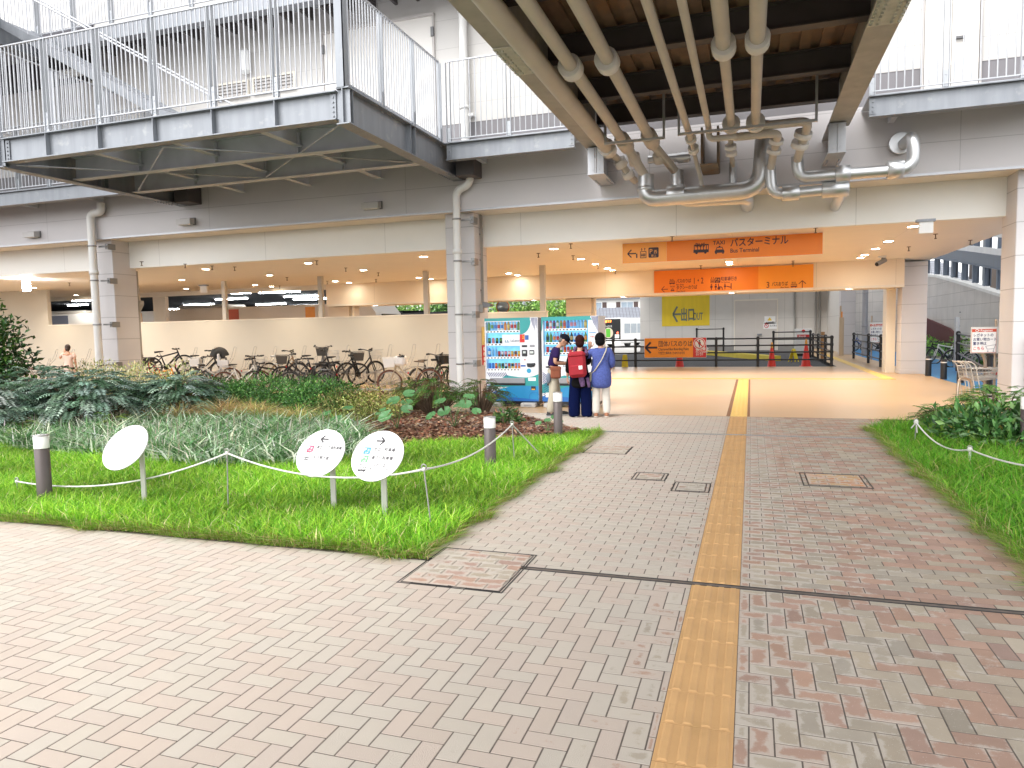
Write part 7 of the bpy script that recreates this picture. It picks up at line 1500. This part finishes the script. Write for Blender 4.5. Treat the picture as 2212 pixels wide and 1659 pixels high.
# ================================================================== parked coaches in the garage
CW = mat('coach_white', (.68, .60, .50), .3, 0, .03, 1); TINT = mat('tinted_glass', (.015, .017, .02), .12); CHRM = mat('bumper_grey', (.25, .25, .26), .4)
def coach(label, x, y, rz, L, H, band, group=None, body=None, front=True, lit=None):
    t = thing('coach', label, 'bus', (x, y, -.12), rz, group); Wd = 2.45; body = body or CW
    prof = [(0, .35), (L, .35), (L, H*.55), (L-.15, H*.86), (L-.5, H), (.25, H), (.06, H*.9), (0, H*.5)]
    MB().prism(prof, (0, -Wd/2, 0), (1, 0, 0), (0, 0, 1), (0, 1, 0), Wd).build('body', body, t)
    for s in (-1, 1):
        yy = s*(Wd/2+.004); mb = MB(); mb.bx(.6, L-.9, yy-.004, yy+.004, H*.5, H*.80); mb.build('side_glass', TINT, t)
        mb = MB(); [mb.bx(.6+i*1.5, .68+i*1.5, yy-.007, yy+.007, H*.5, H*.8) for i in range(1, int((L-1.6)/1.5)+1)]; mb.build('window_bars', body, t)
        for (x0, x1, c) in band: MB().bx(x0, x1, yy-.006, yy+.006, H*.80, H*.97).build('colour_band', c, t)
        for xx in (L*.22, L*.78):
            w = MB().lathe([(0, 0), (.3, 0), (.46, .02), (.48, .12), (.48, .25)], (xx, s*Wd/2-(.25 if s > 0 else -.25)+s*.0, .48), 20, 'Y'); w.build('wheel', TYRE, t)
    fx = L+.004; mb = MB(); mb.prism([(-.98, H*.42), (.98, H*.42), (.9, H*.84), (-.9, H*.84)], (L-.04, 0, 0), (0, 1, 0), (0, 0, 1), (1, 0, 0), .06); mb.build('windscreen', TINT, t)
    MB().bx(L-.02, L+.08, -1.15, 1.15, .35, .6).build('bumper', CHRM, t)
    for s in (-1, 1): MB().bx(L, L+.03, s*.95-.2, s*.95+.2, .75, .95, .01).build('headlight', FROST, t)
    MB().bx(.8, 3.6, -.8, .8, H, H+.2, .08).build('roof_unit', body, t)
    return t
SAL = mat('salmon_band', (.50, .10, .05), .4); SLA = mat('slate_band', (.10, .10, .13), .4); ORB = mat('orange_band', (.80, .30, .02), .4)
p = P(690, 690, Y=27.2); coach('cream coach with salmon and orange bands in the dark garage', -27.5, 29.0, math.radians(1), 12.0, 3.12, [(3.9, 4.7, SAL), (8.3, 8.8, ORB)], 'coaches in the garage')
coach('cream and slate coach parked behind to the left in the dark garage', -40.5, 32.5, math.radians(2), 12.5, 3.25, [(1.2, 2.8, SLA), (5.0, 6.0, SLA), (7.6, 8.1, ORB)], 'coaches in the garage')
t = coach('black fronted bus with orange route display beyond the low wall', -22.5, 41, math.radians(-28), 9.5, 2.9, [], None, BLACKM); MB().bx(9.5, 9.56, -.8, .8, 2.35, 2.75).build('route_display', mat('led_black', (.01, .01, .01), .4), t)
mb = MB(); mb.text('回送', (9.57, -.55, 2.42), (0, 1, 0), (0, 0, 1), .34, bold=.01); mb.build('route_lettering', mat('led_amber', (.8, .25, .02), .4, emit=((1, .28, .02), 4)), t)
# ================================================================== yard beyond
sheet('yard', -140, -7.9, 48, 160, -.10, mat('pale_yard_concrete', (.40, .39, .37), .85, 0, .15, .6)); sheet('yard', -7.9, 60, 62, 160, -.10, MATS['pale_yard_concrete'])
# city bus seen from behind
p = P(1318, 750, Z=-.1); t = thing('city_bus', 'white city bus with black advertisement covered rear', 'bus', (p.x, p.y, -.1), math.radians(-21)); Lb, Wd, H = 9.0, 2.4, 2.75
MB().bx(-Wd/2, Wd/2, 0, Lb, .35, H, .08).build('body', WHITE, t); MB().bx(-Wd/2+.05, Wd/2-.05, -.02, 0, .75, H-.08).build('rear_wrap', BLACKM, t)
mb = MB(); mb.bx(Wd/2, Wd/2+.01, .5, Lb-.4, 1.3, 2.2); mb.build('side_glass', mat('pale_bus_glass', (.35, .40, .45), .15), t); mb = MB(); [mb.bx(Wd/2+.008, Wd/2+.02, .5+i*1.2, .6+i*1.2, 1.3, 2.2) for i in range(8)]; mb.build('window_bars', WHITE, t)
mb = MB(); mb.text('回送です', (-.75, -.035, H-.40), U, V, .24, bold=.02); mb.build('led_lettering', mat('led_red', (.8, .1, .02), .4, emit=((1, .12, .02), 5)), t)
mb = MB(); mb.text('ステップバス', (-.72, -.03, 1.9), U, V, .2, bold=.02, sx=.8); mb.build('white_lettering', WHITE, t)
mb = MB(); mb.poly([(-.15+.5*math.cos(i*.209), -.026, 1.35+.5*math.sin(i*.209)) for i in range(30)]); mb.build('round_advert', mat('cream_print', (.6, .52, .4), .5), t); MB().bx(-.42, .05, -.032, -.028, .95, 1.75).build('green_advert', mat('green_print', (.10, .42, .04), .5), t); MB().bx(.55, 1.0, -.03, -.026, .85, 1.2).build('white_notice', WHITE, t)
for x in (-.9, .85): MB().ell((x, -.03, 1.35), .1, .03, .1, 10, 6).build('tail_lamp', mat('tail_red', (.6, .03, .02), .3, emit=((1, .1, .05), 2)), t)
MB().bx(-Wd/2, Wd/2, -.06, .0, .3, .72, .02).build('bumper', WHITE, t)
for x in (-.95, .95):
    for y_ in (1.6, 6.8): MB().lathe([(0, -.13), (.45, -.13), (.47, 0), (.45, .13), (0, .13)], (x, y_, .47), 18, 'X').build('wheel', TYRE, t)
def car(label, px, py, rz, L, W2, H, col, van=True, group='vans in the yard'):
    p = P(px, py, Z=-.1); t = thing('parked_van', label, 'van', (p.x, p.y, -.1), rz, group); m = mat('car_'+label.split()[0], col, .3, .2, .02, 1)
    MB().prism([(0, .3), (L, .3), (L, .95), (L-.25, 1.0), (L-.95, H*.98), (L-1.2, H), (.15, H), (0, 1.1)], (0, -W2/2, 0), (1, 0, 0), (0, 0, 1), (0, 1, 0), W2).build('body', m, t)
    for s in (-1, 1):
        mb = MB(); mb.prism([(.3, 1.05), (L-.55, 1.05), (L-1.05, H-.15), (.35, H-.15)], (0, s*(W2/2+.006), 0), (1, 0, 0), (0, 0, 1), (0, -s, 0), .008); mb.build('side_glass', TINT, t)
        for xx in (.85, L-.85): MB().lathe([(0, -.02), (.2, -.02), (.31, .0), (.32, .1), (.31, .2)], (xx, s*(W2/2)-.1, .32), 16, 'Y').build('wheel', TYRE, t)
    MB().prism([(-W2/2+.12, 1.02), (W2/2-.12, 1.02), (W2/2-.2, H-.15), (-W2/2+.2, H-.15)], (L-.24, 0, 0), (0, 1, 0), (-.42 if H > 1.6 else -.5, 0, .9), (1, 0, 0), .02).build('windscreen', TINT, t)
    return t
car('blue van side-on in the yard beyond the city bus', 1366, 738, math.radians(-4), 4.6, 1.8, 1.95, (.03, .13, .42)); car('white van behind the blue van in the yard', 1398, 730, math.radians(200), 4.4, 1.75, 2.0, (.75, .75, .76)); car('silver van farthest right in the yard', 1418, 733, math.radians(-70), 4.2, 1.75, 1.9, (.6, .62, .65))
RT = panel_mat('grey_roof_tile', (.20, .21, .24), .45, .42, 'XY', (0, 0), .07, 1, .6, .12, .5)
def house(label, x, y, rz, w, d, h, wall, roofcol=None, rh=1.6, wins=(), over=.5, group='houses beyond the yard'):
    t = thing('house', label, 'house', (x, y, -.1), rz, group); m = mat('wall_%.2f_%.2f' % (wall[0], wall[2]), wall, .7, 0, .06, .8); MB().bx(-w/2, w/2, 0, d, 0, h).build('wall', m, t)
    mb = MB(); a, b = w/2+over, over; mb._add([(-a, -b, h), (a, -b, h), (a, d+b, h), (-a, d+b, h), (-a+d*.35, d/2, h+rh), (a-d*.35, d/2, h+rh), (-a, -b, h-.14), (a, -b, h-.14), (a, d+b, h-.14), (-a, d+b, h-.14)], [(0, 1, 5, 4), (1, 2, 5), (2, 3, 4, 5), (3, 0, 4), (0, 6, 7, 1), (1, 7, 8, 2), (6, 9, 8, 7), (3, 9, 6, 0)]); mb.build('roof', RT, t)
    for (x0, x1, z0, z1, sh) in wins:
        f = MB().bx(x0-.08, x1+.08, -.06, -.002, z0-.08, z1+.08).build('window', WHITE, t); MB().bx(x0, (x0+x1)/2-.02, -.07, -.055, z0, z1).bx((x0+x1)/2+.02, x1, -.07, -.055, z0, z1).build('pane', mat('house_glass', (.30, .36, .42), .1), f)
        if sh: MB().bx(x0-.75, x0-.12, -.08, -.002, z0-.05, z1+.05).bx(x1+.12, x1+.75, -.08, -.002, z0-.05, z1+.05).build('shutter', mat('brown_shutter', (.08, .05, .045), .6), t)
    return t
WL, CR_ = (.76, .74, .70), (.70, .64, .52)
p = P(1325, 735, Y=105); house('white house with brown shutters and grey tiled roof beyond the bus', p.x, 105, math.radians(16), 11, 8, 6.2, WL, None, 1.6, ((-3.3, -1.7, 4.1, 5.6, True), (1.2, 2.9, 4.1, 5.6, True), (-1, 1.5, 1.4, 3, False)))
p = P(1340, 735, Y=98); house('low grey tiled outbuilding before the white house', p.x, 98, math.radians(14), 8, 5, 3.2, WL, None, 1.5, ((-1, 1, 1.2, 2.6, False),))
p = P(1415, 735, Y=112); house('cream house beside the white house', p.x, 112, math.radians(12), 10, 8, 6.4, CR_, None, 1.5, ((-2.6, -1.4, 3.6, 5.2, False), (1, 2.2, 3.6, 5.2, True)))
p = P(1115, 735, Y=95); house('long house with grey tiled roof behind the yard trees', p.x, 95, math.radians(20), 16, 8, 4.6, WL, None, 2.0, ((-4, -2, 2, 3.6, False), (2, 4, 2, 3.6, False)))
p = P(860, 735, Y=90); house('pale house with outside stair seen over the low wall', p.x, 90, math.radians(30), 12, 8, 6.5, WL, None, 1.4, ((-3, -1.5, 3.6, 5, False),))
t = thing('outside_stair', 'grey steel stair rising to the pale house over the low wall', 'stair', (P(815, 700, Y=70).x, 70, 0), math.radians(20)); mb = MB(); mb.bar((-2, 0, 1.2), (2.6, 0, 5.2), .9, .25); mb.build('flight', GALVD, t); mb = MB(); mb.tube([(-2, -.5, 2.2), (2.6, -.5, 6.2)], .05, 6); [mb.cyl((-2+i*.46, -.5, 1.2+i*.4), (-2+i*.46, -.5, 2.2+i*.4), .03, n=5) for i in range(11)]; mb.build('handrail', GALV, t)
def tree(label, px, Y, h, r, n, cols, pr, L=.3, group='trees beyond the yard', x=None, trunk=.12, zc=.35):
    x = P(px, 735, Y=Y).x if x is None else x; t = thing('tree', label, 'tree', (x, Y, -.1), R_.uniform(0, 6), group); k = 16; cc = rdir(k)*np.array([r, r, h*.3])*(.5+.45*rng.random((k, 1)))+np.array([0, 0, h*(zc+.3)]); cr = r*(.32+.22*rng.random(k)); ix = rng.choice(k, n, p=cr**2/np.sum(cr**2)); dd = rdir(n); pos = cc[ix]+dd*(cr[ix]*(.55+.5*rng.random(n)))[:, None]
    c = mixcol(n, cols, pr)*(1+.25*rng.normal(0, 1, k))[ix][:, None].clip(.6, 1.5); v = leafset(pos, dd+rdir(n)*.8, dd+rdir(n)*.5+np.array([0, 0, .6]), L*(.6+.8*rng.random(n)), L*.55*(.6+.8*rng.random(n))); npmesh('crown', v, [leaffaces(n)], np.repeat(c, 4, 0), LEAFM, t)
    mb = MB(); mb.tube([(0, 0, -.1), (.05, 0, h*.3), (0, .05, h*.6)], [trunk, trunk*.75, trunk*.4], 8)
    for i in range(7): mb.tube([(0.02, 0, h*(.28+.04*i)), tuple(cc[i]*.55+np.array([0, 0, h*.16])), tuple(cc[i])], [trunk*.45, trunk*.3, trunk*.1], 6)
    mb.build('trunk', mat('tree_bark', (.13, .095, .07), .9, 0, .25, 6, bump=.6, bscale=20), t); return t
TG = [(.14, .30, .05), (.24, .42, .09), (.38, .54, .16), (.07, .16, .03)]; TP_ = (.4, .3, .2, .1)
tree('leafy tree in the yard right of the orange pole mirror', 1085, 66, 4.6, 2.3, 2600, TG, TP_); tree('bright leafy tree left of the cream rear pillar', 1150, 62, 4.8, 2.4, 2600, TG, TP_); tree('bright tree touching the cream rear pillar', 1200, 60, 5.0, 2.2, 2600, TG, TP_); tree('pale leafy tree seen over the low wall left of the slim post', 880, 60, 5.2, 2.6, 2600, TG, TP_); tree('dark leafy tree beside the middle pillar over the low wall', 955, 55, 4.8, 2.3, 2600, [(.03, .10, .015), (.06, .17, .025), (.11, .22, .04)], (.4, .4, .2)); tree('pale leafy tree beyond the pale house', 905, 72, 5.0, 3, 2400, TG, TP_)
p = P(1082, 663, Y=44); t = thing('traffic_mirror', 'round orange traffic mirror on an orange pole beyond the low wall', 'mirror', (p.x, 44, -.12)); OR2 = mat('orange_pole', (.80, .20, .02), .4); MB().cyl((-.18, 0, 0), (-.18, 0, p.z+.3), .06, n=10).build('pole', OR2, t); MB().lathe([(.0, -.12), (.2, -.1), (.38, -.02), (.40, .0)], (.15, -.05, p.z+.12), 24, 'Y').build('mirror_face', mat('mirror_glass', (.6, .6, .55), .3, .6), t); MB().lathe([(.40, -.03), (.45, -.04), (.45, .06), (.2, .14), (0, .16)], (.15, -.05, p.z+.12), 24, 'Y').build('mirror_back', OR2, t)
# ================================================================== right side: ramp, its steel screen, hedge, cycles, trolleys
RAMP = panel_mat('ramp_tile', (.52, .49, .465), 1.15, .62, 'YZ', (.2, .1), .02, .5, .7, .10, .6)
RP = [(8.85, 14, .45), (8.95, 24, 1.55), (9.0, 30, 2.32), (9.1, 38, 3.4), (9.15, 42.5, 3.98), (8.85, 45.5, 4.28), (8.0, 49, 4.35), (6.0, 53, 4.4)]
t = thing('ramp_wall', 'curving tiled concrete ramp wall rising to the right side', 'ramp', (9, 30, 0)); off = -Vector(t.location); mb = MB(); cp_ = MB()
for (a, b) in zip(RP, RP[1:]):
    d = Vector((b[0]-a[0], b[1]-a[1], 0)).normalized(); n_ = Vector((d.y, -d.x, 0))*.3; A = Vector((a[0], a[1], 0)); Bv = Vector((b[0], b[1], 0)); mb._add([A, Bv, Bv+Vector((0, 0, b[2])), A+Vector((0, 0, a[2])), A+n_, Bv+n_, Bv+n_+Vector((0, 0, b[2])), A+n_+Vector((0, 0, a[2]))], [(0, 1, 2, 3), (4, 7, 6, 5), (3, 2, 6, 7), (0, 4, 5, 1)]); cp_.bar(A+n_/2+Vector((0, 0, a[2]+.06)), Bv+n_/2+Vector((0, 0, b[2]+.06)), .4, .12)
mb.build('wall', RAMP, t).location = off; cp_.build('coping', mat('pale_coping', (.68, .68, .67), .5), t).location = off
mb = MB(); mb.prism([(33.5, .0), (44.4, 0), (44.4, 1.95), (39, 1.35)], (9.06-.12, 0, 0), (0, 1, 0), (0, 0, 1), (1, 0, 0), .1); mb.build('undercroft', mat('dark_red_wall', (.09, .022, .022), .8), t).location = off
SCR = mat('screen_steel', (.12, .15, .20), .5, .3, .15, 2, streak=True); t = thing('steel_screen', 'grey steel frame of the parking structure standing on the ramp', 'steel frame', (9.3, 35, 4)); off = -Vector(t.location)
XS = 9.35
def rz_(y):
    for a, b in zip(RP, RP[1:]):
        if a[1] <= y <= b[1]: return a[2]+(b[2]-a[2])*(y-a[1])/(b[1]-a[1])
    return RP[-1][2]
ys = [P(x_, 650, X=XS).y for x_ in (2007, 2021, 2037, 2055, 2077, 2100, 2124, 2153, 2185)]; ys += [24.5, 22.4]
pp = [(XS if y_ < 43 else XS-(y_-43)*.12, y_) for y_ in ys]+[(8.3, 48.9), (7.4, 50.6)]
for i, (x_, y_) in enumerate(pp):
    z0 = rz_(y_)+.1; big = i in (3, 6); mb = MB(); w = .16 if not big else .3
    mb.bx(x_-.02, x_+.02, y_-w/2, y_+w/2, z0, 12); mb.bx(x_, x_+.2, y_-.012, y_+.012, z0, 12); mb.bx(x_+.2, x_+.23, y_-w/2, y_+w/2, z0, 12); mb.build('column', SCR, t).location = off
def fbeam(o0, o1, m=SCR, dx=0., w=.06, fl=True):
    mb = MB(); prev = None
    for q_ in [(XS+dx, y_) for y_ in (19, 24, 30, 38, 42.5)]+[(9.05+dx, 45.5), (8.2+dx, 49), (6.2+dx, 53)]:
        z = rz_(q_[1]); q3 = Vector((q_[0], q_[1], z))
        if prev is not None:
            mb.bar(prev+Vector((0, 0, (o0+o1)/2)), q3+Vector((0, 0, (o0+o1)/2)), w, o1-o0)
            if fl: mb.bar(prev+Vector((0, 0, o0)), q3+Vector((0, 0, o0)), .26, .04); mb.bar(prev+Vector((0, 0, o1)), q3+Vector((0, 0, o1)), .26, .04)
        prev = q3
    mb.build('beam', m, t).location = off
PSP = mat('pale_screen_panel', (.62, .64, .67), .5)
fbeam(.95, 1.46); fbeam(1.5, 1.76, PSP, -.1, .04, False); fbeam(2.2, 2.42, PSP, -.1, .04, False); fbeam(3.9, 4.3)
for dx_ in (2.2, 3.6):
    for k in range(11):
        y_ = 22+2.4*k; mb = MB(); mb.bx(XS+dx_-.06, XS+dx_+.06, y_-.06, y_+.06, rz_(y_)-.3, 9); mb.build('rear_post', DARKST, t).location = off
mb = MB(); mb.bx(12.5, 12.7, 22, 46, 3.0, 4.6); mb.build('rear_parapet', mat('brown_parapet', (.16, .12, .10), .7), t).location = off
def at_x(px, py, X): return P(px, py, X=X)
for (px, y_, h, l) in ((2030, 40, 1.0, 'green hedge bush at the far end of the cycle parking'), (2075, 33.5, 1.0, 'green hedge bush behind the white post by the ramp'), (2110, 29.5, .95, 'green hedge bush behind the trolley sign'), (2160, 26.5, .9, 'green hedge bush right of the trolley sign')):
    shrub('hedge_bush', l, 8.35, y_, .55, 2.3, h, 1500, .14, .07, [(.10, .27, .04), (.18, .38, .07), (.28, .46, .11)], (.4, .4, .2), LEAFM, 10, .4, 'hedge bushes along the ramp', z0=0)
bicycle('white bicycle at the left end of the outdoor cycle row', 7.55, 33.0, -.03, math.radians(-160), 'white', 'mtb', None, 'black', group='bicycles parked along the blue lane'); bicycle('black bicycle behind the white one in the outdoor row', 7.6, 34.2, -.03, math.radians(-165), 'black', 'mtb', None, 'black', group='bicycles parked along the blue lane'); bicycle('black bicycle beyond the trolleys in the outdoor row', 7.2, 22.0, -.03, math.radians(-150), 'black', 'city', None, 'black', group='bicycles parked along the blue lane')
bicycle('yellow orange bicycle below the trolley sign', 7.35, 20.7, -.03, math.radians(-150), 'orange', 'city', None, 'black', group='bicycles parked along the blue lane'); bicycle('black bicycle by the far blue lane railing', 6.9, 46, -.03, math.radians(-170), 'black', 'city', None, 'black', group='bicycles parked along the blue lane'); bicycle('pale blue bicycle farthest along the blue lane', 6.6, 49, -.03, math.radians(-170), 'blue', 'city', None, 'black', group='bicycles parked along the blue lane')
for i_, (y_, c_, l_) in enumerate(((25.2, 'black', 'black city bicycle second from the white post in the outdoor row'), (28.0, 'grey', 'grey city bicycle between trolley sign and white post outdoors'), (30.4, 'black', 'black city bicycle nearest the white bicycle in the outdoor row'), (23.4, 'white', 'white city bicycle beside the yellow orange one outdoors'))): bicycle(l_, 7.55, y_, -.03, math.radians(-158), c_, 'city', 'wire' if i_ % 2 else None, 'black', group='bicycles parked along the blue lane')
t = thing('bicycle_rack', 'low row of slanted steel cycle rails beside the blue lane', 'bicycle rack', (7.9, 27, -.03)); mb = MB(); y_ = -4.5
while y_ < 4.5: mb.tube(fillet([(.5, y_, .05), (-.5, y_+.25, .05), (-.45, y_+.25, .4), (.5, y_, .75)], .06), .018, 6); y_ += .55
mb.build('rails', RK, t); MB().bx(.45, .52, -4.6, 4.6, .0, .05).build('base_rail', RK, t)
t = thing('lamp_post', 'pale square post standing before the hedge by the ramp', 'post', (P(2066, 760, Y=30).x, 30, -.03)); MB().bx(-.07, .07, -.09, .09, 0, P(2066, 683, Y=30).z, .01).build('post', GALVL, t); mb = MB(); [mb.bx(.07, .09, -.04, .04, z, z+.05) for z in (1.2, 1.5, 1.8, 2.0)]; mb.build('fittings', BOLT, t)
for (px, py, yt, l) in ((2005, 812, 768, 'nearest to the second row pillar'), (2038, 819, 775, 'in the middle of the three'), (2074, 827, 782, 'closest to the shopping trolleys')):
    b_ = P(px, py); h = P(px, yt, Y=b_.y).z; t = thing('black_bollard', 'black bollard with white band, '+l, 'bollard', (b_.x, b_.y, 0), 0, 'black bollards at the blue lane'); MB().lathe([(.085, 0), (.085, h-.1), (.075, h-.04), (.05, h-.01), (0, h)], n=20).build('post', BLACKM, t); MB().lathe([(.0865, h*.80), (.0865, h*.85)], n=20).build('white_band', WHITE, t)
# trolleys
def trolley(label, x, y, rz):
    t = thing('shopping_trolley', label, 'trolley', (x, y, 0), rz, 'nested shopping trolleys'); WT = mat('trolley_chrome', (.66, .64, .60), .3, .6); mb = MB()
    for s in (-.24, .24): mb.tube(fillet([(.55, s*.8, .09), (-.05, s, .10), (-.12, s, .55), (-.20, s, .95), (-.30, s, 1.02)], .08), .013, 8); mb.tube([(-.15, s, .62), (.5, s*.85, .66)], .008, 6)
    mb.tube([(-.30, -.24, 1.02), (-.30, .24, 1.02)], .016, 8); mb.build('frame', WT, t); mb = MB()
    def ring(f): return [Vector((-.14-.05*f, -.21-.03*f, .55+.30*f)), Vector((.50+.05*f, -.16-.03*f, .62+.24*f)), Vector((.50+.05*f, .16+.03*f, .62+.24*f)), Vector((-.14-.05*f, .21+.03*f, .55+.30*f))]
    for f in (0, .33, .66, 1): mb.tube(ring(f), .005, 5, closed=True)
    a_, b_ = ring(0), ring(1)
    for k in range(4):
        for i in range(10): mb.cyl(a_[k].lerp(a_[(k+1) % 4], i/10), b_[k].lerp(b_[(k+1) % 4], i/10), .003, n=4, cap=False)
    for i in range(1, 8): mb.cyl(a_[0].lerp(a_[3], i/8), a_[1].lerp(a_[2], i/8), .003, n=4, cap=False)
    mb.build('basket', WT, t); MB().bx(-.16, .18, -.2, .2, .80, .82).build('seat_flap', GRIP, t); MB().bx(.552, .56, -.14, .14, .68, .76).build('red_tag', RED, t); mb = MB(); [mb.tube([(.5-.08*i, -.2, .2), (.5-.08*i, .2, .2)], .006, 5) for i in range(6)]; mb.build('lower_rack', WT, t)
    for x_, s in ((-.05, .24), (-.05, -.24), (.52, .19), (.52, -.19)): MB().lathe([(0, -.014), (.05, -.014), (.055, 0), (.05, .014), (0, .014)], (x_, s, .055), 12, 'Y').build('wheel', GRIP, t)
    return t
for k, l in enumerate(('front shopping trolley of the nest by the right pillar', 'middle shopping trolley of the nest by the right pillar', 'rear shopping trolley of the nest by the right pillar')): trolley(l, 4.42-.08*k, 16.75+.05*k, math.radians(8)).scale = (.82,)*3
b_ = P(2056, 868); mb = MB(); mb.tube(fillet([(3.74, 15.6, 0), (3.80, 15.75, .5), (3.9, 15.9, .58), (4.08, 16.0, .52), (4.14, 16.0, 0)], .12), .024, 8); mb.build('guide_rail', mat('worn_steel_tube', (.42, .33, .25), .35, .7), label='worn steel hoop rail guarding the shopping trolleys', cat='guard rail')
mb = MB(); mb.tube(fillet([(4.55, 16.9, 0), (4.55, 16.9, .9), (4.4, 16.9, 1.15)], .15), .03, 8); mb.tube([(4.72, 16.9, 0), (4.72, 16.9, 1.65)], .026, 8); mb.ell((4.72, 16.9, 1.66), .03, .03, .03, 8, 6); o = mb.build('sign_post', mat('worn_steel_tube', (.42, .33, .25), .35, .7), label='worn steel post pair holding up the trolley sign', cat='post')
def cartsign(label, px0, py0, px1, py1, Y):
    a = P(px0, py1, Y=Y); b = P(px1, py0, Y=Y); w = b.x-a.x; h = b.z-a.z; t = thing('trolley_sign', label, 'sign', (a.x, Y, a.z), 0, 'trolley return signs'); MB().bx(-.02*w, w*1.12, 0, .05, -.03*h, h*1.04, .006).build('board', mat('sign_aluminium', (.62, .62, .60), .4, .3), t); MB().bx(0, w*.96, -.006, 0, 0, h*.97).build('white_face', WHITE, t); mb = MB(); mb.bx(.01*w, .95*w, -.010, -.007, .84*h, .96*h)
    for q_ in ((.0, .01, 0, .97), (.95, .96, 0, .97), (.0, .96, 0, .012)): mb.bx(q_[0]*w, q_[1]*w, -.010, -.007, q_[2]*h, q_[3]*h)
    mb.build('red_header', mat('brick_red_print', (.55, .07, .03), .5), t); mb = MB(); mb.text('Reganet', (.33*w, -.013, .865*h), U, V, .115*h, sx=1.15, bold=.012); mb.tube([(.2*w+.05*h*math.cos(i*.6), -.013, .9*h+.05*h*math.sin(i*.6)) for i in range(9)], .012*h, 4); mb.bar((.2*w, -.013, .85*h), (.3*w, -.013, .92*h), .003, .02*h); mb.build('header_lettering', WHITE, t)
    k = MB(); k.text('レガネットの', (.05*w, -.010, .66*h), U, V, .145*h, sx=1.0*w/h*.92, bold=.018); k.text('お買い物カート', (.05*w, -.010, .49*h), U, V, .145*h, sx=1.0*w/h*.92, bold=.018); k.text('置き場は', (.05*w, -.010, .32*h), U, V, .145*h, sx=w/h*.92, bold=.018); k.build('lettering', mat('navy_ink', (.03, .03, .12), .5), t)
    k = MB(); k.text('こちら', (.05*w, -.010, .12*h), U, V, .16*h, sx=w/h*.95, bold=.018); k.build('red_lettering', RED, t); k = MB(); k.bar((.55*w, -.01, .26*h), (.93*w, -.01, .32*h), .002, .02*h); k.bar((.6*w, -.01, .14*h), (.88*w, -.01, .16*h), .002, .02*h); k.bar((.55*w, -.01, .26*h), (.62*w, -.01, .14*h), .002, .02*h); k.bar((.86*w, -.01, .1*h), (.95*w, -.01, .36*h), .002, .02*h); [k.poly([(q_*w+.03*h*math.cos(i*.785), -.01, .06*h+.03*h*math.sin(i*.785)) for i in range(8)]) for q_ in (.64, .86)]; k.build('cart_pictogram', mat('grey_print', (.35, .36, .42), .5), t)
    return t
cartsign('large white trolley return sign with red header above the nested trolleys', 2098, 708, 2155, 762, 16.75); cartsign('small distant white trolley return sign beside the far railing', 1879, 698, 1909, 740, 36)
mb = MB(); p = P(1893, 760, Y=36.05); mb.cyl((p.x-.2, 36.1, 0), (p.x-.2, 36.1, 2), .03, n=8); mb.build('sign_post', mat('worn_steel_tube', (.42, .33, .25), .35, .7), label='thin post of the distant trolley sign', cat='post')
p = P(1867, 760, Y=41); mb = MB(); mb.cyl((p.x, 41, -.05), (p.x, 41, 5.5), .14, n=12); [mb.lathe([(.14, z), (.155, z), (.155, z+.08), (.14, z+.08)], (p.x, 41, 0), 12) for z in (1.5, 3.2)]; mb.build('street_pole', mat('grey_pole', (.33, .33, .35), .5, .3), label='grey round pole beyond the second row pillar', cat='pole')
tree('white flowering bush right of the grey round pole', 0, 55, 4.3, 2.2, 2200, [(.05, .14, .02), (.1, .22, .04), (.7, .7, .66)], (.5, .3, .2), .26, 'trees right of the exit block', x=P(1890, 730, Y=55).x); tree('dense green tree behind the far railing', 0, 60, 5.2, 2.6, 2600, TG, TP_, .3, 'trees right of the exit block', x=P(1925, 730, Y=60).x)
house('grey corrugated roofed shed behind the flowering bush', P(1895, 730, Y=85).x, 85, math.radians(-8), 16, 8, 6.0, (.70, .69, .66), None, 2.4)
